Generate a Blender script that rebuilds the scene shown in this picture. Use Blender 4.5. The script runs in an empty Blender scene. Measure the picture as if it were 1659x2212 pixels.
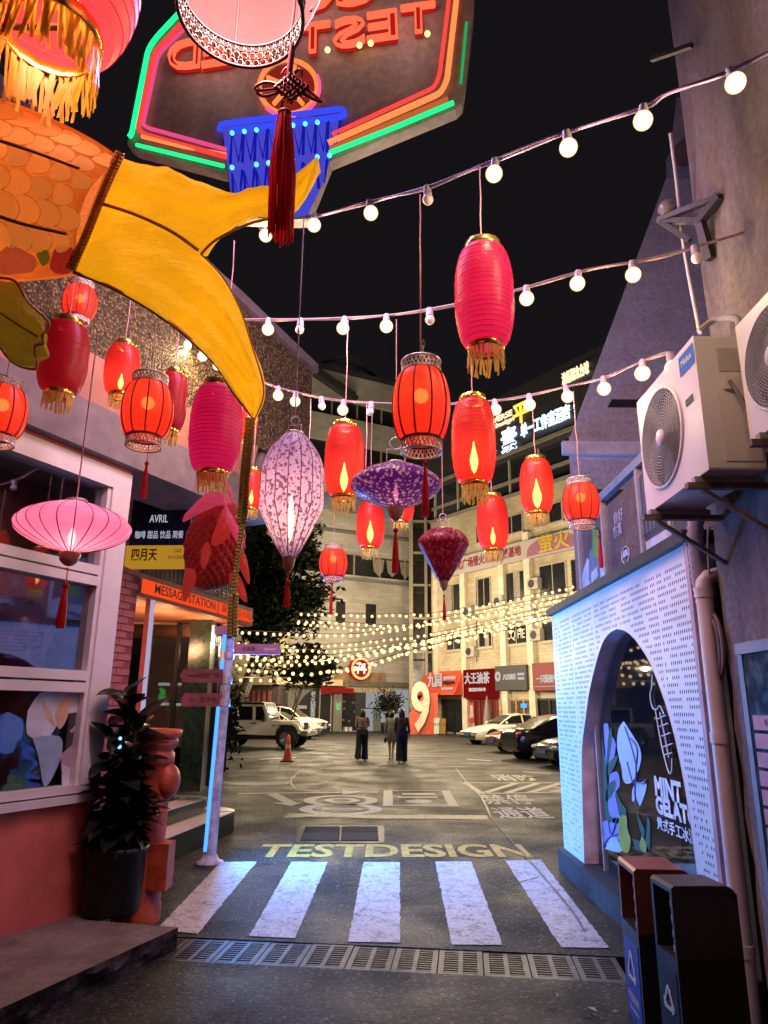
import bpy, bmesh, math, random
from mathutils import Vector, Matrix, noise
random.seed(7)
R_ = math.radians
SC = bpy.context.scene
COL = SC.collection
PI = math.pi

# ------------------------------------------------------------------ camera, sky, exposure
F_, CX, CY, EYE = 1540.0, 829.5, 1106.0, 1.65
TH, ROLL = math.atan2(1530 - 1106, F_), R_(0.5)
CAM = Vector((0, 0, EYE))
_f = Vector((0, math.cos(TH), math.sin(TH)))
_u0 = Vector((0, -math.sin(TH), math.cos(TH)))
_r = Vector((math.cos(ROLL), 0, 0)) + math.sin(ROLL) * _u0
_u = Vector((-math.sin(ROLL), 0, 0)) + math.cos(ROLL) * _u0
cd = bpy.data.cameras.new('camera')
cd.sensor_fit = 'VERTICAL'; cd.sensor_height = 24.0; cd.sensor_width = 18.0
cd.lens = 24.0 * F_ / 2212.0
cd.clip_start = 0.05; cd.clip_end = 600
cam = bpy.data.objects.new('camera', cd); COL.objects.link(cam)
cm = Matrix((_r, _u, -_f)).transposed().to_4x4(); cm.translation = CAM
cam.matrix_world = cm
SC.camera = cam

w = bpy.data.worlds.new("World"); SC.world = w; w.use_nodes = True
nt = w.node_tree; nt.nodes.clear()
out = nt.nodes.new('ShaderNodeOutputWorld')
sky = nt.nodes.new('ShaderNodeTexSky'); sky.sky_type = 'NISHITA'; sky.sun_disc = False
sky.sun_elevation = R_(2.0); sky.sun_rotation = R_(200)
bg = nt.nodes.new('ShaderNodeBackground'); bg.inputs['Strength'].default_value = 0.0006
glow = nt.nodes.new('ShaderNodeBackground'); glow.inputs['Color'].default_value = (0.5, 0.42, 0.52, 1)
glow.inputs['Strength'].default_value = 0.014
add = nt.nodes.new('ShaderNodeAddShader')
nt.links.new(sky.outputs[0], bg.inputs['Color'])
nt.links.new(bg.outputs[0], add.inputs[0]); nt.links.new(glow.outputs[0], add.inputs[1])
nt.links.new(add.outputs[0], out.inputs['Surface'])
SUN = bpy.data.lights.new('sun', 'SUN'); SUN.energy = 0.012; SUN.angle = R_(12); SUN.color = (0.85, 0.8, 1)
so = bpy.data.objects.new('sun', SUN); COL.objects.link(so); so.rotation_euler = (R_(50), 0, R_(20))
SC.view_settings.view_transform = 'Standard'; SC.view_settings.look = 'None'
SC.view_settings.exposure = 0.0; SC.view_settings.gamma = 1.0; SC.view_settings.use_curve_mapping = False
SC.render.engine = 'CYCLES'
cy = SC.cycles
cy.use_denoising = True
cy.max_bounces = 6; cy.diffuse_bounces = 3; cy.glossy_bounces = 3; cy.transmission_bounces = 4
cy.transparent_max_bounces = 12; cy.sample_clamp_indirect = 4.0; cy.sample_clamp_direct = 0
cy.caustics_reflective = False; cy.caustics_refractive = False

def ray(x, y): return _f + (x - CX) / F_ * _r + (CY - y) / F_ * _u
def atd(x, y, d): return CAM + d * ray(x, y)
def at(x, y, Y):
    r = ray(x, y); return CAM + r * (Y / r.y)
def gd(x, y, z=0.0):
    r = ray(x, y); return CAM + r * ((z - EYE) / r.z)
def onp(x, y, P, n):
    r = ray(x, y); return CAM + r * ((P - CAM).dot(n) / r.dot(n))
def z_at(P, y):
    k = (CY - y) / F_; a = Vector((P.x, P.y, 0)) - Vector((0, 0, EYE))
    return -(a.dot(_u) - k * a.dot(_f)) / (_u.z - k * _f.z)
def px(p):
    q = Vector(p) - CAM; d = q.dot(_f); return (CX + F_ * q.dot(_r) / d, CY - F_ * q.dot(_u) / d, d)
V = Vector

# ------------------------------------------------------------------ materials
MAT = {}
def _nt(name):
    m = bpy.data.materials.new(name); m.use_nodes = True
    t = m.node_tree; t.nodes.clear()
    o = t.nodes.new('ShaderNodeOutputMaterial'); return m, t, o
def _bsdf(t, col, rough, metal=0.0, spec=0.5):
    b = t.nodes.new('ShaderNodeBsdfPrincipled')
    b.inputs['Base Color'].default_value = (*col, 1); b.inputs['Roughness'].default_value = rough
    b.inputs['Metallic'].default_value = metal; b.inputs['Specular IOR Level'].default_value = spec
    return b
def _mix(t, a, b, fac=None):
    n = t.nodes.new('ShaderNodeMix'); n.data_type = 'RGBA'
    n.inputs[6].default_value = (*a, 1); n.inputs[7].default_value = (*b, 1)
    if fac is not None: t.links.new(fac, n.inputs[0])
    return n
def _noise(t, scale, detail=4, vec=None, rough=.55):
    n = t.nodes.new('ShaderNodeTexNoise'); n.inputs['Scale'].default_value = scale
    n.inputs['Detail'].default_value = detail; n.inputs['Roughness'].default_value = rough
    if vec is not None: t.links.new(vec, n.inputs['Vector'])
    return n
def _coord(t, scale=(1, 1, 1), rot=(0, 0, 0)):
    c = t.nodes.new('ShaderNodeTexCoord'); m = t.nodes.new('ShaderNodeMapping')
    m.inputs['Scale'].default_value = scale; m.inputs['Rotation'].default_value = rot
    t.links.new(c.outputs['Object'], m.inputs['Vector']); return m.outputs[0]
def _ramp(t, src, p0, p1, c0=(0, 0, 0), c1=(1, 1, 1)):
    n = t.nodes.new('ShaderNodeValToRGB'); e = n.color_ramp.elements
    e[0].position = p0; e[1].position = p1; e[0].color = (*c0, 1); e[1].color = (*c1, 1)
    t.links.new(src, n.inputs[0]); return n
def pm(name, col, rough=.6, metal=0.0, var=.25, scale=6.0, bump=0.0, bscale=60.0, spec=.5, dirt=None, stretch=(1, 1, 1), coat=0.0):
    """painted / plain surface: colour wandering by noise, uneven gloss, fine relief"""
    if name in MAT: return MAT[name]
    m, t, o = _nt(name); b = _bsdf(t, col, rough, metal, spec)
    if coat: b.inputs['Coat Weight'].default_value = coat
    vec = _coord(t, stretch)
    n = _noise(t, scale, 5, vec)
    d = dirt or tuple(c * (1 - var) for c in col); l = tuple(min(1, c * (1 + var * .6)) for c in col)
    r = _ramp(t, n.outputs[0], .32, .68, d, l); t.links.new(r.outputs[0], b.inputs['Base Color'])
    rr = t.nodes.new('ShaderNodeMapRange'); rr.inputs[3].default_value = max(.03, rough - .12); rr.inputs[4].default_value = min(1, rough + .12)
    n2 = _noise(t, scale * 2.3, 3, vec); t.links.new(n2.outputs[0], rr.inputs[0]); t.links.new(rr.outputs[0], b.inputs['Roughness'])
    if bump:
        n3 = _noise(t, bscale, 4, vec); bp = t.nodes.new('ShaderNodeBump'); bp.inputs['Strength'].default_value = bump
        bp.inputs['Distance'].default_value = .02; t.links.new(n3.outputs[0], bp.inputs['Height']); t.links.new(bp.outputs[0], b.inputs['Normal'])
    t.links.new(b.outputs[0], o.inputs[0]); MAT[name] = m; return m
def em(name, col, s, sample=True):
    if name in MAT: return MAT[name]
    m, t, o = _nt(name); e = t.nodes.new('ShaderNodeEmission')
    e.inputs[0].default_value = (*col, 1); e.inputs[1].default_value = s
    t.links.new(e.outputs[0], o.inputs[0])
    m.cycles.emission_sampling = 'AUTO' if sample else 'NONE'
    MAT[name] = m; return m
def frost(name, core, edge, s, se, sample=False):
    """frosted glowing glass: hottest where the filament sits behind it, dimmer and warmer towards the rim"""
    if name in MAT: return MAT[name]
    m, t, o = _nt(name); e = t.nodes.new('ShaderNodeEmission'); l = t.nodes.new('ShaderNodeLayerWeight'); l.inputs[0].default_value = .5
    a, b = tuple(c * s for c in core), tuple(c * se for c in edge); mx = _mix(t, a, b); mx.clamp_result = False
    t.links.new(l.outputs['Facing'], mx.inputs[0]); t.links.new(mx.outputs[2], e.inputs[0]); e.inputs[1].default_value = 1
    t.links.new(e.outputs[0], o.inputs[0]); m.cycles.emission_sampling = 'AUTO' if sample else 'NONE'; MAT[name] = m; return m
def glass(name, tint=(.9, .92, .95), refl=(.9, .9, .95), f0=.06, rough=.02, top=.8):
    """clear pane: see-through with a fresnel mirror sheen"""
    if name in MAT: return MAT[name]
    m, t, o = _nt(name)
    tr = t.nodes.new('ShaderNodeBsdfTransparent'); tr.inputs[0].default_value = (*tint, 1)
    gl = t.nodes.new('ShaderNodeBsdfGlossy'); gl.inputs[0].default_value = (*refl, 1); gl.inputs['Roughness'].default_value = rough
    fr = t.nodes.new('ShaderNodeLayerWeight'); fr.inputs[0].default_value = .25
    mr = t.nodes.new('ShaderNodeMapRange'); mr.inputs[3].default_value = f0; mr.inputs[4].default_value = top
    t.links.new(fr.outputs['Fresnel'], mr.inputs[0])
    mx = t.nodes.new('ShaderNodeMixShader'); t.links.new(mr.outputs[0], mx.inputs[0])
    t.links.new(tr.outputs[0], mx.inputs[1]); t.links.new(gl.outputs[0], mx.inputs[2]); t.links.new(mx.outputs[0], o.inputs[0])
    MAT[name] = m; return m
def paper(name, col, trans=.12, glow=0.0, glowcol=None, pattern=None, rough=.36, tint=None, crease=0.0):
    """lantern cloth: scatters light both ways, lets a little through, and takes an added glow"""
    if name in MAT: return MAT[name]
    m, t, o = _nt(name)
    d = t.nodes.new('ShaderNodeBsdfPrincipled'); d.inputs['Roughness'].default_value = rough; d.inputs['Base Color'].default_value = (*col, 1)
    tl = t.nodes.new('ShaderNodeBsdfTranslucent'); tl.inputs[0].default_value = (*col, 1)
    tp = t.nodes.new('ShaderNodeBsdfTransparent'); tp.inputs[0].default_value = (*(tint or [min(1, c * 1.1 + .05) for c in col]), 1)
    a = t.nodes.new('ShaderNodeMixShader'); a.inputs[0].default_value = .5
    b = t.nodes.new('ShaderNodeMixShader'); b.inputs[0].default_value = trans
    t.links.new(d.outputs[0], a.inputs[1]); t.links.new(tl.outputs[0], a.inputs[2])
    t.links.new(a.outputs[0], b.inputs[1]); t.links.new(tp.outputs[0], b.inputs[2])
    vec = _coord(t); n = _noise(t, 9, 4, vec)
    if crease:
        cn = _noise(t, 5, 6, _coord(t, (1, 1, 2.6), (0, .7, 0)), .62); bp = t.nodes.new('ShaderNodeBump'); bp.inputs['Strength'].default_value = crease; bp.inputs['Distance'].default_value = .08
        t.links.new(cn.outputs[0], bp.inputs['Height']); t.links.new(bp.outputs[0], d.inputs['Normal']); t.links.new(bp.outputs[0], tl.inputs['Normal'])
    if pattern == 'each':
        oi = t.nodes.new('ShaderNodeObjectInfo'); r = _ramp(t, oi.outputs['Random'], 0, 1, tuple(c * .62 for c in col), tuple(min(1, c * 1.15) for c in col)); t.links.new(r.outputs[0], d.inputs['Base Color']); t.links.new(r.outputs[0], tl.inputs[0])
    elif pattern: pattern(t, vec, col, [d.inputs['Base Color'], tl.inputs[0]])
    else:
        r = _ramp(t, n.outputs[0], .3, .7, tuple(c * .75 for c in col), col)
        t.links.new(r.outputs[0], d.inputs['Base Color']); t.links.new(r.outputs[0], tl.inputs[0])
    res = b.outputs[0]
    if glow:
        e = t.nodes.new('ShaderNodeEmission'); e.inputs[0].default_value = (*(glowcol or col), 1); e.inputs[1].default_value = glow
        s = t.nodes.new('ShaderNodeAddShader'); t.links.new(res, s.inputs[0]); t.links.new(e.outputs[0], s.inputs[1]); res = s.outputs[0]
    t.links.new(res, o.inputs[0]); m.cycles.emission_sampling = 'NONE'; MAT[name] = m; return m

# ------------------------------------------------------------------ mesh building
class MB:
    def __init__(s): s.v = []; s.f = []; s.m = []; s.s = []
    def add(s, vs, fs, mi=0, sm=False):
        k = len(s.v); s.v += [V(p) for p in vs]
        for q in fs: s.f.append([i + k for i in q]); s.m.append(mi); s.s.append(sm)
        return s
    def box(s, c, d, R=None, mi=0):
        c = V(c); h = V(d) / 2; vs = []
        for z in (-1, 1):
            for y in (-1, 1):
                for x in (-1, 1):
                    p = V((x * h.x, y * h.y, z * h.z)); vs.append(c + (R @ p if R else p))
        return s.add(vs, [(0, 2, 3, 1), (4, 5, 7, 6), (0, 1, 5, 4), (2, 6, 7, 3), (0, 4, 6, 2), (1, 3, 7, 5)], mi)
    def bar(s, a, b, w, h=None, up=V((0, 0, 1)), mi=0):
        a, b = V(a), V(b); d = b - a; L = d.length; d = d.normalized()
        x = d.cross(up); x = x.normalized() if x.length > 1e-4 else V((1, 0, 0)); y = x.cross(d)
        R = Matrix((x, d, y)).transposed(); return s.box((a + b) / 2, (w, L, h or w), R, mi)
    def prism(s, pts, M, d0, d1, mi=0, sm=False, mside=None):
        """2D outline pts (x,y) in frame M, extruded along its z from d0 to d1"""
        n = len(pts); a = [M @ V((p[0], p[1], d0)) for p in pts]; b = [M @ V((p[0], p[1], d1)) for p in pts]
        s.add(a + b, [list(range(n))[::-1], list(range(n, 2 * n))], mi)
        s.add(a + b, [(i, (i + 1) % n, n + (i + 1) % n, n + i) for i in range(n)], mi if mside is None else mside, sm); return s
    def poly(s, pts, M, z=0.0, mi=0):
        return s.add([M @ V((p[0], p[1], z)) for p in pts], [list(range(len(pts)))], mi)
    def tube(s, path, r, n=8, mi=0, cap=True, closed=False):
        P = [V(p) for p in path]; N = len(P)
        rr = r if isinstance(r, (list, tuple)) else [r] * N
        vs = []; pv = None
        for i in range(N):
            if closed: t = P[(i + 1) % N] - P[i - 1]
            else: t = P[min(i + 1, N - 1)] - P[max(i - 1, 0)]
            t = t.normalized() if t.length > 1e-9 else V((0, 0, 1))
            if pv is None:
                x = t.orthogonal().normalized()
            else:
                x = pv - t * pv.dot(t); x = x.normalized() if x.length > 1e-6 else t.orthogonal().normalized()
            pv = x; y = t.cross(x)
            for k in range(n):
                a = 2 * PI * k / n; vs.append(P[i] + (x * math.cos(a) + y * math.sin(a)) * rr[i])
        fs = []
        for i in range(N if closed else N - 1):
            j = (i + 1) % N
            for k in range(n):
                l = (k + 1) % n; fs.append((i * n + k, i * n + l, j * n + l, j * n + k))
        s.add(vs, fs, mi, True)
        if cap and not closed:
            s.add(vs[:n], [list(range(n))[::-1]], mi); s.add(vs[-n:], [list(range(n))], mi)
        return s
    def lathe(s, prof, n=24, M=None, mi=0, sm=True, wob=None):
        M = M or Matrix(); vs = []
        for (r, z) in prof:
            for k in range(n):
                a = 2 * PI * k / n; q = r * (wob(a, z) if wob else 1); vs.append(M @ V((q * math.cos(a), q * math.sin(a), z)))
        fs = []
        for i in range(len(prof) - 1):
            for k in range(n):
                l = (k + 1) % n; fs.append((i * n + k, i * n + l, (i + 1) * n + l, (i + 1) * n + k))
        return s.add(vs, fs, mi, sm)
    def sphere(s, c, r, n=12, mi=0, sc=(1, 1, 1)):
        M = Matrix.Translation(V(c)) @ Matrix.Diagonal((*sc, 1))
        m = max(5, n // 2 + 1)
        return s.lathe([(max(1e-4, r * math.sin(PI * i / m)), -r * math.cos(PI * i / m)) for i in range(m + 1)], n, M, mi)
    def grid(s, rows, mi=0, sm=True):
        n = len(rows[0]); vs = [p for r in rows for p in r]
        return s.add(vs, [(i * n + k, i * n + k + 1, (i + 1) * n + k + 1, (i + 1) * n + k) for i in range(len(rows) - 1) for k in range(n - 1)], mi, sm)
    def mesh(s, name, mats, inv=None):
        me = bpy.data.meshes.new(name)
        vs = [inv @ p for p in s.v] if inv else s.v
        me.from_pydata([tuple(p) for p in vs], [], s.f)
        for m in (mats if isinstance(mats, (list, tuple)) else [mats]): me.materials.append(m)
        me.polygons.foreach_set('material_index', s.m); me.polygons.foreach_set('use_smooth', s.s)
        me.update(); return me
    def build(s, name, mats, parent=None, origin=None):
        o = bpy.data.objects.new(name, None) if False else None
        if parent is not None:
            me = s.mesh(name, mats, wm(parent).inverted()); o = bpy.data.objects.new(name, me); o.parent = parent
        else:
            if origin is None:
                xs = [p.x for p in s.v]; ys = [p.y for p in s.v]; zs = [p.z for p in s.v]
                origin = V(((min(xs) + max(xs)) / 2, (min(ys) + max(ys)) / 2, min(zs)))
            origin = V(origin)
            me = s.mesh(name, mats, Matrix.Translation(-origin)); o = bpy.data.objects.new(name, me); o.location = origin
        COL.objects.link(o); return o
def wm(o):
    m = Matrix.LocRotScale(o.location, o.rotation_euler, o.scale)
    return wm(o.parent) @ m if o.parent else m
def tag(o, label=None, cat=None, group=None, kind=None):
    if label: o['label'] = label
    if cat: o['category'] = cat
    if group: o['group'] = group
    if kind: o['kind'] = kind
    return o
def thing(name, label, cat, loc=(0, 0, 0), rz=0.0, group=None, kind=None, sc=1.0):
    o = bpy.data.objects.new(name, None); COL.objects.link(o); o.location = loc; o.rotation_euler = (0, 0, rz); o.scale = (sc,) * 3
    o.empty_display_size = .1
    return tag(o, label, cat, group, kind)
def copy_tree(o, parent=None):
    c = o.copy(); COL.objects.link(c); c.parent = parent
    for ch in list(o.children): copy_tree(ch, c)
    return c
def fm(o, xd, yd):
    """frame: x along xd, y along yd, z = their cross product"""
    x = V(xd).normalized(); y = V(yd).normalized(); z = x.cross(y)
    M = Matrix((x, y, z)).transposed().to_4x4(); M.translation = V(o); return M
Z = V((0, 0, 1))
def inst(name, me, parent, loc=(0, 0, 0), rot=(0, 0, 0), sc=(1, 1, 1)):
    o = bpy.data.objects.new(name, me); COL.objects.link(o); o.parent = parent
    o.location = loc; o.rotation_euler = rot; o.scale = sc; return o
def text_mesh(s, size=1.0, extrude=0.004, offset=0.0, align='CENTER', outline=0.0, space=1.0):
    cu = bpy.data.curves.new('lettering', 'FONT'); cu.body = s; cu.size = size; cu.align_x = align; cu.align_y = 'CENTER'
    cu.extrude = extrude; cu.offset = offset; cu.resolution_u = 3; cu.space_character = space
    if outline: cu.fill_mode = 'NONE'; cu.bevel_depth = outline; cu.extrude = 0; cu.bevel_resolution = 1
    o = bpy.data.objects.new('lettering', cu); COL.objects.link(o)
    dg = bpy.context.evaluated_depsgraph_get()
    me = bpy.data.meshes.new_from_object(o.evaluated_get(dg)); me.name = 'lettering'
    COL.objects.unlink(o); bpy.data.objects.remove(o); bpy.data.curves.remove(cu)
    return me
def text(s, M, size, mat, parent, width=None, name='lettering', **k):
    """flat lettering in frame M (x right, y up, z to the reader); stretched to a width when one is given"""
    me = text_mesh(s, size, **k)
    if width:
        xs = [v.co.x for v in me.vertices]
        if xs:
            f = width / max(1e-6, max(xs) - min(xs)); c = (max(xs) + min(xs)) / 2
            for v in me.vertices: v.co.x = (v.co.x - c) * f
    T = (wm(parent).inverted() @ M) if parent else M
    me.transform(T)
    me.materials.clear(); me.materials.append(mat)
    o = bpy.data.objects.new(name, me); COL.objects.link(o); o.parent = parent; return o
def lamp(loc, col, power, radius=.05, kind='POINT', parent=None, name='lamp_light', rot=None, size=None):
    l = bpy.data.lights.new(name, kind); l.color = col; l.energy = power
    if kind == 'POINT': l.shadow_soft_size = radius
    if kind == 'AREA': l.shape = 'RECTANGLE'; l.size, l.size_y = size
    if kind == 'SPOT': l.shadow_soft_size = radius; l.spot_size = size; l.spot_blend = .6
    o = bpy.data.objects.new(name, l); COL.objects.link(o)
    if parent: o.parent = parent; o.matrix_basis = wm(parent).inverted() @ Matrix.Translation(V(loc)) @ (rot.to_4x4() if rot else Matrix())
    else:
        o.location = loc
        if rot: o.rotation_euler = rot.to_euler()
    return o
def smooth_path(pts, n=8):
    P = [V(p) for p in pts]; out = []
    for i in range(len(P) - 1):
        a = P[max(i - 1, 0)]; b = P[i]; c = P[i + 1]; d = P[min(i + 2, len(P) - 1)]
        for k in range(n):
            t = k / n; out.append(.5 * ((2 * b) + (c - a) * t + (2 * a - 5 * b + 4 * c - d) * t * t + (3 * b - a - 3 * c + d) * t ** 3))
    out.append(P[-1]); return out
def resample(pts, n):
    P = [V(p) for p in pts]; L = [0]
    for i in range(1, len(P)): L.append(L[-1] + (P[i] - P[i - 1]).length)
    out = []
    for k in range(n):
        s = L[-1] * k / (n - 1); i = 1
        while i < len(P) - 1 and L[i] < s: i += 1
        t = (s - L[i - 1]) / max(1e-9, L[i] - L[i - 1]); out.append(P[i - 1].lerp(P[i], min(1, max(0, t))))
    return out
def unit_sphere(name, mat, r, n=8):
    return MB().sphere((0, 0, 0), r, n).mesh(name, mat)
# ------------------------------------------------------------------ shared materials
def asphalt(name='asphalt', dark=(.024, .023, .023), lite=(.05, .047, .044)):
    if name in MAT: return MAT[name]
    m, t, o = _nt(name); b = _bsdf(t, dark, .6, 0, .14); vec = _coord(t)
    n = _noise(t, .55, 6, vec, .6); f = _noise(t, 30, 5, vec, .8); g = _noise(t, 4.5, 7, vec, .72)
    r = _ramp(t, n.outputs[0], .25, .8, dark, lite); r2 = _ramp(t, f.outputs[0], .35, .75, (.12, .12, .12), (2.1, 2.1, 2.1))
    r3 = _ramp(t, g.outputs[0], .32, .68, (.4, .4, .4), (1.4, 1.4, 1.4))
    mu = t.nodes.new('ShaderNodeMix'); mu.data_type = 'RGBA'; mu.blend_type = 'MULTIPLY'; mu.inputs[0].default_value = 1
    t.links.new(r.outputs[0], mu.inputs[6]); t.links.new(r2.outputs[0], mu.inputs[7])
    mv = t.nodes.new('ShaderNodeMix'); mv.data_type = 'RGBA'; mv.blend_type = 'MULTIPLY'; mv.inputs[0].default_value = 1
    t.links.new(mu.outputs[2], mv.inputs[6]); t.links.new(r3.outputs[0], mv.inputs[7])
    vo = t.nodes.new('ShaderNodeTexVoronoi'); vo.inputs['Scale'].default_value = 55; t.links.new(vec, vo.inputs['Vector'])
    ag = _ramp(t, vo.outputs['Color'], .72, .95); sw = _mix(t, (0, 0, 0), (.17, .16, .15), ag.outputs[0]); t.links.new(mv.outputs[2], sw.inputs[6])
    t.links.new(sw.outputs[2], b.inputs['Base Color'])
    w_ = _noise(t, .9, 4, vec); rr = t.nodes.new('ShaderNodeMapRange'); rr.inputs[1].default_value = .35; rr.inputs[2].default_value = .65
    rr.inputs[3].default_value = .44; rr.inputs[4].default_value = .68; t.links.new(w_.outputs[0], rr.inputs[0]); t.links.new(rr.outputs[0], b.inputs['Roughness'])
    bp = t.nodes.new('ShaderNodeBump'); bp.inputs['Strength'].default_value = 1; bp.inputs['Distance'].default_value = .03
    ad = t.nodes.new('ShaderNodeMath'); ad.operation = 'ADD'; t.links.new(f.outputs[0], ad.inputs[0]); t.links.new(g.outputs[0], ad.inputs[1])
    t.links.new(ad.outputs[0], bp.inputs['Height']); t.links.new(bp.outputs[0], b.inputs['Normal'])
    t.links.new(b.outputs[0], o.inputs[0]); MAT[name] = m; return m
def roadpaint(name, col, wear=.42):
    """worn traffic paint: the road shows through in scuffs"""
    if name in MAT: return MAT[name]
    m, t, o = _nt(name); b = _bsdf(t, col, .6, 0, .45); vec = _coord(t)
    n = _noise(t, 5.5, 8, vec, .8); f = _noise(t, 30, 5, vec, .75)
    ad = t.nodes.new('ShaderNodeMath'); ad.operation = 'MULTIPLY_ADD'; ad.inputs[1].default_value = .55
    t.links.new(f.outputs[0], ad.inputs[0]); t.links.new(n.outputs[0], ad.inputs[2])
    r = _ramp(t, ad.outputs[0], wear + .12, wear + .34, tuple(c * .16 for c in (.25, .25, .25)), (1, 1, 1))
    v = _ramp(t, f.outputs[0], .2, .8, tuple(c * .45 for c in col), col)
    mx = _mix(t, (.03, .03, .032), col, r.outputs[0]); t.links.new(v.outputs[0], mx.inputs[7])
    t.links.new(mx.outputs[2], b.inputs['Base Color'])
    bp = t.nodes.new('ShaderNodeBump'); bp.inputs['Strength'].default_value = .4; bp.inputs['Distance'].default_value = .006
    t.links.new(f.outputs[0], bp.inputs['Height']); t.links.new(bp.outputs[0], b.inputs['Normal'])
    t.links.new(b.outputs[0], o.inputs[0]); MAT[name] = m; return m
def pebbledash():
    m, t, o = _nt('pebbledash'); b = _bsdf(t, (.2, .16, .12), .55); vec = _coord(t)
    v = t.nodes.new('ShaderNodeTexVoronoi'); v.inputs['Scale'].default_value = 40; t.links.new(vec, v.inputs['Vector'])
    c = _ramp(t, v.outputs['Color'], .25, .85, (.10, .07, .03), (.46, .33, .15))
    k = _ramp(t, v.outputs['Distance'], .25, .5, (1, 1, 1), (.3, .26, .22))
    mu = t.nodes.new('ShaderNodeMix'); mu.data_type = 'RGBA'; mu.blend_type = 'MULTIPLY'; mu.inputs[0].default_value = 1
    t.links.new(c.outputs[0], mu.inputs[6]); t.links.new(k.outputs[0], mu.inputs[7]); t.links.new(mu.outputs[2], b.inputs['Base Color'])
    bp = t.nodes.new('ShaderNodeBump'); bp.invert = True; bp.inputs['Strength'].default_value = 1; bp.inputs['Distance'].default_value = .03
    t.links.new(v.outputs['Distance'], bp.inputs['Height']); t.links.new(bp.outputs[0], b.inputs['Normal'])
    t.links.new(b.outputs[0], o.inputs[0]); return m
def stained(name, col, stain, rough=.85, streak=True, bump=.35, scale=1.6):
    """old render or concrete with damp runs"""
    if name in MAT: return MAT[name]
    m, t, o = _nt(name); b = _bsdf(t, col, rough, 0, .3)
    vec = _coord(t, (1, 1, .25) if streak else (1, 1, 1)); v2 = _coord(t)
    n = _noise(t, scale, 7, vec, .65); f = _noise(t, 22, 6, v2, .6)
    r = _ramp(t, n.outputs[0], .36, .66, stain, col); r2 = _ramp(t, f.outputs[0], .25, .75, (.65, .65, .65), (1.15, 1.15, 1.15))
    mu = t.nodes.new('ShaderNodeMix'); mu.data_type = 'RGBA'; mu.blend_type = 'MULTIPLY'; mu.inputs[0].default_value = 1
    t.links.new(r.outputs[0], mu.inputs[6]); t.links.new(r2.outputs[0], mu.inputs[7]); t.links.new(mu.outputs[2], b.inputs['Base Color'])
    bp = t.nodes.new('ShaderNodeBump'); bp.inputs['Strength'].default_value = bump; bp.inputs['Distance'].default_value = .02
    t.links.new(f.outputs[0], bp.inputs['Height']); t.links.new(bp.outputs[0], b.inputs['Normal'])
    t.links.new(b.outputs[0], o.inputs[0]); MAT[name] = m; return m
ASPH = asphalt()
PAINT_W = roadpaint('worn_white_paint', (.74, .73, .76), .45)
PAINT_P = roadpaint('worn_pale_paint', (.9, .83, .64), .30)
PAINT_Y = roadpaint('worn_yellow_paint', (.9, .45, .07), .46)
PEB = pebbledash()
CONC = stained('old_concrete', (.30, .25, .24), (.13, .10, .10))
SLAB = stained('step_concrete', (.26, .2, .18), (.14, .1, .09), .8, False, .4, 2.5)
REDW = pm('salmon_red_paint', (.66, .15, .11), .75, var=.3, scale=2.2, bump=.12, bscale=120)
SALM = pm('salmon_band_paint', (.52, .22, .16), .7, var=.2, scale=3)
GREYB = pm('grey_beam_paint', (.2, .16, .17), .7, var=.25)
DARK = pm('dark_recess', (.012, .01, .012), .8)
WHITEF = pm('white_window_frame', (.74, .66, .64), .42, var=.08, scale=3, bump=.05, bscale=40)
BLACK = pm('black_plastic', (.012, .012, .013), .45)
STEEL = pm('dull_steel', (.35, .34, .34), .42, .7, var=.3, scale=12)
RUST = pm('rusty_steel', (.2, .12, .1), .7, .3, var=.5, scale=14, bump=.3)
GOLD = pm('gold_foil', (.95, .62, .12), .22, .9, var=.2, scale=30)
SILV = pm('silver_lace', (.72, .66, .66), .35, .75, var=.4, scale=40, bump=.4, bscale=120)
FRINGE = paper('gold_fringe', (.88, .62, .15), .04, rough=.45)
TASSEL = paper('red_tassel', (.82, .035, .06), .04, rough=.5)
CORD_P = pm('pink_cord', (.62, .3, .38), .6, 0, var=.3)
CORD_W = pm('white_cable', (.6, .55, .58), .5, 0, var=.2)
RIBR = pm('dark_red_rib', (.22, .015, .015), .6)
PANE = glass('window_glass')
DGLASS = glass('dark_shop_glass', (.35, .37, .4), f0=.08)
WHITEP = pm('white_sheet_metal', (.8, .8, .83), .42, .0, var=.06, scale=2.5, bump=.03, bscale=12)
BULB_ON = em('warm_bulb', (1, .78, .42), 9)
BULB_HOT = frost('flame_bulb', (1, .66, .24), (1, .35, .06), 34, 1.2, True)
BULB_OFF = pm('unlit_bulb', (.75, .68, .66), .25)
CABLE_D = pm('dark_cable', (.05, .03, .04), .6)
# ================================================================== SETTING: ground and road
gl, gr = gd(395, 2024), gd(1345, 2067)
GU = (gr - gl).normalized(); GN = V((GU.y, -GU.x, 0)); GW = .5
gl = gl - GU * .25; gr = gr + GU * .1; GL = (gr - gl).length
def gp(a, b, z=0): return V((gl.x, gl.y, z)) + GU * a + GN * b
B = 160
mb = MB()
oc = [V((-B, B + 40, 0)), V((B, B + 40, 0)), V((B, -60, 0)), V((-B, -60, 0))]
ic = [gp(0, 0), gp(GL, 0), gp(GL, GW), gp(0, GW)]
for i in range(4):
    j = (i + 1) % 4; mb.add([oc[i], ic[i], ic[j], oc[j]], [(0, 1, 2, 3)])
tag(mb.build('ground', ASPH, origin=(0, 0, 0)), kind='structure')
mb = MB()
ib = [V((p.x, p.y, -.3)) for p in ic]
for i in range(4):
    j = (i + 1) % 4; mb.add([ic[i], ic[j], ib[j], ib[i]], [(0, 1, 2, 3)])
mb.add(ib, [(0, 1, 2, 3)])
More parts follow.
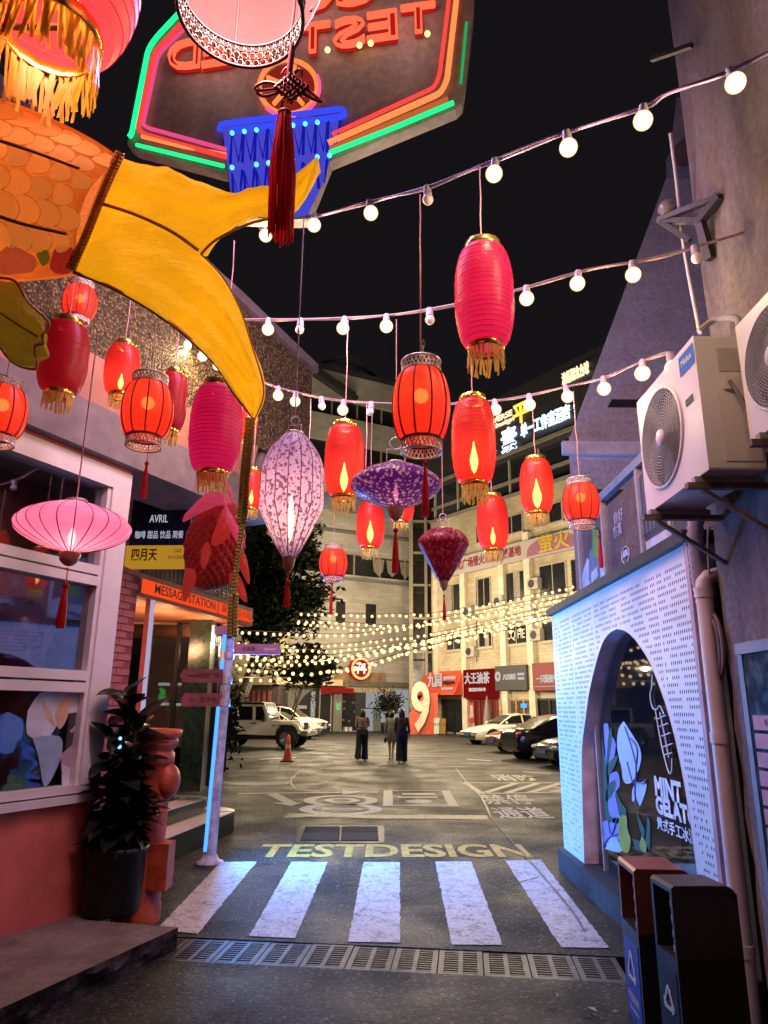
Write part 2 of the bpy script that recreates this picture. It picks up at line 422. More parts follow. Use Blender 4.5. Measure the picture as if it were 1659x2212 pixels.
tag(mb.build('drain_channel', pm('wet_gutter', (.01, .01, .01), .5), origin=ib[0]), kind='structure')
# cast drain covers laid edge to edge, slots open to the channel
DR = thing('drain_grating', 'row of dull grey slotted drain covers in front of the zebra crossing', 'drain', gp(0, GW, 0), math.atan2(GU.y, GU.x))
IRON = pm('cast_drain_cover', (.085, .085, .09), .5, .35, var=.35, scale=9, bump=.3, bscale=50)
PW = .305; N = int(GL / PW)
mb = MB(); w2 = PW - .008; D2 = GW - .02
for x in (.018, w2 / 2, w2 - .018): mb.box((x, D2 / 2, -.016), (.036 if x != w2 / 2 else .03, D2, .03))
for y in (.02, D2 - .02): mb.box((w2 / 2, y, -.0175), (w2, .04, .03))
for k in range(1, 10): mb.box((w2 / 2, .02 + (D2 - .04) * k / 10, -.019), (w2, .017, .028))
gme = mb.mesh('drain_cover', IRON)
for k in range(N):
    o = inst('drain_cover', gme, DR, (k * PW + .02, .01, -.002 + random.uniform(-.003, .002)), (random.uniform(-.006, .006), random.uniform(-.004, .004), 0))
# --- painted markings (each sheet 4 mm up)
def flat(name, pix, mat, z=.004, jit=0.0, parent=None, kind='structure', label=None):
    pts = [gd(x, y, z) for x, y in pix]; P = []
    for i in range(len(pts)):
        a, b = pts[i], pts[(i + 1) % len(pts)]; n = max(1, int((b - a).length / .05)) if jit else 1
        for k in range(n):
            q = a.lerp(b, k / n)
            if jit and k: q = q + V((random.gauss(0, jit), random.gauss(0, jit), 0))
            P.append(q)
    mb = MB(); mb.add(P, [list(range(len(P)))])
    o = mb.build(name, mat, parent)
    if not parent: tag(o, kind=kind)
    if label: o['label'] = label
    return o
CW = thing('zebra_crossing', kind='structure', label=None, cat=None, loc=gd(800, 1950))
for q in ([(477, 1862), (555, 1861), (427, 2017), (338, 2008)], [(630, 1861), (708, 1862), (637, 2026), (538, 2022)],
          [(785, 1862), (864, 1862), (864, 2036), (752, 2034)], [(940, 1861), (1018, 1861), (1086, 2041), (976, 2040)],
          [(1092, 1859), (1168, 1857), (1316, 2047), (1212, 2046)]):
    flat('stripe', q, PAINT_W, jit=.0035, parent=CW)
a, b, c = gd(545, 1852, .004), gd(1152, 1852, .004), gd(850, 1828, .004)
M = fm((a + b) / 2 + V((0, (c.y - a.y) / 2, 0)), b - a, (0, 1, 0)) @ Matrix.Diagonal((1, (c.y - a.y) / .70, 1, 1))
tt = text('TESTDESIGN', M, 1.0, PAINT_Y, None, width=(b - a).length, offset=.03, extrude=0, name='road_lettering'); tag(tt, kind='structure')
RM = thing('parking_markings', None, None, gd(800, 1720), kind='structure')
def stroke(pix, wpx=None, wid=.1, mat=PAINT_P, closed=False, name='painted_line'):
    P = [gd(x, y, .004) for x, y in pix]; mb = MB(); n = len(P); vs = []
    for i in range(n):
        t = (P[(i + 1) % n] - P[i - 1]) if closed else (P[min(i + 1, n - 1)] - P[max(i - 1, 0)])
        s = V((-t.y, t.x, 0)).normalized() * wid / 2; vs += [P[i] - s, P[i] + s]
    k = n if closed else n - 1
    mb.add(vs, [(2 * i, 2 * i + 1, (2 * i + 3) % (2 * n), (2 * i + 2) % (2 * n)) for i in range(k)]); return mb.build(name, mat, RM)
def ell(cx, cy_, rx, ry, n=28): return [(cx + rx * math.cos(2 * PI * i / n), cy_ + ry * math.sin(2 * PI * i / n)) for i in range(n)]
stroke([(515, 1714), (600, 1713), (720, 1712), (815, 1711)], wid=.16)
flat('painted_arrow', [(575, 1715), (600, 1714), (640, 1734), (655, 1733), (628, 1741), (588, 1733), (612, 1734)], PAINT_P, parent=RM)
flat('painted_arrow', [(740, 1706), (790, 1711), (740, 1716)], PAINT_P, .005, parent=RM)
stroke(ell(736, 1729, 68, 10), wid=.22, closed=True); stroke(ell(738, 1729, 30, 4), wid=.16, closed=True)
stroke(ell(736, 1748, 76, 10.5), wid=.22, closed=True); stroke(ell(740, 1748, 40, 2), wid=.1, closed=True)
stroke([(838, 1708), (962, 1708), (980, 1741), (838, 1740)], wid=.2, closed=True)
stroke([(868, 1715), (940, 1715)], wid=.35); stroke([(860, 1722), (945, 1722)], wid=.22)
flat('painted_dot', ell(905, 1731, 30, 4), PAINT_P, parent=RM)
stroke([(1004, 1691), (1230, 1691), (1230, 1711), (1042, 1714)], wid=.2, closed=True)
for k in range(5): stroke([(1048 + 48 * k, 1712), (1078 + 48 * k + 36, 1692)], wid=.17)
for s, x0, x1, y0, y1 in (('消防', 1062, 1160, 1676, 1687), ('禁停', 1035, 1150, 1719, 1738), ('通道', 1062, 1184, 1747, 1769)):
    a, b, c = gd(x0, y1, .004), gd(x1, y1, .004), gd((x0 + x1) / 2, y0, .004)
    M = fm((a + b) / 2 + V((.15, (c.y - a.y) / 2, 0)), b - a, (0, 1, 0)) @ Matrix.Diagonal((1, (c.y - a.y) / .86, 1, 1))
    text(s, M, 1.0, PAINT_P, RM, width=(b - a).length, offset=.015, extrude=0, name='road_lettering')
# tar seams, joint and sunk chamber lids
TAR = pm('tar_seam', (.008, .008, .009), .5, var=.3, bump=.3)
flat('tar_seam', [(612, 1768), (622, 1757), (700, 1757), (820, 1760), (1052, 1761), (1056, 1770), (820, 1768), (668, 1764)], TAR, .006, .01)
flat('tar_seam', [(480, 1688), (555, 1690), (625, 1688), (625, 1694), (555, 1697), (480, 1694)], TAR, .006, .01)
flat('tar_seam', [(640, 1789), (656, 1783), (830, 1783), (829, 1820), (815, 1822), (640, 1820)], TAR, .006, .008)
for q in ([(660, 1787), (735, 1787), (733, 1817), (648, 1817)], [(738, 1787), (815, 1787), (818, 1817), (736, 1817)]):
    P = [gd(x, y, 0) for x, y in q]; mb = MB()
    mb.add([p + Z * .007 for p in P] + [p + Z * .014 for p in P], [(4, 5, 6, 7), (0, 1, 5, 4), (1, 2, 6, 5), (2, 3, 7, 6), (3, 0, 4, 7)])
    for k in range(1, 4):
        a = P[0].lerp(P[3], .1) * 0 + P[0].lerp(P[3], k / 7) + Z * .0155; b = P[1].lerp(P[2], k / 7) + Z * .0155; mb.bar(a, b, .012, .005)
    o = mb.build('chamber_lid', pm('lid_concrete', (.018, .018, .019), .75, spec=.15, var=.5, scale=8, bump=.4, bscale=60))
    tag(o, 'dark ribbed chamber lid in the tarmac, %s of the pair' % ('the one nearer the signpost' if q[0][0] < 700 else 'the one farther from the signpost'), 'manhole cover', 'chamber lids in the road')
for pts, wd, mt, nm in (([(655, 1600 + 62), (640, 1672), (628, 1688), (640, 1705)], .05, TAR, 'road_crack'),
                ([(985, 1660), (1010, 1692), (1040, 1722), (1060, 1765)], .04, TAR, 'road_crack'),
                ([(1058, 1764), (1085, 1795), (1120, 1832), (1162, 1880), (1230, 1960), (1262, 2010)], .022, pm('pale_joint', (.22, .2, .17), .7), 'road_joint'),
                ([(1080, 1915), (1140, 1900), (1165, 1893)], .02, TAR, 'road_crack')):
    P = [gd(x, y, .009) for x, y in pts]; mb = MB(); vs = []
    P = smooth_path(P, 5)
    for i in range(len(P)):
        t = P[min(i + 1, len(P) - 1)] - P[max(i - 1, 0)]; s = V((-t.y, t.x, 0)).normalized() * wd / 2 * random.uniform(.5, 1.3); vs += [P[i] - s, P[i] + s]
    mb.add(vs, [(2 * i, 2 * i + 1, 2 * i + 3, 2 * i + 2) for i in range(len(P) - 1)]); tag(mb.build(nm, mt), kind='structure')
# parking bay lines near the cars
for pts in ([(1195, 1700), (1215, 1702)], [(1128, 1667), (1190, 1671)], [(1010, 1640), (1060, 1643)], [(560, 1640), (640, 1636)]):
    stroke(pts, wid=.15)
# leaves and scraps of litter
mb = MB()
for (x, y) in ((1195, 2165), (1205, 2150), (1280, 2180), (1330, 2185), (1265, 2182), (1240, 2090), (560, 1800), (690, 1836)):
    p = gd(x, y, .012); a = random.uniform(0, 6); L = random.uniform(.02, .05)
    R = Matrix.Rotation(a, 3, 'Z'); mb.add([p + R @ V((-L, 0, 0)), p + R @ V((0, L * .3, .008)), p + R @ V((L, 0, 0)), p + R @ V((0, -L * .3, .004))], [(0, 1, 2, 3)])
tag(mb.build('litter', pm('pale_scrap', (.6, .58, .55), .7)), kind='stuff')
# ================================================================== LEFT: step, cafe front, overhang, message station
A0 = gd(178, 1971, .15); A0.z = 0
DW = V((.42, .907, 0)).normalized(); NW = V((DW.y, -DW.x, 0))
MW = fm(A0, DW, Z)                      # x along the wall (away), y up, z out of the wall
def wp(s, z, o=0.0): return MW @ V((s, z, o))
def wz(x, y, o=0.0): return onp(x, y, A0 + NW * o, NW).z
def ws(x, y, o=0.0): return (onp(x, y, A0 + NW * o, NW) - A0).dot(DW)
# --- raised concrete step
f0, f1 = gd(385, 2003, .15), gd(0, 2179, .15)
fe = f0 + (f1 - f0) * 2.0
back = [A0 + DW * .02 + NW * -.1, A0 + DW * -4.2 + NW * -.1]
mb = MB(); top = [V((p.x, p.y, .15)) for p in (f0, fe, back[1], back[0])]
far = V((f0.x - .55, f0.y + .12, .15))
mb.add(top + [far], [(0, 4, 3, 2, 1)])
rows = []
for k in range(5):
    row = []
    for i in range(61):
        p = f0.lerp(fe, i / 60); z = .15 - .155 * k / 4
        q = noise.noise(V((p.x * 7, p.y * 7, z * 14))) * .035 * (1 if k else 0) * (1 if 0 < k < 4 else .6) if k else 0
        row.append(V((p.x, p.y, z)) + (f0 - fe).cross(Z).normalized() * -(q + (0.008 * k)))
    rows.append(row)
mb.grid(rows, 1, False)
d_ = [far, f0]; mb.add([far, f0, V((f0.x, f0.y, 0)), V((far.x, far.y, 0))], [(0, 1, 2, 3)], 1)
tag(mb.build('concrete_step', [SLAB, stained('broken_step_edge', (.16, .12, .11), (.02, .015, .015), .9, False, 1, 5)]), 'worn concrete step with a broken front edge below the red wall', 'step')

# --- cafe front building
CAFE = thing('cafe_building', 'salmon red cafe front with a white framed window and pebble-dashed upper wall', 'building', A0)
mb = MB(); mb.prism([(-4.5, .1), (0, .1), (0, .95), (-4.5, .95)], MW, -.18, 0); mb.build('lower_wall', REDW, CAFE)
zt = wz(150, 1022); r1 = wz(150, 1471); r2 = wz(150, 1232)
mb = MB(); mb.prism([(-4.5, .945), (.03, .945), (.03, 1.0), (-4.5, 1.0)], MW, -.1, .06)
mb.prism([(-4.5, 1.012), (.0, 1.012), (.0, 1.07), (-4.5, 1.07)], MW, -.1, .03); mb.build('window_sill', WHITEF, CAFE)
ZB, ZT = 1.07, zt
win = MB().prism([(-.2, ZB), (0, ZB), (0, ZT + .17), (-.2, ZT + .17)], MW, -.12, .035)
win.prism([(-4.5, ZT), (-.2, ZT), (-.2, ZT + .17), (-4.5, ZT + .17)], MW, -.12, .035)
win.prism([(-.235, ZB), (-.2, ZB), (-.2, ZT), (-.235, ZT)], MW, -.12, .012)
win.prism([(-2.3, ZB), (-2.12, ZB), (-2.12, ZT), (-2.3, ZT)], MW, -.12, .03)
WIN = win.build('window', WHITEF, CAFE)
for zc in (r1, r2):
    for s in (-1, 1):
        mb = MB(); za, zb = (zc + .008, zc + .082) if s > 0 else (zc - .082, zc - .008)
        for (sa, sb) in ((-2.12, -.235), (-4.5, -2.3)): mb.prism([(sa, za), (sb, za), (sb, zb), (sa, zb)], MW, -.1, .022 if s > 0 else .026)
        mb.build('rail', WHITEF, WIN)
for za, zb in ((ZB, r1 - .082), (r1 + .082, r2 - .082), (r2 + .082, ZT)):
    for (sa, sb) in ((-2.12, -.235), (-4.5, -2.3)): MB().prism([(sa, za), (sb, za), (sb, zb), (sa, zb)], MW, -.06, -.054).build('pane', PANE, WIN)
# the room behind the glass
mb = MB()
INT = pm('dim_room_plaster', (.5, .42, .46), .8, var=.35, scale=1.2)
mb.prism([(-4.5, .9), (0, .9), (0, 3.6), (-4.5, 3.6)], MW, -2.3, -2.25)
mb.prism([(-.06, .9), (0, .9), (0, 3.6), (-.06, 3.6)], MW, -2.25, -.13)
mb.prism([(-4.5, .98), (-.07, .98), (-.07, 1.03), (-4.5, 1.03)], MW, -2.25, -.13)
mb.prism([(-4.5, 3.55), (-.07, 3.55), (-.07, 3.6), (-4.5, 3.6)], MW, -2.25, -.13)
mb.build('interior', INT, CAFE)
# printed film of leaves on the lower pane
def sticker(pix, mat, o=-.046, parent=None, name='leaf_print'):
    pts = smooth_path([onp(x, y, A0 + NW * o, NW) for x, y in pix + pix[:1]], 5)[:-1]; mb = MB(); mb.add(pts, [list(range(len(pts)))]); return mb.build(name, mat, parent or WIN)
FW = pm('frosted_film', (.62, .62, .72), .6, var=.25, scale=5); FO = pm('peach_film', (.7, .42, .3), .6); FP = pm('mauve_film', (.42, .28, .38), .6); FB = pm('blue_film', (.3, .4, .6), .6)
sticker([(60, 1535), (98, 1490), (190, 1472), (190, 1530), (140, 1545), (105, 1590), (60, 1588)], FW)
sticker([(118, 1545), (132, 1515), (152, 1500), (146, 1548), (128, 1575)], FO, -.044)
sticker([(88, 1510), (108, 1535), (120, 1572), (100, 1548)], FO, -.0445)
sticker([(150, 1580), (186, 1543), (178, 1560), (158, 1582)], FP, -.0442)
sticker([(130, 1630), (190, 1590), (184, 1650), (172, 1700), (140, 1700)], FP, -.0455)
sticker([(70, 1592), (130, 1592), (130, 1640), (98, 1700), (84, 1640)], FB, -.0452)
sticker([(135, 1650), (168, 1672), (168, 1700), (136, 1700)], FW, -.0448)
sticker([(20, 1462), (52, 1462), (50, 1490), (34, 1486)], FB, -.0447)
# flower pot on the inner sill
p = onp(82, 1697, A0 - NW * .3, -NW)
PT = thing('flower_pot', 'small orange clay pot with a plant standing inside the white window', 'plant pot', (p.x, p.y, 1.032))
mb = MB(); mb.lathe([(.001, 0), (.1, 0), (.125, .16), (.135, .16), (.135, .21), (.115, .21), (.11, .17), (.001, .17)], 20, Matrix.Translation(PT.location)); mb.build('pot', pm('terracotta', (.5, .2, .08), .7), PT)
def leaf_mesh(L, Wd, curl=.15, n=6):
    mb = MB(); rows = []
    for i in range(n + 1):
        t = i / n; w_ = Wd * math.sin(PI * min(1, t ** .8)) ** .8 / 2 + .001; z = -curl * L * t * t
        rows.append([V((-w_, L * t, z + w_ * .3)), V((0, L * t, z)), V((w_, L * t, z + w_ * .3))])
    mb.grid(rows); return mb
for k in range(9):
    me = leaf_mesh(.26, .07).mesh('leaf', pm('house_plant_leaf', (.03, .07, .03), .4)); o = inst('leaf', me, PT, (0, 0, .17), (R_(35 + 10 * (k % 4)), 0, k * 2.4))
# balloon-like purple vase
p = onp(25, 1380, A0 - NW * .5, -NW)
mb = MB(); mb.sphere((p.x, p.y, p.z), .3, 20, 0, (1, 1, 1.15)); mb.tube([(p.x, p.y, p.z - .33), (p.x + .03, p.y, p.z - .9), (p.x, p.y, 1.02)], .006, 5)
bl = mb.build('purple_balloon', pm('purple_latex', (.16, .03, .14), .3)); tag(bl, 'dark purple balloon floating behind the window glass', 'balloon')
# wall above the window, recess, beam, band, pebble-dash
mb = MB(); mb.prism([(-4.5, ZT + .17), (.0, ZT + .17), (.0, ZT + .36), (-4.5, ZT + .36)], MW, -.1, .02); mb.build('lintel', REDW, CAFE)
zb = wz(230, 985, .12); zo = wz(230, 899); zp = wz(230, 780, .1)
mb = MB(); mb.prism([(-4.5, ZT + .36), (.0, ZT + .36), (.0, zb + .02), (-4.5, zb + .02)], MW, -.5, -.3); mb.build('recess', DARK, CAFE)  # shadow under the beam put into the near-black wall colour
mb = MB(); mb.prism([(-4.5, zb), (1.9, zb), (1.9, zo), (-4.5, zo)], MW, -.6, .12); mb.build('beam', GREYB, CAFE)
def sec(name, prof, s0, s1, mat):
    M = fm(wp(0, 0), NW, Z); mb = MB(); mb.prism(prof, M, -s1, -s0) ; return mb.build(name, mat, CAFE)
sec('fascia_band', [(-.6, zo + .002), (.0, zo + .002), (.1, zp), (-.6, zp)], -4.5, 1.75, SALM)
UT = wz(493, 636, .1)
mb = MB(); mb.prism([(-4.5, zp + .002), (2.85, zp + .002 - .0), (2.85, UT - .1), (1.2, UT), (-4.5, UT + .1)], MW, -3.0, .1); mb.build('upper_wall', PEB, CAFE)
mb = MB(); mb.prism([(1.9, zb + .25), (2.85, zb + .25), (2.85, zp), (1.9, zp)], MW, -.8, .05); mb.build('upper_wall', GREYB, CAFE)
mb = MB(); mb.prism([(-4.5, UT + .1), (1.2, UT + .002), (1.2, UT + .12), (-4.5, UT + .22)], MW, -3.0, .16)
mb.prism([(1.2, UT + .002), (2.9, UT - .098), (2.9, UT + .02), (1.2, UT + .12)], MW, -3.0, .16); mb.build('coping', GREYB, CAFE)

# --- brick pier set back behind the window
P2 = V((-2.66, 7.69, 0)); D2_ = V((.243, .97, 0)).normalized(); N2 = V((D2_.y, -D2_.x, 0)); M2 = fm(P2, D2_, Z)
PIER = thing('brick_wall', 'pink painted brick wall between the white window and the orange awning', 'wall', P2 - D2_ * 1.0)
MB().prism([(-2.2, 0), (0.0, 0), (0, 4.0), (-2.2, 4.0)], M2, -.3, -.008).build('mortar', pm('pink_mortar', (.26, .06, .06), .85), PIER)
PINKB = pm('pink_painted_brick', (.48, .13, .12), .75, var=.3, scale=4, bump=.3, bscale=60)
bm_ = MB(); bm_.box((0, 0, 0), (.228, .02, .062)); bme = bm_.mesh('brick', PINKB)
rot = math.atan2(D2_.y, D2_.x)
for r in range(14, 52):
    for k in range(4):
        s = -.13 - .24 * k - (.12 if r % 2 else 0); q = P2 + D2_ * s - N2 * (.004 + random.uniform(0, .004)) + Z * (r * .075 + .04)
        o = bpy.data.objects.new('brick', bme); COL.objects.link(o); o.parent = PIER; o.location = q - PIER.location; o.rotation_euler = (0, 0, rot)
# --- lit door jamb strip beside the glass
LEDW = em('cold_led_strip', (.75, .65, 1), .55)
ta, tb = at(303, 1357, 7.72), at(293, 1580, 7.72)
MB().bar(V((tb.x, 7.74, .6)), V((tb.x + .0, 7.74, 2.78)), .05, .04).build('door_jamb', pm('orange_jamb', (.62, .12, .06), .6), None)
tag(bpy.data.objects['door_jamb'], 'slim orange jamb at the edge of the message shop doorway', 'door jamb')
mb = MB().bar(V((tb.x + .052, 7.72, .62)), V((tb.x + .052, 7.72, 2.76)), .04, .03)
tag(mb.build('light_strip', LEDW), 'thin glowing strip light standing beside the shop doorway', 'strip light')

# --- message station
FA, FB_ = V((-2.66, 7.69, 0)), V((-1.93, 10.6, 0))
zf0, zf1 = 2.8, 3.06
ORANGE_LIT = em('orange_lightbox', (1, .075, .012), .95)
AW = thing('shop_awning', 'orange lit awning sign reading MESSAGE STATION over the shop steps', 'shop sign', V((-2.3, 9.2, zf0)))
L_ = (FB_ - FA).length; MA = fm(FA, FB_ - FA, Z)
BROWN = pm('brown_sign_frame', (.28, .06, .02), .55, var=.3)
mb = MB(); mb.prism([(0, zf0), (L_, zf0), (L_, zf1), (0, zf1)], MA, -.12, 0); mb.build('sign_box', BROWN, AW)
for k in range(4):
    a = .06 + k * (L_ - .12) / 4; b = a + (L_ - .12) / 4 - .012
    MB().prism([(a, zf0 + .045), (b, zf0 + .045), (b, zf1 - .06), (a, zf1 - .06)], MA, 0, .012).build('light_panel', ORANGE_LIT, AW)
TXT_D = pm('dark_sign_print', (.05, .008, .004), .6)
text('MESSAGE STATION |', MA @ Matrix.Translation((L_ * .36, (zf0 + zf1) / 2 - .005, .016)), .15, TXT_D, AW, width=L_ * .52, extrude=.001, offset=.002)
text('麻烦留言小站', MA @ Matrix.Translation((L_ * .81, (zf0 + zf1) / 2 - .005, .016)), .13, TXT_D, AW, width=L_ * .31, extrude=.001)
br = V((-3.9, 10.35, 0)); bl_ = V((-4.4, 7.9, 0))
pts = [FA - N2 * .1, FB_ - N2 * .02, br, bl_]
mb = MB(); mb.add([V((p.x, p.y, zf0 + .03)) for p in pts] + [V((p.x, p.y, zf0 + .14)) for p in pts], [(3, 2, 1, 0), (4, 5, 6, 7), (1, 2, 6, 5)])
mb.build('canopy_soffit', pm('soffit_boards', (.75, .3, .14), .55, var=.25, scale=4), AW)
mb = MB().bar(V((FB_.x - .05, FB_.y, zf0 + .012)), V((br.x, br.y, zf0 + .012)), .03, .03); mb.build('trim', pm('pale_trim', (.8, .45, .3), .5), AW)
for (lx, ly) in ((-2.35, 9.9), (-2.8, 9.2), (-3.1, 8.5)): lamp(V((lx, ly, zf0 - .32)), (1, .5, .25), 16, .1, name='soffit_light')
# shop body: tiled base, glass, columns, added ribbed panel for light streaks over the canopy
SHOP = thing('message_shop', 'dark glazed corner shop with green tiled columns behind the signpost', 'building', V((-3.2, 10.5, 0)))
GT = pm('dark_green_tile', (.012, .035, .022), .18, var=.5, scale=14, spec=.6, bump=.05, bscale=20)
MX = fm(V((-4.6, 10.42, 0)), (1, 0.02, 0), Z)
MB().prism([(0, .6), (2.25, .6), (2.25, 2.83), (0, 2.83)], MX, -.03, 0).build('glass_wall', glass('tinted_shop_glass', (.30, .34, .36), f0=.22), SHOP)
for a in (.78, 1.2, 1.62, 2.0): MB().prism([(a, .6), (a + .05, .6), (a + .05, 2.83), (a, 2.83)], MX, -.05, .05).build('mullion', BLACK, SHOP)
GREENL = em('green_neon_glow', (.03, 1, .12), 2.2); WTUBE = em('white_tube', (.85, 1, .85), 3.0)
for (x0, x1, y) in ((342, 366, 1478), (377, 392, 1478), (342, 364, 1521), (377, 391, 1522)):
    a, b = at(x0, y, 11.2), at(x1, y, 11.2); MB().tube([a, b], .022, 6).build('tube_lamp', WTUBE, SHOP)
rb = random.Random(3)
mb = MB()
for k in range(26):
    p = at(343 + rb.random() * 14, 1488 + rb.random() * 24, 11.3); mb.sphere(p, .012 + rb.random() * .016, 6)
mb.build('glowing_plant', GREENL, SHOP)
MB().prism([(-.2, .5), (2.6, .5), (2.6, 3.2), (-.2, 3.2)], fm(V((-6.2, 14.5, 0)), (1, 0, 0), Z), -.2, 0).build('back_wall', pm('shop_back', (.06, .07, .06), .6), SHOP)
MB().prism([(-.2, 0), (2.6, 0), (2.6, .02), (-.2, .02)], fm(V((-6.2, 14.4, .58)), (1, 0, 0), Z), 0, 3.9).build('floor', pm('shop_floor', (.05, .05, .05), .4), SHOP)
for (x0, x1, Y, y1) in ((392, 440, 10.05, 1346),):
    a, b = at(x0, 1600, Y), at(x1, 1600, Y)
    MB().box(((a.x + b.x) / 2, Y + .15, 1.7), (b.x - a.x, .3, 2.26)).build('column', GT, SHOP)
a = at(447, 1400, 10.2); MB().box((a.x, 10.22, 1.7), (.07, .1, 2.2)).build('column', pm('cream_post', (.72, .6, .4), .5), SHOP)
a, b = at(415, 1600, 10.9), at(450, 1600, 10.9); MB().box(((a.x + b.x) / 2, 11.1, 1.7), (b.x - a.x, .4, 2.2)).build('column', GT, SHOP)
COR = pm('streak_panel_metal', (.45, .42, .36), .22, .95, var=.3, scale=3)  # ribbed metal added so its reflections make bright streaks
mb = MB(); rows = [[], []]; ca, cb = at(296, 1260, 9.6), at(512, 1290, 10.9)
for k in range(97):
    p = ca.lerp(cb, k / 96); off = .035 * math.sin(k * PI / 2)
    for i, z in enumerate((2.9, 3.75)): rows[i].append(V((p.x + off * .3, p.y - off, z)))
mb.grid(rows, 0, True); mb.build('streak_panel', COR, SHOP)
# curved tiled entrance steps: each tread slab and tiled riser
STP = thing('entrance_steps', 'rounded dark green tiled steps with white tile treads at the shop door', 'steps', V((-2.4, 9.8, 0)))
WT = pm('white_mosaic', (.82, .8, .72), .35, var=.2, scale=5); GROUT = pm('grey_grout', (.2, .19, .17), .7)
tile = MB(); tile.box((0, 0, 0), (.105, .105, .012)); tme = tile.mesh('tread_tile', WT)
def step_outline(ins):
    a = V((-2.34 - ins, 8.35, 0)); b = V((-2.02 - ins, 10.55 - ins * .6, 0)); P = [V((-4.2, 8.35, 0)), a, b]
    c = V((b.x - .5, b.y + .0, 0)); r = .5
    for k in range(1, 9):
        t = k / 8 * PI * .55; P.append(V((c.x + r * math.cos(t), c.y + r * .9 * math.sin(t) , 0)))
    P.append(V((-4.2, P[-1].y, 0))); return P
for k, (ins, z0, z1) in enumerate(((0, 0, .27), (.36, .27, .45), (.72, .45, .61))):
    P = step_outline(ins); mb = MB(); mb.prism([(p.x, p.y) for p in P], Matrix(), z0 + .001, z1 - .012, 1, False, 0)
    so_ = mb.build('step', [GT, GROUT], STP)
    a, b = P[1], P[2]; L = (b - a).length; d = (b - a).normalized(); nn = V((-d.y, d.x, 0))
    for i in range(int(L / .112)):
        for j in range(3 if k < 2 else 1):
            q = a + d * (.056 + i * .112) + nn * (.06 + j * .112) + Z * (z1 - .006); o = inst('tread_tile', tme, so_, q - STP.location, (0, 0, math.atan2(d.y, d.x)))
    mb = MB()                      # fan of tiles round the curved nose
    for i in range(9):
        t = (i + .5) / 9 * PI * .55; c = V((b.x - .5, b.y, 0))
        for j in range(3 if k < 2 else 1):
            r = .5 - .06 - j * .112
            o = inst('tread_tile', tme, so_, c + V((r * math.cos(t), r * .9 * math.sin(t), z1 - .006)) - STP.location, (0, 0, t), (1, max(.3, r / .55), 1))
# --- AVRIL sign box
SGN = thing('cafe_sign', 'navy and yellow projecting sign box reading AVRIL beside the brick wall', 'shop sign', at(345, 1225, 7.25))
c00, c11 = at(276, 1180, 7.25), at(416, 1080, 7.25)
MS = fm(V(((c00.x + c11.x) / 2, 7.25, 0)), (1, -.06, 0), Z); hw = (c11.x - c00.x) / 2
zy0, zm, zy1 = at(345, 1223, 7.25).z, at(345, 1178, 7.25).z, at(345, 1081, 7.25).z
MB().prism([(-hw, zm), (hw, zm), (hw, zy1), (-hw, zy1)], MS, -.16, 0).build('navy_panel', pm('navy_acrylic', (.012, .012, .06), .28), SGN)
MB().prism([(-hw - .02, zy0), (hw + .02, zy0), (hw + .02, zm - .003), (-hw - .02, zm - .003)], MS, -.17, .012).build('yellow_panel', em('yellow_lightbox', (1, .5, .04), .42), SGN)
PW_ = em('soft_white_letters', (.8, .8, 1), .55)
T_ = lambda u, v, o=.004: MS @ Matrix.Translation((u, v, o))
text('AVRIL', T_(-.02, zm + (zy1 - zm) * .58), .12, PW_, SGN, width=hw * .62, extrude=.002)
text('咖啡 甜品 饮品 简餐', T_(-.0, zm + (zy1 - zm) * .22), .09, PW_, SGN, width=hw * 1.62, extrude=.002)
text('四月天', T_(-hw * .42, (zm + zy0) / 2, .016), .14, TXT_D, SGN, width=hw * .85, extrude=.002, offset=.003)
text('CAFE', T_(hw * .68, zy0 + (zm - zy0) * .7, .016), .05, TXT_D, SGN, width=hw * .25, extrude=.001)
text('PATISSERIE', T_(hw * .66, zy0 + (zm - zy0) * .4, .016), .05, TXT_D, SGN, width=hw * .55, extrude=.001)
# --- signpost
b0, t0 = gd(453, 1864), None; top_z = 2.54; tx = at(497, 1366, 8.7)
POST = thing('signpost', 'pale signpost wrapped in blue light tubes with arrow boards on it', 'signpost', b0)
ax = V((tx.x, 8.7, top_z)); base = V((b0.x, b0.y, 0))
def pp(z): return base.lerp(ax, z / top_z)
POLEM = pm('flaking_white_pole', (.52, .53, .68), .5, var=.45, scale=10, bump=.2)
mb = MB(); mb.tube([pp(.0), pp(.4), pp(top_z)], [.066, .063, .058], 14); mb.build('pole', POLEM, POST)
mb = MB(); mb.lathe([(.15, 0), (.15, .015), (.1, .03), (.075, .09)], 16, Matrix.Translation(base)); mb.build('base_flange', POLEM, POST)
BLUE = em('blue_led_tube', (.05, .24, 1), 2.4)
off = V((-.05, -.045, 0))
for za, zb_ in ((.12, 1.68), (1.73, 1.80), (2.0, 2.2), (2.28, 2.5)):
    MB().tube([pp(za) + off, pp(zb_) + off], .022, 8).build('led_tube', BLUE, POST)
CLMP = pm('clamp_steel', (.55, .5, .55), .4, .5)
for z in (1.7, 1.95, 2.24): MB().tube([pp(z - .04), pp(z + .04)], .078, 14).build('clamp', CLMP, POST)
ARB = pm('faded_red_board', (.24, .07, .08), .65, var=.3); PURB = pm('purple_board', (.42, .2, .36), .55, var=.15)
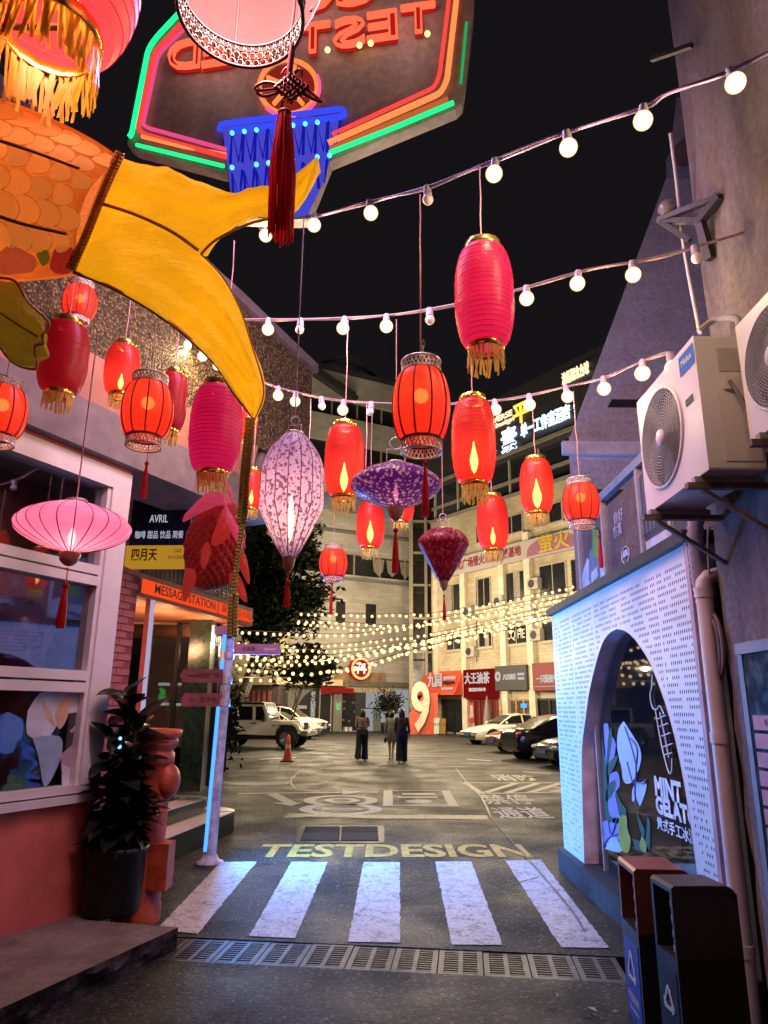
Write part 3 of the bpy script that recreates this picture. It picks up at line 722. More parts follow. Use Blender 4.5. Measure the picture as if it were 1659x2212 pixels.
def board(x0, x1, y0, y1, mat, left, name='arrow_board', s=None, s2=None):
    Y = 8.62; a, b = at(x0, (y0 + y1) / 2, Y), at(x1, (y0 + y1) / 2, Y); z0, z1 = at(x0, y1, Y).z, at(x0, y0, Y).z
    h = z1 - z0; W_ = b.x - a.x; Mb = fm(V((a.x, Y - .02, z0)), (1, .0, 0), Z)
    pts = [(.0, h * .5), (h * .28, 0), (W_, 0), (W_, h), (h * .28, h)] if left else [(0, 0), (W_, 0), (W_, h), (0, h)]
    o = MB().prism(pts, Mb, -.015, .015).build(name, mat, POST)
    if s: text(s, Mb @ Matrix.Translation((W_ * (.68 if left else .32), h * .5, .017)), h * .42, TXT_D, o, extrude=.001)
    if s2: text(s2, Mb @ Matrix.Translation((W_ * (.3 if left else .78), h * .5, .017)), h * .3, TXT_D if left else PW_, o, extrude=.001)
    return o
board(390, 482, 1445, 1474, ARB, True, s='戏剧广场', s2='Theatre'); board(391, 480, 1497, 1526, ARB, True, s='艺术街', s2='Art')
board(507, 606, 1391, 1414, PURB, False, s='欢喜巷', s2='TESTART')
mb = MB(); c = at(490, 1364, 8.7); mb.box((c.x, 8.68, c.z), (.24, .24, .09)); mb.build('sign_cap', PURB, POST)
# --- pillar post box with collars, side hood and low hatch
b0 = gd(292, 1990)
PBX = thing('pillar_post_box', 'rust red round pillar with a flared cap standing behind the potted rubber plant', 'post box', b0)
RB = pm('rust_red_enamel', (.52, .085, .03), .45, var=.45, scale=7, bump=.25, bscale=40)
Mt = Matrix.Translation(b0)
MB().lathe([(.19, 0), (.19, .12), (.18, .14), (.18, 1.18), (.19, 1.2)], 28, Mt).build('column', RB, PBX)
MB().lathe([(.185, 1.18), (.2, 1.2), (.2, 1.27), (.185, 1.28), (.185, 1.3), (.215, 1.33), (.225, 1.37), (.21, 1.39)], 28, Mt).build('collar', RB, PBX)
MB().lathe([(.2, 1.385), (.245, 1.41), (.25, 1.45), (.24, 1.462), (.001, 1.475)], 28, Mt).build('cap', RB, PBX)
q = b0 + V((.17, -.02, 1.05)); MB().sphere(q, .13, 16, 0, (.8, .9, 1.1)).build('side_hood', RB, PBX)
MB().box(b0 + V((.18, -.05, .42)), (.16, .2, .34)).build('hatch', RB, PBX)
# --- rubber plant in a dark square-ish planter
c = gd(255, 1985, .15); PLT = thing('rubber_plant', 'tall dark rubber plant in a black pot on the concrete step', 'potted plant', (c.x - .11, c.y + .14, .15))
o_ = PLT.location.copy(); PB = stained('grimy_black_pot', (.024, .022, .024), (.008, .008, .008), .5, True, .2, 3)
MB().lathe([(.01, .01), (.2, .01), (.21, .03), (.225, .42), (.24, .43), (.24, .47), (.217, .47), (.21, .41), (.01, .4)], 24, Matrix.Translation(o_)).build('pot', PB, PLT)
LEAF = pm('rubber_leaf', (.014, .016, .012), .22, var=.5, scale=8, spec=.5)
BARK = pm('plant_stem', (.05, .035, .025), .8)
rl = random.Random(11); lm = [leaf_mesh(L, L * .54, .22).mesh('leaf', LEAF) for L in (.22, .27, .32)]
for k in range(10):
    a = rl.uniform(0, 6.28); h = (1.72, 1.5, 1.32, 1.2, 1.1, 1.0, .92, .85, .8, .75)[k] - .1; lean = .03 + .10 * rl.random()
    if k == 0: lean = .03
    tipx, tipy = math.cos(a) * lean, math.sin(a) * lean
    path = smooth_path([o_ + V((tipx * .3, tipy * .3, .45)), o_ + V((tipx * .7, tipy * .7, .45 + (h - .45) * .55)), o_ + V((tipx, tipy, h))], 6)
    MB().tube(path, .011, 6).build('stem', BARK, PLT)
    nl = int(14 + 20 * (h - .45))
    for i in range(nl):
        t = .12 + .88 * i / nl; p = path[min(len(path) - 1, int(t * (len(path) - 1)))]
        el = R_(rl.uniform(15, 75)) if t > .85 else R_(rl.uniform(-35, 40))
        inst('leaf', rl.choice(lm), PLT, p - o_, (el, rl.uniform(-.4, .4), i * 2.4 + rl.uniform(-.4, .4)), (rl.uniform(.75, 1.15), rl.uniform(.7, 1.15), 1))
sp = o_ + V((.02, -.22, 1.2)); mb = MB(); mb.sphere(sp + V((0, 0, .06)), .012, 8); mb.sphere(sp, .015, 8)
tag(mb.build('plant_light', em('blue_spark', (.1, .5, 1), 6)), 'tiny blue pin light stuck in the rubber plant', 'light')
# ================================================================== RIGHT: gelato kiosk
XK, YK = 1.965, 8.33
YE = onp(1490, 1172, V((XK, 0, 0)), V((1, 0, 0))).y
WK = YK - YE; ZK0, ZK1 = .22, 2.70
MK = fm((XK, YK, 0), (0, -1, 0), Z)
def ka(x, y, o=0.0):
    p = onp(x, y, V((XK + o, 0, 0)), V((1, 0, 0))); return (YK - p.y, p.z)
KIO = thing('gelato_kiosk', 'white perforated metal shop front with a tall arched window, lit blue and violet', 'kiosk', (XK + .6, (YK + YE) / 2, 0))
aL = [ka(*p) for p in ((1262, 1853), (1257, 1643), (1265, 1555), (1276, 1482), (1298, 1399), (1315, 1370), (1332, 1359))]
aR = [ka(*p) for p in ((1332, 1359), (1352, 1364), (1376, 1387), (1410, 1445), (1452, 1570), (1490, 1765), (1508, 1875))]
aL[0] = (aL[0][0], ZK0); aR[-1] = (aR[-1][0], ZK0)
sm = lambda L: [(p.x, p.y) for p in smooth_path([(a, z, 0) for a, z in L], 6)]
aL, aR = sm(aL), sm(aR)
ZA = aL[-1][1]
def edge(L, z):
    for (a0, z0), (a1, z1) in zip(L, L[1:]):
        if min(z0, z1) - 1e-6 <= z <= max(z0, z1) + 1e-6:
            t = (z - z0) / (z1 - z0) if abs(z1 - z0) > 1e-9 else 0; return a0 + (a1 - a0) * t
    return L[-1][0]
rk = random.Random(5); mb = MB(); CWD, CHT = .0335, .0475
nrow = int((ZK1 - ZK0) / CHT); CHT = (ZK1 - ZK0) / nrow
oct_ = [(math.cos(PI / 8 + k * PI / 4), math.sin(PI / 8 + k * PI / 4)) for k in range(8)]
kv, kf = [], []
def kq(pts):
    n = len(kv); kv.extend(MK @ V((a, z, 0)) for a, z in pts); kf.append(list(range(n, n + len(pts))))
def cell(a, z, hw, hh):
    cx_, cz = a + CWD / 2, z + CHT / 2
    c = [(a + CWD, z + CHT), (a, z + CHT), (a, z), (a + CWD, z)]
    h = [(cx_ + hw * x, cz + hh * y) for x, y in oct_]
    n = len(kv); kv.extend(MK @ V((p[0], p[1], 0)) for p in c + h)
    for i in range(4):
        kf.append([n + i, n + (i + 1) % 4, n + 4 + (2 * i + 2) % 8, n + 4 + (2 * i + 1) % 8])
        kf.append([n + i, n + 4 + (2 * i + 1) % 8, n + 4 + 2 * i])
def run(a0, a1, z, za, row, dens):
    """cells of one row between a0 and a1 (a1 >= a0), holes in broken runs"""
    n = int((a1 - a0) / CWD); st = None; hole = True; left = rk.randint(4, 11)
    for i in range(n):
        if left <= 0: hole = not hole; left = rk.randint(3, 12) if hole else rk.choice((1, 1, 2, 3)) + int((1 - dens) * 9 * rk.random())
        left -= 1; a = a0 + i * CWD
        ok = hole and rk.random() < .3 + .7 * dens and .03 < a < WK - .05 and abs((a % .8) - .02) > .025 and 0 < row < nrow - 2
        if ok:
            if st is not None: kq([(st, z), (a, z), (a, za), (st, za)]); st = None
            cell(a, z, .0082 * (.75 + .25 * dens), .0135 * (.7 + .3 * dens))
        elif st is None: st = a
    e = a0 + n * CWD
    if st is not None: kq([(st, z), (e, z), (e, za), (st, za)])
    return e
for r in range(nrow):
    z, za = ZK0 + r * CHT, ZK0 + (r + 1) * CHT; hrel = (z - ZK0) / (ZK1 - ZK0)
    dens = min(1, .35 + hrel * 1.1)
    if za <= ZA:
        l0, l1, r0, r1_ = edge(aL, z), edge(aL, za), edge(aR, z), edge(aR, za)
        e = run(0, max(CWD, min(l0, l1) - .045), z, za, r, dens); kq([(e, z), (l0, z), (l1, za), (e, za)])
        st = WK - int((WK - max(r0, r1_) - .045) / CWD) * CWD
        kq([(r0, z), (st, z), (st, za), (r1_, za)]); run(st, WK + 1e-6, z, za, r, dens)
    elif z < ZA:
        l0, r0 = edge(aL, z), edge(aR, z); ap = aL[-1][0]
        e = run(0, l0 - .1, z, za, r, dens); st = WK - int((WK - r0 - .1) / CWD) * CWD
        kq([(e, z), (l0, z)] + [p for p in aL if p[1] > z] + [(ap, za), (e, za)]); kq([(ap, za)] + [p for p in aR if p[1] > z] + [(r0, z), (st, z), (st, za)])
        run(st, WK + 1e-6, z, za, r, dens)
    else: run(0, WK, z, za, r, dens); 
mb.add(kv, kf); mb.build('perforated_panel', WHITEP, KIO)
# backing sheet with the same arch left open
bp = [(0.01, ZK0)] + [(a - .01, z) for a, z in aL] + [(a + .01, z) for a, z in aR] + [(WK - .01, ZK0), (WK - .01, ZK1), (.01, ZK1)]
mb = MB(); mb.poly(bp, MK, -.06); mb.build('backing', pm('dark_backing', (.03, .03, .05), .7), KIO)
JAMB = pm('lilac_jamb', (.8, .66, .78), .5)
arch = aL + aR[1:]; mb = MB()
mb.grid([[MK @ V((a, z, .003)) for a, z in arch], [MK @ V((a, z, -.14)) for a, z in arch]]); mb.build('arch_jamb', JAMB, KIO)
mb = MB(); gx = -.115
gla = [(a, z) for a, z in arch]; mb.poly(gla, MK, gx); mb.build('arch_glass', glass('kiosk_glass', (.75, .82, .9), f0=.03, top=.22), KIO)
a0, z0 = ka(1310, 1850, .12); mb = MB(); mb.prism([(a0 - .03, ZK0), (a0, ZK0), (a0, 1.9), (a0 - .03, 1.9)], MK, gx - .02, gx + .02); mb.build('glazing_bar', pm('alu_bar', (.5, .45, .5), .4, .4), KIO)
# shell: side, far end, roof edge, plinth, room
MB().box((XK + 1.3, YK - .02, 1.4), (2.5, .03, 2.6)).build('end_wall', WHITEP, KIO); MB().box((XK + 1.3, YE + .05, 1.4), (2.4, .03, 2.6)).build('end_wall', WHITEP, KIO)
KRM = pm('kiosk_room', (.05, .055, .06), .6, var=.5, scale=1.5)
for nm_, c_, s_ in (('back_wall', (XK + 2.5, (YK + YE) / 2, 1.4), (.04, WK, 2.6)), ('floor', (XK + 1.3, (YK + YE) / 2, .16), (2.4, WK - .1, .04)), ('ceiling', (XK + 1.3, (YK + YE) / 2, 2.66), (2.4, WK - .1, .04))): MB().box(c_, s_).build(nm_, KRM, KIO)
mb = MB(); mb.box((XK + .06, (YK + YE) / 2, ZK1 + .035), (.24, WK + .06, .075)); mb.build('gutter', pm('black_gutter', (.02, .018, .02), .5), KIO)
mb = MB(); mb.box((XK + .1, (YK + YE) / 2, .108), (.34, WK, .215)); mb.build('plinth', stained('dark_plinth', (.07, .075, .085), (.03, .03, .035), .7, False, .2), KIO)
mb = MB(); mb.bar(MK @ V((WK - .02, ZK0, .01)), MK @ V((WK - .02, ZK1, .01)), .03, .05); mb.build('corner_trim', pm('pink_trim', (.5, .3, .36), .5), KIO)
mb = MB(); mb.box((XK + 1.2, 6.1, .75), (.6, 2.6, 1.1)); mb.build('counter', pm('dark_counter', (.03, .05, .05), .3), KIO)
# film decals on the arched glass
def kd(cx, cy): return ((2240 + cx / 2.211) * .54, (2500 + cy / 2.211) * .54)
def dec(pts, mat, dz=.006, name='window_print', crop=True):
    q = [ka(*(kd(*p) if crop else p), .12) for p in pts]; q = [(v.x, v.y) for v in smooth_path([V((*p, 0)) for p in q + q[:1]], 4)[:-1]]
    o = MB().poly(q, MK, gx + dz).build(name, mat, KIO); return o
DW_ = pm('pale_blue_print', (.45, .55, .72), .5, var=.1); DP = pm('violet_print', (.26, .24, .5), .5, var=.15); DG = pm('deep_green_print', (.02, .09, .07), .5); DO = pm('olive_print', (.3, .33, .04), .5); DB = pm('blue_line_print', (.08, .16, .45), .5)
dec([(575, 850), (530, 920), (515, 1040), (530, 1160), (555, 1260), (570, 1370), (600, 1405), (650, 1385), (700, 1300), (730, 1180), (715, 1080), (670, 1000), (620, 920)], DW_)
dec([(690, 1400), (770, 1390), (770, 1470), (720, 1600), (690, 1540), (650, 1560), (655, 1450)], DW_)
dec([(395, 880), (435, 880), (445, 1040), (420, 1210)], DP); dec([(470, 980), (505, 1060), (480, 1200), (440, 1280), (450, 1120)], DP)
dec([(390, 1120), (420, 1220), (415, 1580), (395, 1500)], DP); dec([(450, 1320), (520, 1300), (540, 1420), (500, 1500), (540, 1700), (500, 1760), (430, 1660), (440, 1480)], DP)
dec([(390, 1740), (530, 1710), (540, 1880), (450, 1960), (400, 1900)], DP)
for pts in ([(440, 980), (462, 900), (470, 1000), (440, 1220), (425, 1200)], [(440, 1220), (520, 1150), (500, 1240), (440, 1330)], [(430, 1420), (500, 1370), (490, 1470), (420, 1560)],
            [(385, 980), (430, 1400), (440, 1640), (480, 1720), (430, 1740), (400, 1560)], [(500, 1450), (560, 1580), (600, 1640), (580, 1780), (620, 1820), (600, 1860), (540, 1700)],
            [(690, 1660), (760, 1800), (750, 1880), (720, 1800)], [(790, 1690), (812, 1760), (805, 2000), (770, 1960)], [(650, 1890), (760, 1930), (800, 2010), (700, 1990)]): dec(pts, DG, .008)
dec([(540, 1690), (600, 1690), (610, 1800), (640, 1900), (620, 2010), (560, 1990), (530, 1850)], DO, .009); dec([(740, 1860), (780, 1940), (770, 2010), (720, 1960)], DO, .009)
dec([(410, 1980), (480, 1860), (560, 1980), (520, 2010)], DW_, .007)
def line(pts, r, mat, name='line_print'):
    P = [MK @ V((*ka(*kd(*p), .12), gx + .012)) for p in pts]; MB().tube(smooth_path(P, 4), r, 5).build(name, mat, KIO)
for pts in ([(590, 900), (640, 1050), (690, 1250), (680, 1450), (690, 1600)], [(640, 1000), (700, 1090), (690, 1260)], [(610, 1210), (640, 1330), (660, 1400)], [(690, 1390), (760, 1400), (780, 1360)], [(440, 1720), (470, 1860), (520, 1720)], [(400, 1950), (450, 1880), (530, 1850)]): line(pts, .006, DB)
WL = pm('white_line_print', (.75, .78, .85), .5)
for pts in ([(838, 440), (832, 560), (820, 610), (825, 680), (845, 740), (880, 745), (905, 715), (940, 790)], [(865, 755), (900, 960), (940, 1150), (985, 1305), (1010, 1290), (1012, 1180)],
            [(880, 835), (955, 800)], [(905, 900), (975, 870)], [(920, 985), (995, 955)], [(935, 1080), (1015, 1050)], [(905, 770), (945, 960), (985, 1170)], [(950, 1150), (1010, 1130)]): line(pts, .0055, WL)
def ktext(s, x0, x1, y0, y1, mat=WL, **k):
    A, Bq, Cq = ka(*kd(x0, y1), .12), ka(*kd(x1, y1), .12), ka(*kd((x0 + x1) / 2, y0), .12)
    zc = (ka(*kd((x0 + x1) / 2, y1), .12)[1] + Cq[1]) / 2; h = Cq[1] - ka(*kd((x0 + x1) / 2, y1), .12)[1]
    M = MK @ Matrix.Translation(((A[0] + Bq[0]) / 2, zc, gx + .01)) @ Matrix.Diagonal((1, h / .86, 1, 1))
    return text(s, M, 1.0, mat, KIO, width=Bq[0] - A[0], extrude=0, **k)
ktext('MINT', 868, 1100, 1365, 1565, offset=.05); ktext('GELATO', 880, 1240, 1570, 1750, offset=.05); ktext('意式手工冰淇淋', 890, 1290, 1790, 1900, offset=.02)
mb = MB(); p0, p1 = V((XK + .9, 5.75, 1.22)), V((XK + .9, 5.05, 1.22)); mb.tube([p0, p1], .012, 6); mb.build('tube_lamp', em('warm_tube', (1, .75, .3), 4), KIO)
mb = MB(); mb.box((XK + .75, 6.75, 2.42), (.04, .7, .28)); mb.build('menu_screen', em('blue_screen', (.08, .3, .8), .7), KIO)

# --- roof terrace screens over the kiosk
TER = thing('terrace_screen', 'row of brown see-through panels between grey posts on the kiosk roof', 'fence', (2.15, 6.6, 2.78))
XT = 2.14; POSTG = pm('grey_post', (.34, .31, .36), .5, .2); ty = lambda x, y: onp(x, y, V((XT, 0, 0)), V((1, 0, 0))).y
ys = [ty(1256, 1220), ty(1308, 1180), ty(1389, 1150), ty(1452, 1130)]
for y in ys: MB().box((XT, y, 3.2), (.05, .05, .86)).build('post', POSTG, TER)
ys.append(ys[-1] - .75)
PANEL = [pm('brown_acrylic', (.13, .09, .10), .22, var=.2), pm('brown_acrylic2', (.15, .1, .105), .25, var=.2), pm('dark_lattice', (.05, .045, .06), .5), pm('dark_lattice2', (.06, .05, .065), .5)]
pn = []
for k in range(4):
    a, b = ys[k] - .03, ys[k + 1] + .03; pn.append(MB().box((XT + .01, (a + b) / 2, 3.18), (.012, a - b, .74)).build('panel', PANEL[k], TER))
MB().bar((XT, 7.35, 3.66), (XT, 4.3, 3.66), .06, .08).build('top_rail', pm('blue_grey_rail', (.2, .23, .32), .4), TER)
def tp(k, u, v): return V((XT - .004, ys[k] + (ys[k + 1] - ys[k]) * u, 2.81 + .74 * v))
def art(k, pts, mat, o=0.0, name='drawing'):
    mb = MB(); mb.add([tp(k, u, v) - V((.003 + o, 0, 0)) for u, v in pts], [list(range(len(pts)))]); mb.build(name, mat, pn[k])
PALE = pm('pale_print', (.42, .4, .48), .6); MIDB = pm('slate_print', (.1, .12, .2), .6); LEAFP = pm('leaf_green_print', (.1, .26, .05), .6)
art(0, [(.0, .0), (1, 0), (1, .34), (.7, .46), (.5, .3), (.3, .52), (.0, .3)], PALE); art(0, [(.3, .2), (.45, .05), (.75, .12), (.8, .5), (.62, .62), (.4, .55)], MIDB, .002)
art(0, [(.55, .45), (.8, .4), (.85, .75), (.6, .85)], LEAFP, .004); art(0, [(.42, .12), (.7, .16), (.68, .3), (.44, .26)], PALE, .005)
MT1 = lambda k, u, v: fm(tp(k, u, v) - V((.004, 0, 0)), (0, -1, 0), Z)
text('你好', MT1(1, .45, .72), .13, PALE, pn[1], extrude=.0005); text('市集', MT1(1, .4, .56), .13, PALE, pn[1], extrude=.0005)
mb = MB(); mb.tube([tp(1, .55 + .1 * math.cos(t * PI / 8), .22 + .1 * math.sin(t * PI / 8)) for t in range(16)], .007, 5, closed=True); mb.build('logo_ring', PALE, pn[1]); art(1, [(.46, .2), (.64, .2), (.6, .28), (.5, .28)], PALE)
art(2, [(.1, .1), (.9, .1), (.9, .22), (.1, .22)], PALE)
for i in range(7): MB().bar(tp(2, .08 + .13 * i, .3), tp(2, .08 + .13 * i, .97), .02, .02).build('slat', MIDB, TER)

# --- old rendered wall
XW = 2.03
OW = thing('rendered_wall', 'tall stained grey render wall carrying the two air conditioner units', 'wall', (XW + 1.5, 1, 0))
mb = MB(); rows = []
for i in range(25):
    y = 4.0 if i == 24 else 4.0 - (24 - i) * .34
    rows.append([V((XW + noise.noise(V((y * 2, z * .42, 3))) * .015, y, z * .42 + 3.1)) for z in range(30)])
mb.grid(rows, 0, True); e = rows[-1]
mb.grid([e, [p + V((3, 0, 0)) for p in e]], 0, False); mb.build('wall_face', CONC, OW)
mb = MB(); rows = []
for i in range(25):
    y = 4.26 - (24 - i) * .34
    rows.append([V((XW + .0 + noise.noise(V((y * 3, z * .12, 9))) * .012 + (.02 if z == 26 else 0), y + noise.noise(V((z * .5, 1, 2))) * .035 * (i == 24), z * .12)) for z in range(27)])
mb.grid(rows, 0, True); e = rows[-1]; mb.grid([e, [p + V((3, 0, 0)) for p in e]], 0, False)
tl = [r[-1] for r in rows]; mb.grid([tl, [p + V((.4, 0, .001)) for p in tl]], 0, False); mb.build('wall_base', stained('old_concrete_low', (.31, .25, .25), (.1, .07, .075), .9, True, .5, 2.2), OW)
def onw(x, y, o=0.0): return onp(x, y, V((XW - o, 0, 0)), V((1, 0, 0)))
# dark window with a column of coloured plaques
NB = thing('plaque_window', 'dark framed window with a stack of red plaques at the edge of the wall', 'window', onw(1625, 1800))
yw0 = onw(1606, 1600).y - .15; zt_, zb_2 = onw(1612, 1415).z, .75
MWN = fm((XW - .012, yw0, 0), (0, -1, 0), Z)
MB().prism([(0, zb_2), (1, zb_2), (1, zt_), (0, zt_)], MWN, .0, .012).build('pane', pm('dark_pane', (.02, .025, .04), .15), NB)
mb = MB(); mb.prism([(-.05, zb_2 - .05), (0, zb_2 - .05), (0, zt_ + .06), (-.05, zt_ + .06)], MWN, 0, .016); mb.prism([(0, zt_), (1, zt_), (1, zt_ + .06), (0, zt_ + .06)], MWN, 0, .05); mb.build('frame', pm('grey_frame', (.2, .17, .18), .5), NB)
PQ = pm('salmon_plaque', (.5, .12, .1), .5, var=.2)
zq0, zq1 = onw(1645, 1545).z, onw(1640, 1795).z
for k in range(7):
    z = zq0 + (zq1 - zq0) * k / 6.4; h = abs(zq1 - zq0) / 6.4 * .8
    o = MB().prism([(.06, z - h), (.4, z - h), (.4, z), (.06, z)], MWN, .014, .026).build('plaque', PQ, NB)
    text(('营业中', '咖啡', '甜品', '手作', '花店', '书屋', '二楼')[k], MWN @ Matrix.Translation((.23, z - h / 2, .028)), h * .45, TXT_D, o, extrude=.0005)
# cable loop hung on the wall
c = onw(1545, 1395, .03); mb = MB()
mb.tube([V((c.x, c.y + .1 * math.sin(t * PI / 12), c.z + .19 * math.cos(t * PI / 12))) for t in range(24)], .013, 6, closed=True)
mb.tube([V((c.x - .01, c.y + .085 * math.sin(t * PI / 12) + .01, c.z - .01 + .18 * math.cos(t * PI / 12))) for t in range(24)], .011, 6, closed=True)
tag(mb.build('cable_loop', pm('mauve_cable', (.2, .13, .14), .6)), 'coil of cable hanging on the stained wall beside the downpipe', 'cable')
mb = MB(); mb.tube(smooth_path([c + Z * .19, c + V((0, -.05, .6)), V((c.x, c.y - .1, 2.75))], 5), .006, 5); tag(mb.build('cable', CORD_W), 'thin pale cable running up from the cable coil to the bracket', 'cable')
# downpipe
mb = MB(); XP, YP = 1.975, 4.36
ze = onp(1532, 1243, V((0, YP, 0)), V((0, 1, 0))).z
mb.tube([(XP + .35, YP, ze), (XP + .09, YP, ze), (XP + .035, YP, ze - .015), (XP + .008, YP, ze - .045), (XP, YP, ze - .1), (XP, YP, 1.2), (XP, YP, 0)], .05, 14)
for z in (ze - .11, 1.5, .4): mb.tube([(XP, YP, z - .03), (XP, YP, z + .03)], .056, 14)
tag(mb.build('downpipe', pm('cream_pvc', (.66, .55, .55), .4, var=.1)), 'pale plastic downpipe with an elbow at the corner of the white kiosk', 'pipe')
mb = MB(); P = smooth_path([(2.0, 4.4, 2.2), (1.985, 4.42, 2.45), (1.98, 4.4, 2.75), (2.02, 4.35, 3.0)], 14)
mb.tube(P, [.045 + .008 * (i % 2) for i in range(len(P))], 12); tag(mb.build('corrugated_hose', pm('lilac_hose', (.3, .24, .3), .5)), 'ribbed hose end wrapped at the top corner of the kiosk', 'hose')
mb = MB(); mb.box((2.22, 4.33, 1.3), (.3, .12, 2.6)); tag(mb.build('gap_shade_sheet', DARK), 'black sheet added for the dark gap behind the downpipe', 'board')  # dark gap drawn as a black sheet, no real board

# --- air conditioners
ACW = pm('ac_white_enamel', (.74, .66, .68), .38, var=.06, scale=2, bump=.02); ACG = pm('ac_grey_grille', (.33, .3, .33), .45); ACD = pm('ac_dark_inside', (.05, .045, .05), .6); ACH = pm('ac_hub', (.62, .55, .58), .4)
def aircon(X, Y0, W_, z0, z1, dpt, label, logo):
    root = thing('air_conditioner', label, 'air conditioner', (X + dpt / 2, Y0 - W_ / 2, z0), group='air conditioners on the wall')
    M = fm((X, Y0, z0), (0, -1, 0), Z); h = z1 - z0; r = h * .385; ca, cz = .055 + r, h * .5
    b = .03
    mb = MB(); ring = [(ca + r * math.cos(t * PI / 24), cz + r * math.sin(t * PI / 24)) for t in range(48)]
    # front sheet with a round hole
    sq = []
    for t in range(48):
        c_, s_ = math.cos(t * PI / 24), math.sin(t * PI / 24)
        k = min(((W_ - ca) if c_ > 0 else ca) / max(1e-6, abs(c_)), ((h - cz) if s_ > 0 else cz) / max(1e-6, abs(s_)))
        sq.append((ca + c_ * k, cz + s_ * k))
    for (cx_, cz_) in ((0, 0), (W_, 0), (W_, h), (0, h)):
        i = min(range(48), key=lambda i: (sq[i][0] - cx_) ** 2 + (sq[i][1] - cz_) ** 2); sq[i] = (cx_, cz_)
    mb.add([M @ V((*p, 0)) for p in ring] + [M @ V((*p, 0)) for p in sq], [(t, (t + 1) % 48, 48 + (t + 1) % 48, 48 + t) for t in range(48)][::1])
    mb.grid([[M @ V((*p, 0)) for p in ring + ring[:1]], [M @ V((*p, -.05)) for p in ring + ring[:1]]])
    B_ = [M @ V((a, z, d)) for d in (0, -dpt) for a, z in ((0, 0), (W_, 0), (W_, h), (0, h))]
    mb.add(B_, [(0, 4, 5, 1), (1, 5, 6, 2), (2, 6, 7, 3), (3, 7, 4, 0), (4, 7, 6, 5)])
    o = mb.build('casing', ACW, root); bv = o.modifiers.new('edge', 'BEVEL'); bv.width = .012; bv.segments = 2; bv.limit_method = 'ANGLE'
    mb = MB(); mb.poly(ring, M, -.045); mb.build('fan_recess', ACD, root)
    mb = MB()
    for k in range(3):
        a = k * 2.094 + .5; P = [M @ V((ca + q * math.cos(a + w_), cz + q * math.sin(a + w_), -.035 + .01 * (w_ > .3))) for q, w_ in ((.05, -.2), (r * .6, -.55), (r * .93, -.4), (r * .93, .45), (r * .6, .4), (.05, .25))]
        mb.add(P, [list(range(6))])
    mb.build('fan_blade', ACG, root)
    mb = MB()
    for k in range(1, 15):
        q = r * (.16 + .84 * k / 14.2); mb.tube([M @ V((ca + q * math.cos(t * PI / 20), cz + q * math.sin(t * PI / 20), .012)) for t in range(40)], .0028, 4, closed=True)
    for k in range(44):
        a = k * 2 * PI / 44; mb.tube([M @ V((ca + r * f_ * math.cos(a + (f_ - .2) * .9), cz + r * f_ * math.sin(a + (f_ - .2) * .9), .008)) for f_ in (.17, .38, .6, .8, 1.0)], .0024, 4, cap=False)
    mb.build('fan_grille', ACG, root)
    mb = MB(); mb.tube([M @ V((ca + (r + .006) * math.cos(t * PI / 24), cz + (r + .006) * math.sin(t * PI / 24), .006)) for t in range(48)], .008, 6, closed=True); mb.build('grille_ring', ACW, root)
    MB().lathe([(.001, .022), (.048, .02), (.052, .01), (.052, 0)], 20, M @ Matrix.Translation((ca, cz, 0))).build('hub', ACH, root)
    # side: grip pocket, valve cover, pressed panel
    S = fm((X + .0, Y0 - W_, z0), (1, 0, 0), Z)
    mb = MB(); mb.prism([(dpt * .38, h * .72), (dpt * .8, h * .72), (dpt * .8, h * .9), (dpt * .38, h * .9)], S, .0, .004); mb.build('grip_pocket', pm('ac_shadowed_pocket', (.45, .4, .42), .5), root)  # pocket's shade put into the panel's greyer colour
    mb = MB(); mb.prism([(dpt * .3, h * .06), (dpt * .92, h * .06), (dpt * .92, h * .55), (dpt * .3, h * .55)], S, 0, .006); mb.prism([(dpt * .42, h * .58), (dpt * .6, h * .58), (dpt * .6, h * .69), (dpt * .42, h * .69)], S, 0, .02); mb.build('valve_cover', ACW, root)
    if logo:
        q = [(W_ - .2, h - .15), (W_ - .012, h - .15), (W_ - .012, h - .035), (W_ - .2, h - .035)]; o = MB().poly(q, M, .003).build('logo_sticker', pm('blue_sticker', (.02, .14, .5), .4), root)
        text('Midea', M @ Matrix.Translation((W_ - .106, h - .088, .005)), .055, pm('white_print', (.8, .8, .82), .5), root, extrude=.0003)
        MB().prism([(W_ - .17, h * .55), (W_ - .08, h * .55), (W_ - .08, h * .6), (W_ - .17, h * .6)], M, 0, .004).build('vent_slot', ACD, root)
    # feet and steel bracket arms
    for a in (.12, W_ - .12): MB().box(M @ V((a, -.018, -dpt / 2)), (dpt + .06, .04, .03)).build('foot', ACG, root)
    for a in (.12, W_ - .12):
        mb = MB(); p = M @ V((a, -.05, .07)); q = V((XW, p.y, p.z)); mb.bar(p, q, .04, .03); mb.bar(p + V((.08, 0, -.02)), V((XW, p.y, p.z - .28)), .03, .02); mb.build('bracket', RUST, root)
    return root
aircon(1.63, 4.26, .87, 2.82, 3.57, .3, 'white air conditioner unit with blue logo sticker, farther along the wall', True)
aircon(1.765, 3.22, .9, 2.90, 3.52, .27, 'white air conditioner unit cut by the picture edge, nearer one', False)
mb = MB(); P = smooth_path([(1.78, 3.37, 3.3), (1.83, 3.34, 3.15), (1.88, 3.33, 3.0), (1.9, 3.33, 2.9), (2.02, 3.34, 2.85)], 6); mb.tube(P, .011, 6); tag(mb.build('refrigerant_hose', pm('mauve_hose', (.22, .16, .22), .5)), 'drooping hose between the two air conditioners', 'hose')
BR = thing('wall_bracket', 'dark triangular steel bracket with a small camera high on the wall', 'bracket', atd(1530, 540, 4.6))
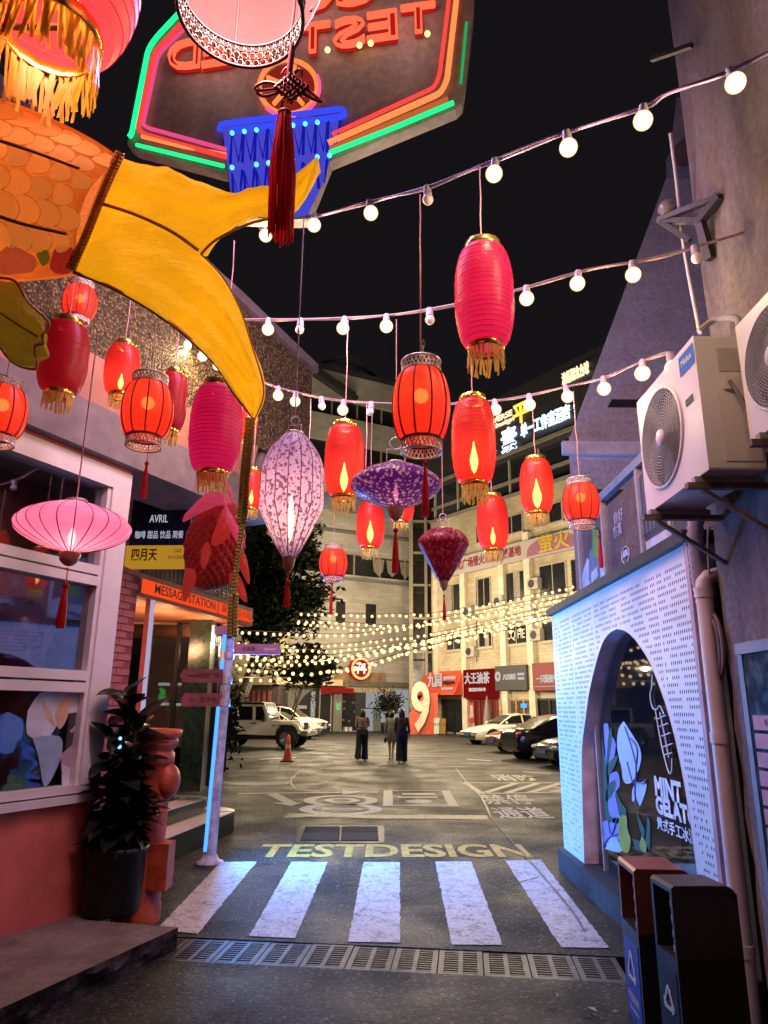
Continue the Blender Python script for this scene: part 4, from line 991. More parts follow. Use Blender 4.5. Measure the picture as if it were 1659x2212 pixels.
IR = pm('dark_iron', (.03, .026, .03), .5); q = lambda x, y, d=4.55: atd(x, y, d)
mb = MB(); tipb, w1, w2, w3 = q(1422, 476, 4.7), q(1556, 424, 4.3), q(1512, 478, 4.45), q(1490, 520, 4.5)
mb.bar(tipb, w1, .035); mb.bar(tipb, w2, .035); mb.bar(tipb, w3, .03); mb.bar(w2, w1, .05); mb.bar(w2, q(1535, 560, 4.4), .05); mb.build('frame', IR, BR)
mb = MB(); c = q(1442, 458, 4.65); mb.lathe([(.001, .07), (.05, .06), (.06, .02), (.045, 0), (.03, -.02)], 14, Matrix.Translation(c)); mb.build('camera_dome', pm('dome_grey', (.2, .18, .2), .2), BR)
mb = MB(); mb.tube(smooth_path([atd(1448, 288, 4.7), atd(1462, 400, 4.7), atd(1478, 540, 4.6), atd(1512, 722, 4.25)], 6), .011, 6); tag(mb.build('power_cable', CORD_W), 'pale cable hanging down to the top of the farther air conditioner', 'cable')
mb = MB(); mb.bar(atd(1408, 128, 4.9), atd(1495, 98, 4.6), .03); tag(mb.build('iron_rod', IR), 'short dark iron rod sticking out at the top of the wall', 'rod')
mb = MB(); mb.tube(smooth_path([atd(1510, 716, 4.2), atd(1545, 690, 4.2), atd(1590, 688, 4.0), atd(1598, 715, 3.9)], 5), .02, 6); tag(mb.build('conduit', pm('grey_conduit', (.28, .25, .27), .5)), 'bent grey conduit above the farther air conditioner', 'pipe')

# --- two litter bins
def bin_(fl, fr, br, zt, body, topm, stick, label, words, arrow):
    P = [gd(*p, zt) for p in (fl, fr, br)]; wv = P[1] - P[0]; wd = wv.length; wx = wv.normalized()
    dv = P[2] - P[1]; nx = V((wx.y, -wx.x, 0))
    if nx.x > 0: nx = -nx                                       # outward normal of the mouth
    dp = max(.26, abs(dv.dot(nx)))
    o0 = V((P[1].x, P[1].y, 0)); root = thing('litter_bin', label, 'litter bin', o0 - nx * dp / 2 - wx * wd / 2, group='pair of litter bins')
    M = fm(V((P[0].x, P[0].y, 0)), wx, Z)
    if M.to_3x3().col[2].dot(nx) < 0: M = fm(V((P[1].x, P[1].y, 0)), -wx, Z)
    W_ = wd
    # body: lower box, hood ring round the mouth
    mb = MB(); mb.prism([(0, .03), (W_, .03), (W_, zt - .27), (0, zt - .27)], M, -dp, 0)
    mb.build('body', body, root)
    mb = MB()
    for a0_, a1_ in ((0, .022), (W_ - .022, W_)): mb.prism([(a0_, zt - .268), (a1_, zt - .268), (a1_, zt - .03), (a0_, zt - .03)], M, -dp, 0)
    mb.prism([(.022, zt - .268), (W_ - .022, zt - .268), (W_ - .022, zt - .03), (.022, zt - .03)], M, -dp, -dp + .02); mb.build('hood', topm, root)
    S = fm(M @ V((0, 0, 0)), M.to_3x3().col[2], Z); s = 1 if S.to_3x3().col[2].dot(M.to_3x3().col[0]) > 0 else -1
    prof = [(.0, zt - .028), (.0, zt - .012), (-.012, zt)] + [(-dp + .05 - .05 * math.sin(t * PI / 8), zt - .05 + .05 * math.cos(t * PI / 8)) for t in range(5)] 
    prof += [(-dp, zt - .06), (-dp + .006, zt - .06), (-dp + .05, zt - .028)]
    MB().prism(prof, S, min(0, s * W_), max(0, s * W_)).build('lid', topm, root)
    MB().prism([(.02, .0), (W_ - .02, 0), (W_ - .02, .03), (.02, .03)], M, -dp + .02, -.02).build('foot', BLACK, root)
    zs0, zs1 = zt - .66, zt - .33
    st = MB().prism([(W_ * .1, zs0), (W_ * .9, zs0), (W_ * .9, zs1), (W_ * .1, zs1)], M, .0, .003).build('sticker', stick, root)
    WP = pm('white_sticker_print', (.72, .72, .76), .5); cz = zs0 + .21; mb = MB(); R0 = W_ * .26
    T3 = [(W_ / 2 + R0 * math.cos(PI / 2 + k * 2 * PI / 3), cz + R0 * math.sin(PI / 2 + k * 2 * PI / 3)) for k in range(3)]
    for k in range(3):
        a, b = V((*T3[k], .006)), V((*T3[(k + 1) % 3], .006)); mb.bar(M @ a.lerp(b, .06), M @ a.lerp(b, .78), .013, .003, up=M.to_3x3().col[2])
        c, dd = a.lerp(b, .92), (b - a).normalized(); pp_ = V((-dd.y, dd.x, 0)); mb.add([M @ (c + dd * .012), M @ (c - dd * .02 + pp_ * .02), M @ (c - dd * .02 - pp_ * .02)], [(0, 1, 2)])
    mb.build('recycling_symbol', WP, st)
    for i, ch in enumerate('垃圾分类'): text(ch, M @ Matrix.Translation((W_ - .011, zt - .07 - i * .055, .003)), .03, WP, root, extrude=.0004, width=.018)
    text(words[0], M @ Matrix.Translation((W_ / 2, zs0 + .085, .006)), .04, WP, st, width=W_ * .6, extrude=.0004); text(words[1], M @ Matrix.Translation((W_ / 2, zs0 + .042, .006)), .024, WP, st, width=W_ * .5, extrude=.0004)
    return root, M, W_
BODY1 = pm('bin_dark_brown', (.035, .024, .02), .5, var=.3, scale=6, bump=.05); BODY2 = pm('bin_charcoal', (.03, .03, .036), .5, var=.3, scale=6, bump=.05)
COPP = pm('bin_copper', (.3, .09, .045), .42, .25, var=.3, scale=6); OLIV = pm('bin_olive_brown', (.075, .055, .042), .45, .15, var=.3, scale=6)
bin_((1333, 1849), (1368, 1877), (1483, 1876), .95, BODY2, COPP, pm('blue_bin_sticker', (.02, .07, .42), .45), 'litter bin with copper coloured lid and blue recycling sticker', ('可回收物', 'Recyclable'), 0)
rt_, Mb, Wb = bin_((1404, 1889), (1449, 1914), (1573, 1906), .95, BODY1, OLIV, pm('black_bin_sticker', (.012, .013, .02), .4), 'litter bin with olive brown lid and black sticker, nearer of the pair', ('其他垃圾', 'Residual'), 0)

# --- grey building with the sloping gable behind the terrace
GB = thing('gabled_building', 'blue grey plastered building with a steep sloping edge against the night sky', 'building', (5, 9.5, 0))
MG = fm((0, 9.2, 0), (1, 0, 0), Z); g = lambda x, y, Y=9.2: (at(x, y, Y).x, at(x, y, Y).z)
GP = stained('grey_blue_plaster', (.46, .44, .54), (.36, .34, .43), .8, False, .15, 1.2)
c1, c2, c3 = g(1228, 1062), g(1228, 953), g(1441, 380)
go = [(c1[0], 0), c2, c3, (c3[0] + .3, c3[1] + 1.5), (12, c3[1] + 1.5), (12, 0)]; n_ = len(go)
mb = MB(); fr_ = [MG @ V((a, z, 0)) for a, z in go]; bk = [MG @ V((a + (1.9 if a < 11 else 0), z, -5)) for a, z in go]
mb.add(fr_ + bk, [list(range(n_)), list(range(n_, 2 * n_))[::-1]] + [(i, n_ + i, n_ + (i + 1) % n_, (i + 1) % n_) for i in range(n_)]); mb.build('gable_wall', GP, GB)
z0, z1 = g(1300, 985)[1], g(1300, 958)[1]; MB().prism([(c1[0] - .06, z0), (12, z0), (12, z1), (c1[0] - .06, z1)], MG, 0, .09).build('cornice', pm('pale_cornice', (.55, .52, .6), .7), GB)
w0, w1 = g(1283, 1058), g(1372, 1098); MB().prism([(w0[0], w1[1]), (w1[0], w1[1]), (w1[0], w0[1]), (w0[0], w0[1])], MG, .0, .03).build('window', pm('dim_window', (.05, .05, .05), .3), GB)
v0, v1 = g(1312, 880), g(1380, 866); MB().prism([(v0[0], v0[1]), (v1[0], v0[1]), (v1[0], v1[1]), (v0[0] + .06, v1[1])], MG, .0, .05).build('ledge', DARK, GB)
b0_, b1_ = g(1440, 385), g(1485, 290); MB().prism([(b0_[0], b0_[1]), (b1_[0], b0_[1]), (b1_[0] + .1, b1_[1]), (b0_[0] + .02, b1_[1] - .5)], MG, .0, .25).build('vent_box', pm('rust_grey_box', (.17, .13, .13), .6), GB)
# ================================================================== FAR SIDE OF THE COURTYARD
def tilewall(name, dr, tw, th, col, grout, rough=.5):
    if name in MAT: return MAT[name]
    m, t, o = _nt(name); b = _bsdf(t, col, rough, 0, .4)
    c = t.nodes.new('ShaderNodeTexCoord'); s = t.nodes.new('ShaderNodeVectorMath'); s.operation = 'DOT_PRODUCT'; s.inputs[1].default_value = dr
    t.links.new(c.outputs['Object'], s.inputs[0]); x = t.nodes.new('ShaderNodeSeparateXYZ'); t.links.new(c.outputs['Object'], x.inputs[0])
    cb = t.nodes.new('ShaderNodeCombineXYZ'); t.links.new(s.outputs['Value'], cb.inputs[0]); t.links.new(x.outputs[2], cb.inputs[1])
    br = t.nodes.new('ShaderNodeTexBrick'); br.inputs['Scale'].default_value = 1; br.inputs['Brick Width'].default_value = tw; br.inputs['Row Height'].default_value = th
    br.inputs['Mortar Size'].default_value = .012; br.offset = .5
    br.inputs['Color1'].default_value = (*col, 1); br.inputs['Color2'].default_value = (*[q * .8 for q in col], 1); br.inputs['Mortar'].default_value = (*grout, 1)
    t.links.new(cb.outputs[0], br.inputs['Vector'])
    n = _noise(t, .35, 5, c.outputs['Object']); r = _ramp(t, n.outputs[0], .3, .75, (.55, .52, .5), (1.1, 1.1, 1.1))
    mu = t.nodes.new('ShaderNodeMix'); mu.data_type = 'RGBA'; mu.blend_type = 'MULTIPLY'; mu.inputs[0].default_value = 1
    t.links.new(br.outputs['Color'], mu.inputs[6]); t.links.new(r.outputs[0], mu.inputs[7]); t.links.new(mu.outputs[2], b.inputs['Base Color'])
    t.links.new(b.outputs[0], o.inputs[0]); MAT[name] = m; return m
FPANE = pm('far_dark_pane', (.018, .02, .024), .15, spec=.6); FFR = pm('far_pale_frame', (.42, .37, .28), .55); SILLM = pm('far_sill', (.5, .44, .34), .6)
def window(M, t0, t1, z0, z1, parent, n=2, frame=FFR, pane=FPANE, curtain=None, fw=.07):
    mb = MB(); d = .07
    mb.prism([(t0, z0), (t0 + fw, z0), (t0 + fw, z1), (t0, z1)], M, 0, d); mb.prism([(t1 - fw, z0), (t1, z0), (t1, z1), (t1 - fw, z1)], M, 0, d)
    mb.prism([(t0 + fw, z0), (t1 - fw, z0), (t1 - fw, z0 + fw), (t0 + fw, z0 + fw)], M, 0, d); mb.prism([(t0 + fw, z1 - fw), (t1 - fw, z1 - fw), (t1 - fw, z1), (t0 + fw, z1)], M, 0, d)
    for k in range(1, n):
        c = t0 + (t1 - t0) * k / n; mb.prism([(c - .025, z0 + fw), (c + .025, z0 + fw), (c + .025, z1 - fw), (c - .025, z1 - fw)], M, .0, d - .01)
    w_ = mb.build('window', frame, parent)
    MB().poly([(t0 + .01, z0 + .01), (t1 - .01, z0 + .01), (t1 - .01, z1 - .01), (t0 + .01, z1 - .01)], M, .02).build('pane', pane, w_)
    MB().prism([(t0 - .12, z0 - .1), (t1 + .12, z0 - .1), (t1 + .12, z0 - .005), (t0 - .12, z0 - .005)], M, 0, .14).build('sill', SILLM, w_)
    if curtain:
        k = t0 + (t1 - t0) * curtain[0]; e = t0 + (t1 - t0) * curtain[1]
        MB().poly([(k, z0 + .08), (e, z0 + .08), (e, z1 - .08), (k, z1 - .08)], M, .025).build('curtain', pm('pale_curtain', (.3, .27, .22), .8), w_)
    return w_
# ---------------------------------------------------------------- right-hand block with the shop signs
RP, RD = V((3.9, 52, 0)), V((.56, -.83, 0)).normalized(); MR = fm(RP, RD, Z); RN = MR.to_3x3().col[2]
def rb_(x, y, po=0.0):
    p = onp(x, y, RP + RN * po, RN); return ((p - RP).dot(RD), p.z)
rt = lambda x, y=1500, po=0.0: rb_(x, y, po)[0]
RBK = thing('shop_block', 'cream tiled block with shops below, windows and lit signs above, behind the parked cars', 'building', RP + RD * 8 - RN * 4)
CREAM = tilewall('cream_tile', tuple(RD), .6, .2, (.62, .55, .38), (.42, .37, .26))
DKF = pm('dark_upper_cladding', (.035, .033, .038), .6, var=.3)
TE = 24; z_b = rb_(1075, 1165)[1]
zrib0, zrib1 = rb_(1100, 1073)[1], rb_(1100, 992)[1]; ztop = rb_(1180, 812)[1]
MB().prism([(-.6, 0), (TE, 0), (TE, zrib0), (-.6, zrib0)], MR, -9, 0).build('wall', CREAM, RBK)
MB().prism([(-.6, zrib0 + .002), (TE, zrib0 + .002), (TE, zrib1), (-.6, zrib1)], MR, -9, -.25).build('ribbon_glass', FPANE, RBK)
MB().prism([(-.6, zrib1 + .002), (TE, zrib1 + .002), (TE, ztop), (-.6, ztop)], MR, -9, .35).build('upper_wall', DKF, RBK)
mb = MB()
for z, d in ((zrib0, .12), (zrib1 + .2, .5), (rb_(1100, 1040)[1], -.1)): mb.prism([(-.6, z - .12), (TE, z - .12), (TE, z + .12), (-.6, z + .12)], MR, -.2, d)
mb.build('ledge', pm('grey_ledge', (.22, .2, .17), .6), RBK)
for k in range(9):
    t = -.3 + k * 2.7; MB().prism([(t, zrib0 + .13), (t + .12, zrib0 + .13), (t + .12, zrib1), (t, zrib1)], MR, -.25, -.1).build('mullion', FFR, RBK)
piers = [rt(948, 1400), rt(1008, 1400), rt(1090, 1300), rt(1152, 1400)]; piers += [piers[-1] + 4.2, piers[-1] + 8.4]
for t in piers: MB().prism([(t - .25, 0), (t + .25, 0), (t + .25, z_b - .1), (t - .25, z_b - .1)], MR, -.0, .3).build('pier', pm('cream_pier', (.68, .6, .46), .6, var=.2, scale=2), RBK)
# banner board over the third floor
zbn0, zbn1 = rb_(1110, 1217)[1], rb_(1110, 1178)[1]
BN = MB().prism([(.3, zbn0), (TE, zbn0), (TE, zbn1), (.3, zbn1)], MR, 0, .4).build('banner_board', pm('grey_banner', (.42, .37, .36), .6, var=.1), RBK)
text('文化广场萤火公益悦读基地', MR @ Matrix.Translation(((rt(985, 1220) + rt(1135, 1180)) / 2, (zbn0 + zbn1) / 2, .41)), (zbn1 - zbn0) * .6, pm('maroon_letters', (.22, .02, .04), .6), BN, width=rt(1135, 1180) - rt(985, 1220), extrude=.01, offset=.02)
tq = (rt(1147, 1200), rt(1262, 1160)); MB().poly([(tq[0] + (tq[1] - tq[0]) * (.5 + .5 * math.cos(PI + k * PI / 10)), zbn0 + .1 + (zbn1 - zbn0 - .15) * math.sin(k * PI / 10) ** .7) for k in range(11)], MR, .408).build('mauve_swoosh', pm('mauve_print', (.3, .12, .2), .6), BN)
text('萤火', MR @ Matrix.Translation(((rt(1170, 1180) + rt(1245, 1160)) / 2, (zbn0 + zbn1) / 2, .42)), (zbn1 - zbn0) * .95, pm('gold_letters', (.5, .36, .04), .5), BN, width=rt(1240, 1180) - rt(1172, 1180), extrude=.02, offset=.03)
# windows floor by floor
rw = random.Random(4)
cols = [(rt(967), rt(1000)), (rt(1038), rt(1068)), (rt(1096), rt(1147)), (rt(1178), rt(1240)), (rt(1250), rt(1290))]
zf = [(rb_(1120, 1300)[1], rb_(1120, 1222)[1] - .3), (rb_(1120, 1392)[1], rb_(1120, 1350)[1]), (rb_(1110, 1150)[1] - .1, rb_(1110, 1112)[1])]
for fi, (z0, z1) in enumerate(zf):
    for k, (a, b) in enumerate(cols):
        window(MR, a, b, z0, z1, RBK, 2 + (b - a > 2.2), curtain=((.05, .4), None, (.5, .75), None, None)[(k + fi) % 5])
text('CQ HE', MR @ Matrix.Translation(((cols[2][0] + cols[2][1]) / 2, (zf[1][0] + zf[1][1]) / 2, .09)), .8, pm('white_letters', (.7, .68, .6), .5), RBK, width=(cols[2][1] - cols[2][0]) * .8, extrude=.01)
for k, (x, y) in enumerate(((1018, 1322), (1085, 1300), (1160, 1262), (1024, 1408), (1165, 1372))):
    t, z = rb_(x, y); o = MB().prism([(t - .45, z - .35), (t + .45, z - .35), (t + .45, z + .35), (t - .45, z + .35)], MR, .05, .42).build('wall_unit', pm('grimy_unit', (.42, .4, .34), .6, var=.3), RBK)
    MB().prism([(t - .1 + .26 * math.cos(q * PI / 8), z + .26 * math.sin(q * PI / 8)) for q in range(16)], MR, .42, .43).build('fan_grille', DKF, o)
mb = MB()
for x, y0, y1 in ((1030, 1250, 1430), (1088, 1235, 1425)): mb.tube([MR @ V((*rb_(x, y0), .12)), MR @ V((*rb_(x, y1), .12))], .06, 6)
mb.build('waste_pipe', SILLM, RBK)
# shop signs
WLET = em('white_sign_letters', (1, .92, .82), .62)
def shop(x0, x1, y0, y1, mat, txt, tx, ty, th, label, parts=(), txm=None, d=.5, slant=0, po=0.0):
    MR = Matrix.Translation(RN * po) @ globals()['MR']
    t0, t1 = rt(x0, (y0 + y1) / 2, po), rt(x1, (y0 + y1) / 2, po); xm = (x0 + x1) / 2; za, zb = rb_(xm, y1, po)[1], rb_(xm, y0, po)[1]
    root = thing('shop_sign', label, 'shop sign', MR @ V(((t0 + t1) / 2, za, .3)))
    if slant: 
        mb = MB(); S = fm(MR @ V((0, 0, 0)), RN, Z); mb.add([MR @ V(q) for q in ((t0, zb, .2), (t1, zb, .2), (t1, za, 1.1), (t0 - slant, za, 1.1), (t0, zb, .05), (t1, zb, .05), (t1, za, .05), (t0 - slant, za, .05))], [(3, 2, 1, 0), (4, 5, 6, 7), (0, 1, 5, 4), (1, 2, 6, 5), (2, 3, 7, 6), (3, 0, 4, 7)]); mb.build('board', mat, root)
    else: MB().prism([(t0, za), (t1, za), (t1, zb), (t0, zb)], MR, 0.02, d).build('board', mat, root)
    dd = d + .02 if not slant else .85
    for s, u, v, wd, h, m in ([(txt, tx, ty, th[0], th[1], txm or WLET)] + list(parts)):
        text(s, MR @ Matrix.Translation((t0 + (t1 - t0) * u, za + (zb - za) * v, dd + (1 - v) * (.25 if slant else 0))), h * (zb - za), m, root, width=wd * (t1 - t0), extrude=.03, offset=.012)
    return t0, t1, za, zb
REDS = em('red_sign_face', (.62, .02, .015), .30); ORS = pm('orange_red_sheet', (.6, .07, .025), .5)
shop(931, 1007, 1450, 1502, pm('orange_awning', (.62, .075, .025), .55), '九园', .42, .58, (.4, .62), 'slanted orange red awning sign with white characters, beside the big white nine', [('JIUYUAN', .83, .68, .32, .16, WLET), ('重庆小包', .83, .48, .3, .14, TXT_D), ('TEL 1868-8888', .8, .25, .3, .1, WLET)], slant=1.1)
shop(1013, 1079, 1446, 1508, REDS, '大王油茶', .47, .66, (.82, .42), 'square red lit shop sign with four white brush characters', [('渝味街头老字号', .47, .28, .55, .12, WLET)])
shop(1082, 1150, 1438, 1491, pm('charcoal_board', (.05, .05, .055), .6), '八方油茶', .48, .52, (.42, .24), 'dark charcoal shop sign with small white characters and a round emblem', [('BAFANG', .84, .62, .2, .12, WLET), ('YOUCHA', .84, .45, .2, .12, WLET), ('◎', .1, .54, .17, .5, WLET)])
shop(1163, 1215, 1432, 1492, pm('dark_red_board', (.2, .03, .03), .6), '一只酸奶牛', .62, .4, (.9, .3), 'dark red shop sign partly behind the perforated kiosk', [('________', .5, .18, .9, .1, WLET)])
# shopfronts under the signs
def front(x0, x1, mat, name, n=3, fr=FFR, lit=None, zt=2.3):
    t0, t1 = rt(x0), rt(x1); o = MB().poly([(t0, .15), (t1, .15), (t1, zt), (t0, zt)], MR, .03).build(name, mat, RBK)
    mb = MB()
    for k in range(n + 1): t = t0 + (t1 - t0) * k / n; mb.prism([(t - .06, .0), (t + .06, 0), (t + .06, zt), (t - .06, zt)], MR, .03, .12)
    mb.prism([(t0, zt - .12), (t1, zt - .12), (t1, zt), (t0, zt)], MR, .03, .1); mb.build('frame', fr, o)
    return t0, t1
front(945, 1003, FPANE, 'shopfront', 3, BLACK); front(1014, 1075, pm('dark_red_doors', (.12, .02, .02), .4), 'shopfront', 5, pm('red_frame', (.25, .03, .025), .5))
t0, t1 = front(1085, 1150, em('warm_interior', (.62, .42, .22), .22), 'shopfront', 4, pm('timber_frame', (.4, .25, .1), .5))
rq = random.Random(2); mb = MB()
for k in range(26): u = t0 + .3 + (t1 - t0 - .6) * rq.random(); z = .4 + 1.5 * rq.random(); mb.prism([(u, z), (u + .25, z), (u + .25, z + .3), (u, z + .3)], MR, .05, .09)
mb.build('shelf_goods', pm('shelf_goods', (.12, .07, .04), .5, var=.8, scale=3), RBK)
tb_ = rt(1126, 1470); MB().prism([(tb_, 1.75), (tb_ + .5, 1.75), (tb_ + .5, 2.0), (tb_, 2.0)], MR, .1, .14).build('screen', em('cyan_screen', (.1, .5, 1), 1.2), RBK)
front(1163, 1215, FPANE, 'shopfront', 2, BLACK)
pz = (rt(1017), rt(1028)); o = MB().prism([(pz[0], .1), (pz[1], .1), (pz[1], 2.1), (pz[0], 2.1)], MR, .15, .2).build('poster', pm('red_poster', (.38, .06, .05), .5), RBK)
MB().poly([(pz[0] + .08, 1.1), (pz[1] - .08, 1.1), (pz[1] - .12, 1.9), (pz[0] + .12, 1.9)], MR, .205).build('print', pm('pale_poster_print', (.5, .42, .36), .6), o); text('热卖', MR @ Matrix.Translation(((pz[0] + pz[1]) / 2, .6, .206)), .35, pm('pale_poster_print', (.5, .42, .36)), o)
# folded parasol
c = MR @ V((rt(1085) , 0, 1.3)); pr = thing('folded_parasol', 'closed grey parasol standing between the red and charcoal shops', 'parasol', (c.x, c.y, 0))
MB().lathe([(.03, 0), (.03, 2.3)], 8, Matrix.Translation(c)).build('pole', BLACK, pr); MB().lathe([(.25, .7), (.28, .8), (.2, 1.5), (.1, 2.1), (.02, 2.45)], 14, Matrix.Translation(c), wob=lambda a, z: 1 + .12 * math.cos(7 * a)).build('canopy', pm('grey_canvas', (.25, .2, .18), .8), pr)
# roof signs
SCY = em('cold_white_letters', (.62, .82, 1), 2.4); SGO = em('gold_letters_lit', (1, .62, .08), 1.6); SWA = em('warm_letters_lit', (1, .72, .45), 1.5)
def rsign(s, x0, x1, ya, yb, mat, hpx, label, d=.5, ex=.04, off=.02):
    t0, t1 = rt(x0, ya), rt(x1, yb); z = (rb_(x0, ya)[1] + rb_(x1, yb)[1]) / 2; xm = (x0 + x1) / 2; ym = (ya + yb) / 2
    h = rb_(xm, ym - hpx / 2)[1] - rb_(xm, ym + hpx / 2)[1]
    root = thing('illuminated_sign', label, 'sign', MR @ V(((t0 + t1) / 2, z, d)))
    MB().prism([(t0 - .1, z - .05), (t1 + .1, z - .05), (t1 + .1, z + .05), (t0 - .1, z + .05)], MR, d - .15, d - .08).build('mounting_rail', BLACK, root)
    text(s, MR @ Matrix.Translation(((t0 + t1) / 2, z, d)) @ Matrix.Diagonal((1, h / .9, 1, 1)), 1.0, mat, root, width=t1 - t0, extrude=ex, offset=off)
rsign('单一工作室酒店', 1137, 1243, 939, 892, SCY, 30, 'long row of bluish white lit characters on the dark upper wall')
rsign('素', 1094, 1128, 962, 952, SCY, 50, 'single large bluish white lit character, before the long row'); rsign('DL', 1068, 1083, 978, 974, SCY, 14, 'two small white lit letters low on the dark upper wall')
rsign('平', 1120, 1154, 905, 890, SGO, 44, 'gold lit brush character above the white row'); rsign('INVERSE', 1062, 1118, 917, 898, SWA, 15, 'small pale lit capitals beside the gold character'); rsign('design', 1078, 1122, 925, 908, SWA, 12, 'small pale script word below the lit capitals')
rsign('渝新概念台球', 1226, 1284, 826, 800, SWA, 26, 'warm white lit characters highest on the block beside the gable')
# ---------------------------------------------------------------- big white nine
c = at(912, 1583, 49.5); NI = thing('number_nine_stand', 'giant cream figure nine on a red stand in front of the orange awning', 'sculpture', (c.x, c.y, 0))
a, b = at(884, 1583, 49.5), at(946, 1583, 49.5); MN = fm((a.x, 49.5, 0), (1, -.1, 0), Z); wn = b.x - a.x
MB().prism([(0, 0), (wn * 1.0, 0), (wn * 1.0, 2.7), (wn * .55, 2.7), (0, 1.3)], MN, -.5, -.2).build('stand', ORS, NI)
text('9', MN @ Matrix.Translation((wn * .40, 1.62, .0)) @ Matrix.Diagonal((1, 1.0, 1, 1)), 4.3, pm('cream_enamel', (.62, .53, .4), .5), NI, width=wn * .66, extrude=.14, offset=.12, name='figure')
for x0, x1, y0, y1, mt, s, lb in ((937, 948, 1550, 1578, pm('mint_menu', (.4, .5, .42), .6), '菜单', 'pale green menu board leaning beside the giant nine'), (951, 962, 1551, 1580, em('amber_menu', (.9, .4, .05), .5), '优惠', 'amber lit menu board beside the pale green one')):
    A_, B_2 = at(x0, y1, 48.3), at(x1, y1, 48.3); Mm = fm((A_.x, 48.3, 0), (1, 0, 0), V((0.06, .2, 1))); hh = at(x0, y0, 48.3).z
    rt2 = thing('menu_board', lb, 'menu board', (A_.x, 48.3, 0)); MB().prism([(0, .1), (B_2.x - A_.x, .1), (B_2.x - A_.x, hh), (0, hh)], Mm, -.04, 0).build('board', mt, rt2)
    for q in (.06, B_2.x - A_.x - .06): MB().bar(Mm @ V((q, 0, -.03)), Mm @ V((q, .12, -.03)), .04).build('leg', BLACK, rt2)
    text(s, Mm @ Matrix.Translation(((B_2.x - A_.x) / 2, hh * .6, .004)), .2, TXT_D, rt2, extrude=.001)
# ---------------------------------------------------------------- white tiled block across the end
CP_, CD_ = V((-9.2, 51.4, 0)), V((11.5, 6.0, 0)).normalized(); MC = fm(CP_, CD_, Z); CN = MC.to_3x3().col[2]
def cb(x, y):
    p = onp(x, y, CP_, CN); return ((p - CP_).dot(CD_), p.z)
ct = lambda x, y=1450: cb(x, y)[0]; cz = lambda y, x=760: cb(x, y)[1]
CB = thing('tiled_block', 'pale tiled office block with dark window bands across the end of the courtyard', 'building', CP_ + CD_ * 6 - CN * 5)
CTILE = tilewall('white_tile', tuple(CD_), .9, .25, (.62, .6, .54), (.44, .42, .38))
bands = [(0, cz(1480)), ]; L0, L1 = ct(560), ct(893)
zw = [(cz(1242), cz(1197)), (cz(1022), cz(960)), (cz(905), cz(868))]
def wallband(z0, z1, mat=CTILE, d=0, nm='wall'): MB().prism([(L0, z0), (L1, z0), (L1, z1), (L0, z1)], MC, -10, d).build(nm, mat, CB)
zz = [0] + [q for p in zw for q in p] + [cz(812)]
for k in range(0, len(zz) - 1, 2): wallband(zz[k], zz[k + 1] - .002)
for z0, z1 in zw: wallband(z0, z1 - .002, FPANE, -.35, 'ribbon_glass')
for i, (z0, z1) in enumerate(zw):
    t = L0 + .4
    while t < L1:
        MB().prism([(t, z0), (t + .1, z0), (t + .1, z1), (t, z1)], MC, -.35, -.2).build('mullion', FFR, CB); t += 2.3
for k in range(4):
    t = ct(830) + k * 1.25 - 1; mb = MB(); mb.add([MC @ V(q) for q in ((t, zw[0][1] - .1, -.3), (t + 1.1, zw[0][1] - .1, -.3), (t + .95, zw[0][1] - 1.1, -.3), (t + .55, zw[0][0] + .2, -.3), (t + .15, zw[0][1] - 1.1, -.3))], [(0, 1, 2, 3, 4)]); mb.build('curtain', pm('pale_curtain', (.3, .27, .22), .8), CB)
window(MC, ct(722), ct(742), cz(1348), cz(1302), CB, 1, BLACK); window(MC, ct(788), ct(810), cz(1348), cz(1302), CB, 1, BLACK)
mb = MB()
for y in (1252, 1045, 1152): mb.prism([(L0, cz(y) - .1), (L1, cz(y) - .1), (L1, cz(y) + .1), (L0, cz(y) + .1)], MC, 0, .18)
mb.build('string_course', pm('grey_course', (.2, .19, .18), .6), CB)
ms0, ms1 = cz(1108), cz(1072); mb = MB(); rm = random.Random(8)
MB().prism([(ct(640), ms0), (ct(885), ms0), (ct(885), ms1), (ct(640), ms1)], MC, .002, .05).build('mural_strip', pm('dusk_mural', (.2, .24, .36), .7, var=.6, scale=.7), CB)
# parapet that climbs to the left, roof frame, slanted fin
pa, pb, pc, pd = cb(622, 762), cb(655, 770), cb(712, 825), cb(860, 838)
MB().prism([(L0 + 1, cz(812)), (L1, cz(812)), (L1, pd[1] + .5), (pd[0], pd[1]), (pc[0], pc[1]), (pb[0], pb[1]), (L0 + 1, pa[1])], MC, -9, -.1).build('parapet', tilewall('grey_tile', tuple(CD_), .9, .35, (.22, .22, .24), (.12, .12, .12)), CB)
mb = MB(); mb.bar(MC @ V((*cb(690, 775), -1.5)), MC @ V((*cb(765, 752), -1.5)), .25); mb.bar(MC @ V((*cb(765, 752), -1.5)), MC @ V((*cb(830, 800), -1.5)), .25)
for x in (700, 735, 790): mb.bar(MC @ V((*cb(x, 812), -1.5)), MC @ V((*cb(x, 775), -1.5)), .12)
mb.build('roof_frame', pm('roof_steel', (.12, .12, .13), .6), CB)
mb = MB(); mb.bar(MC @ V((*cb(665, 800), .3)), MC @ V((*cb(765, 868), .3)), .8, .5); mb.build('fin', pm('dark_fin', (.05, .05, .055), .6), CB)
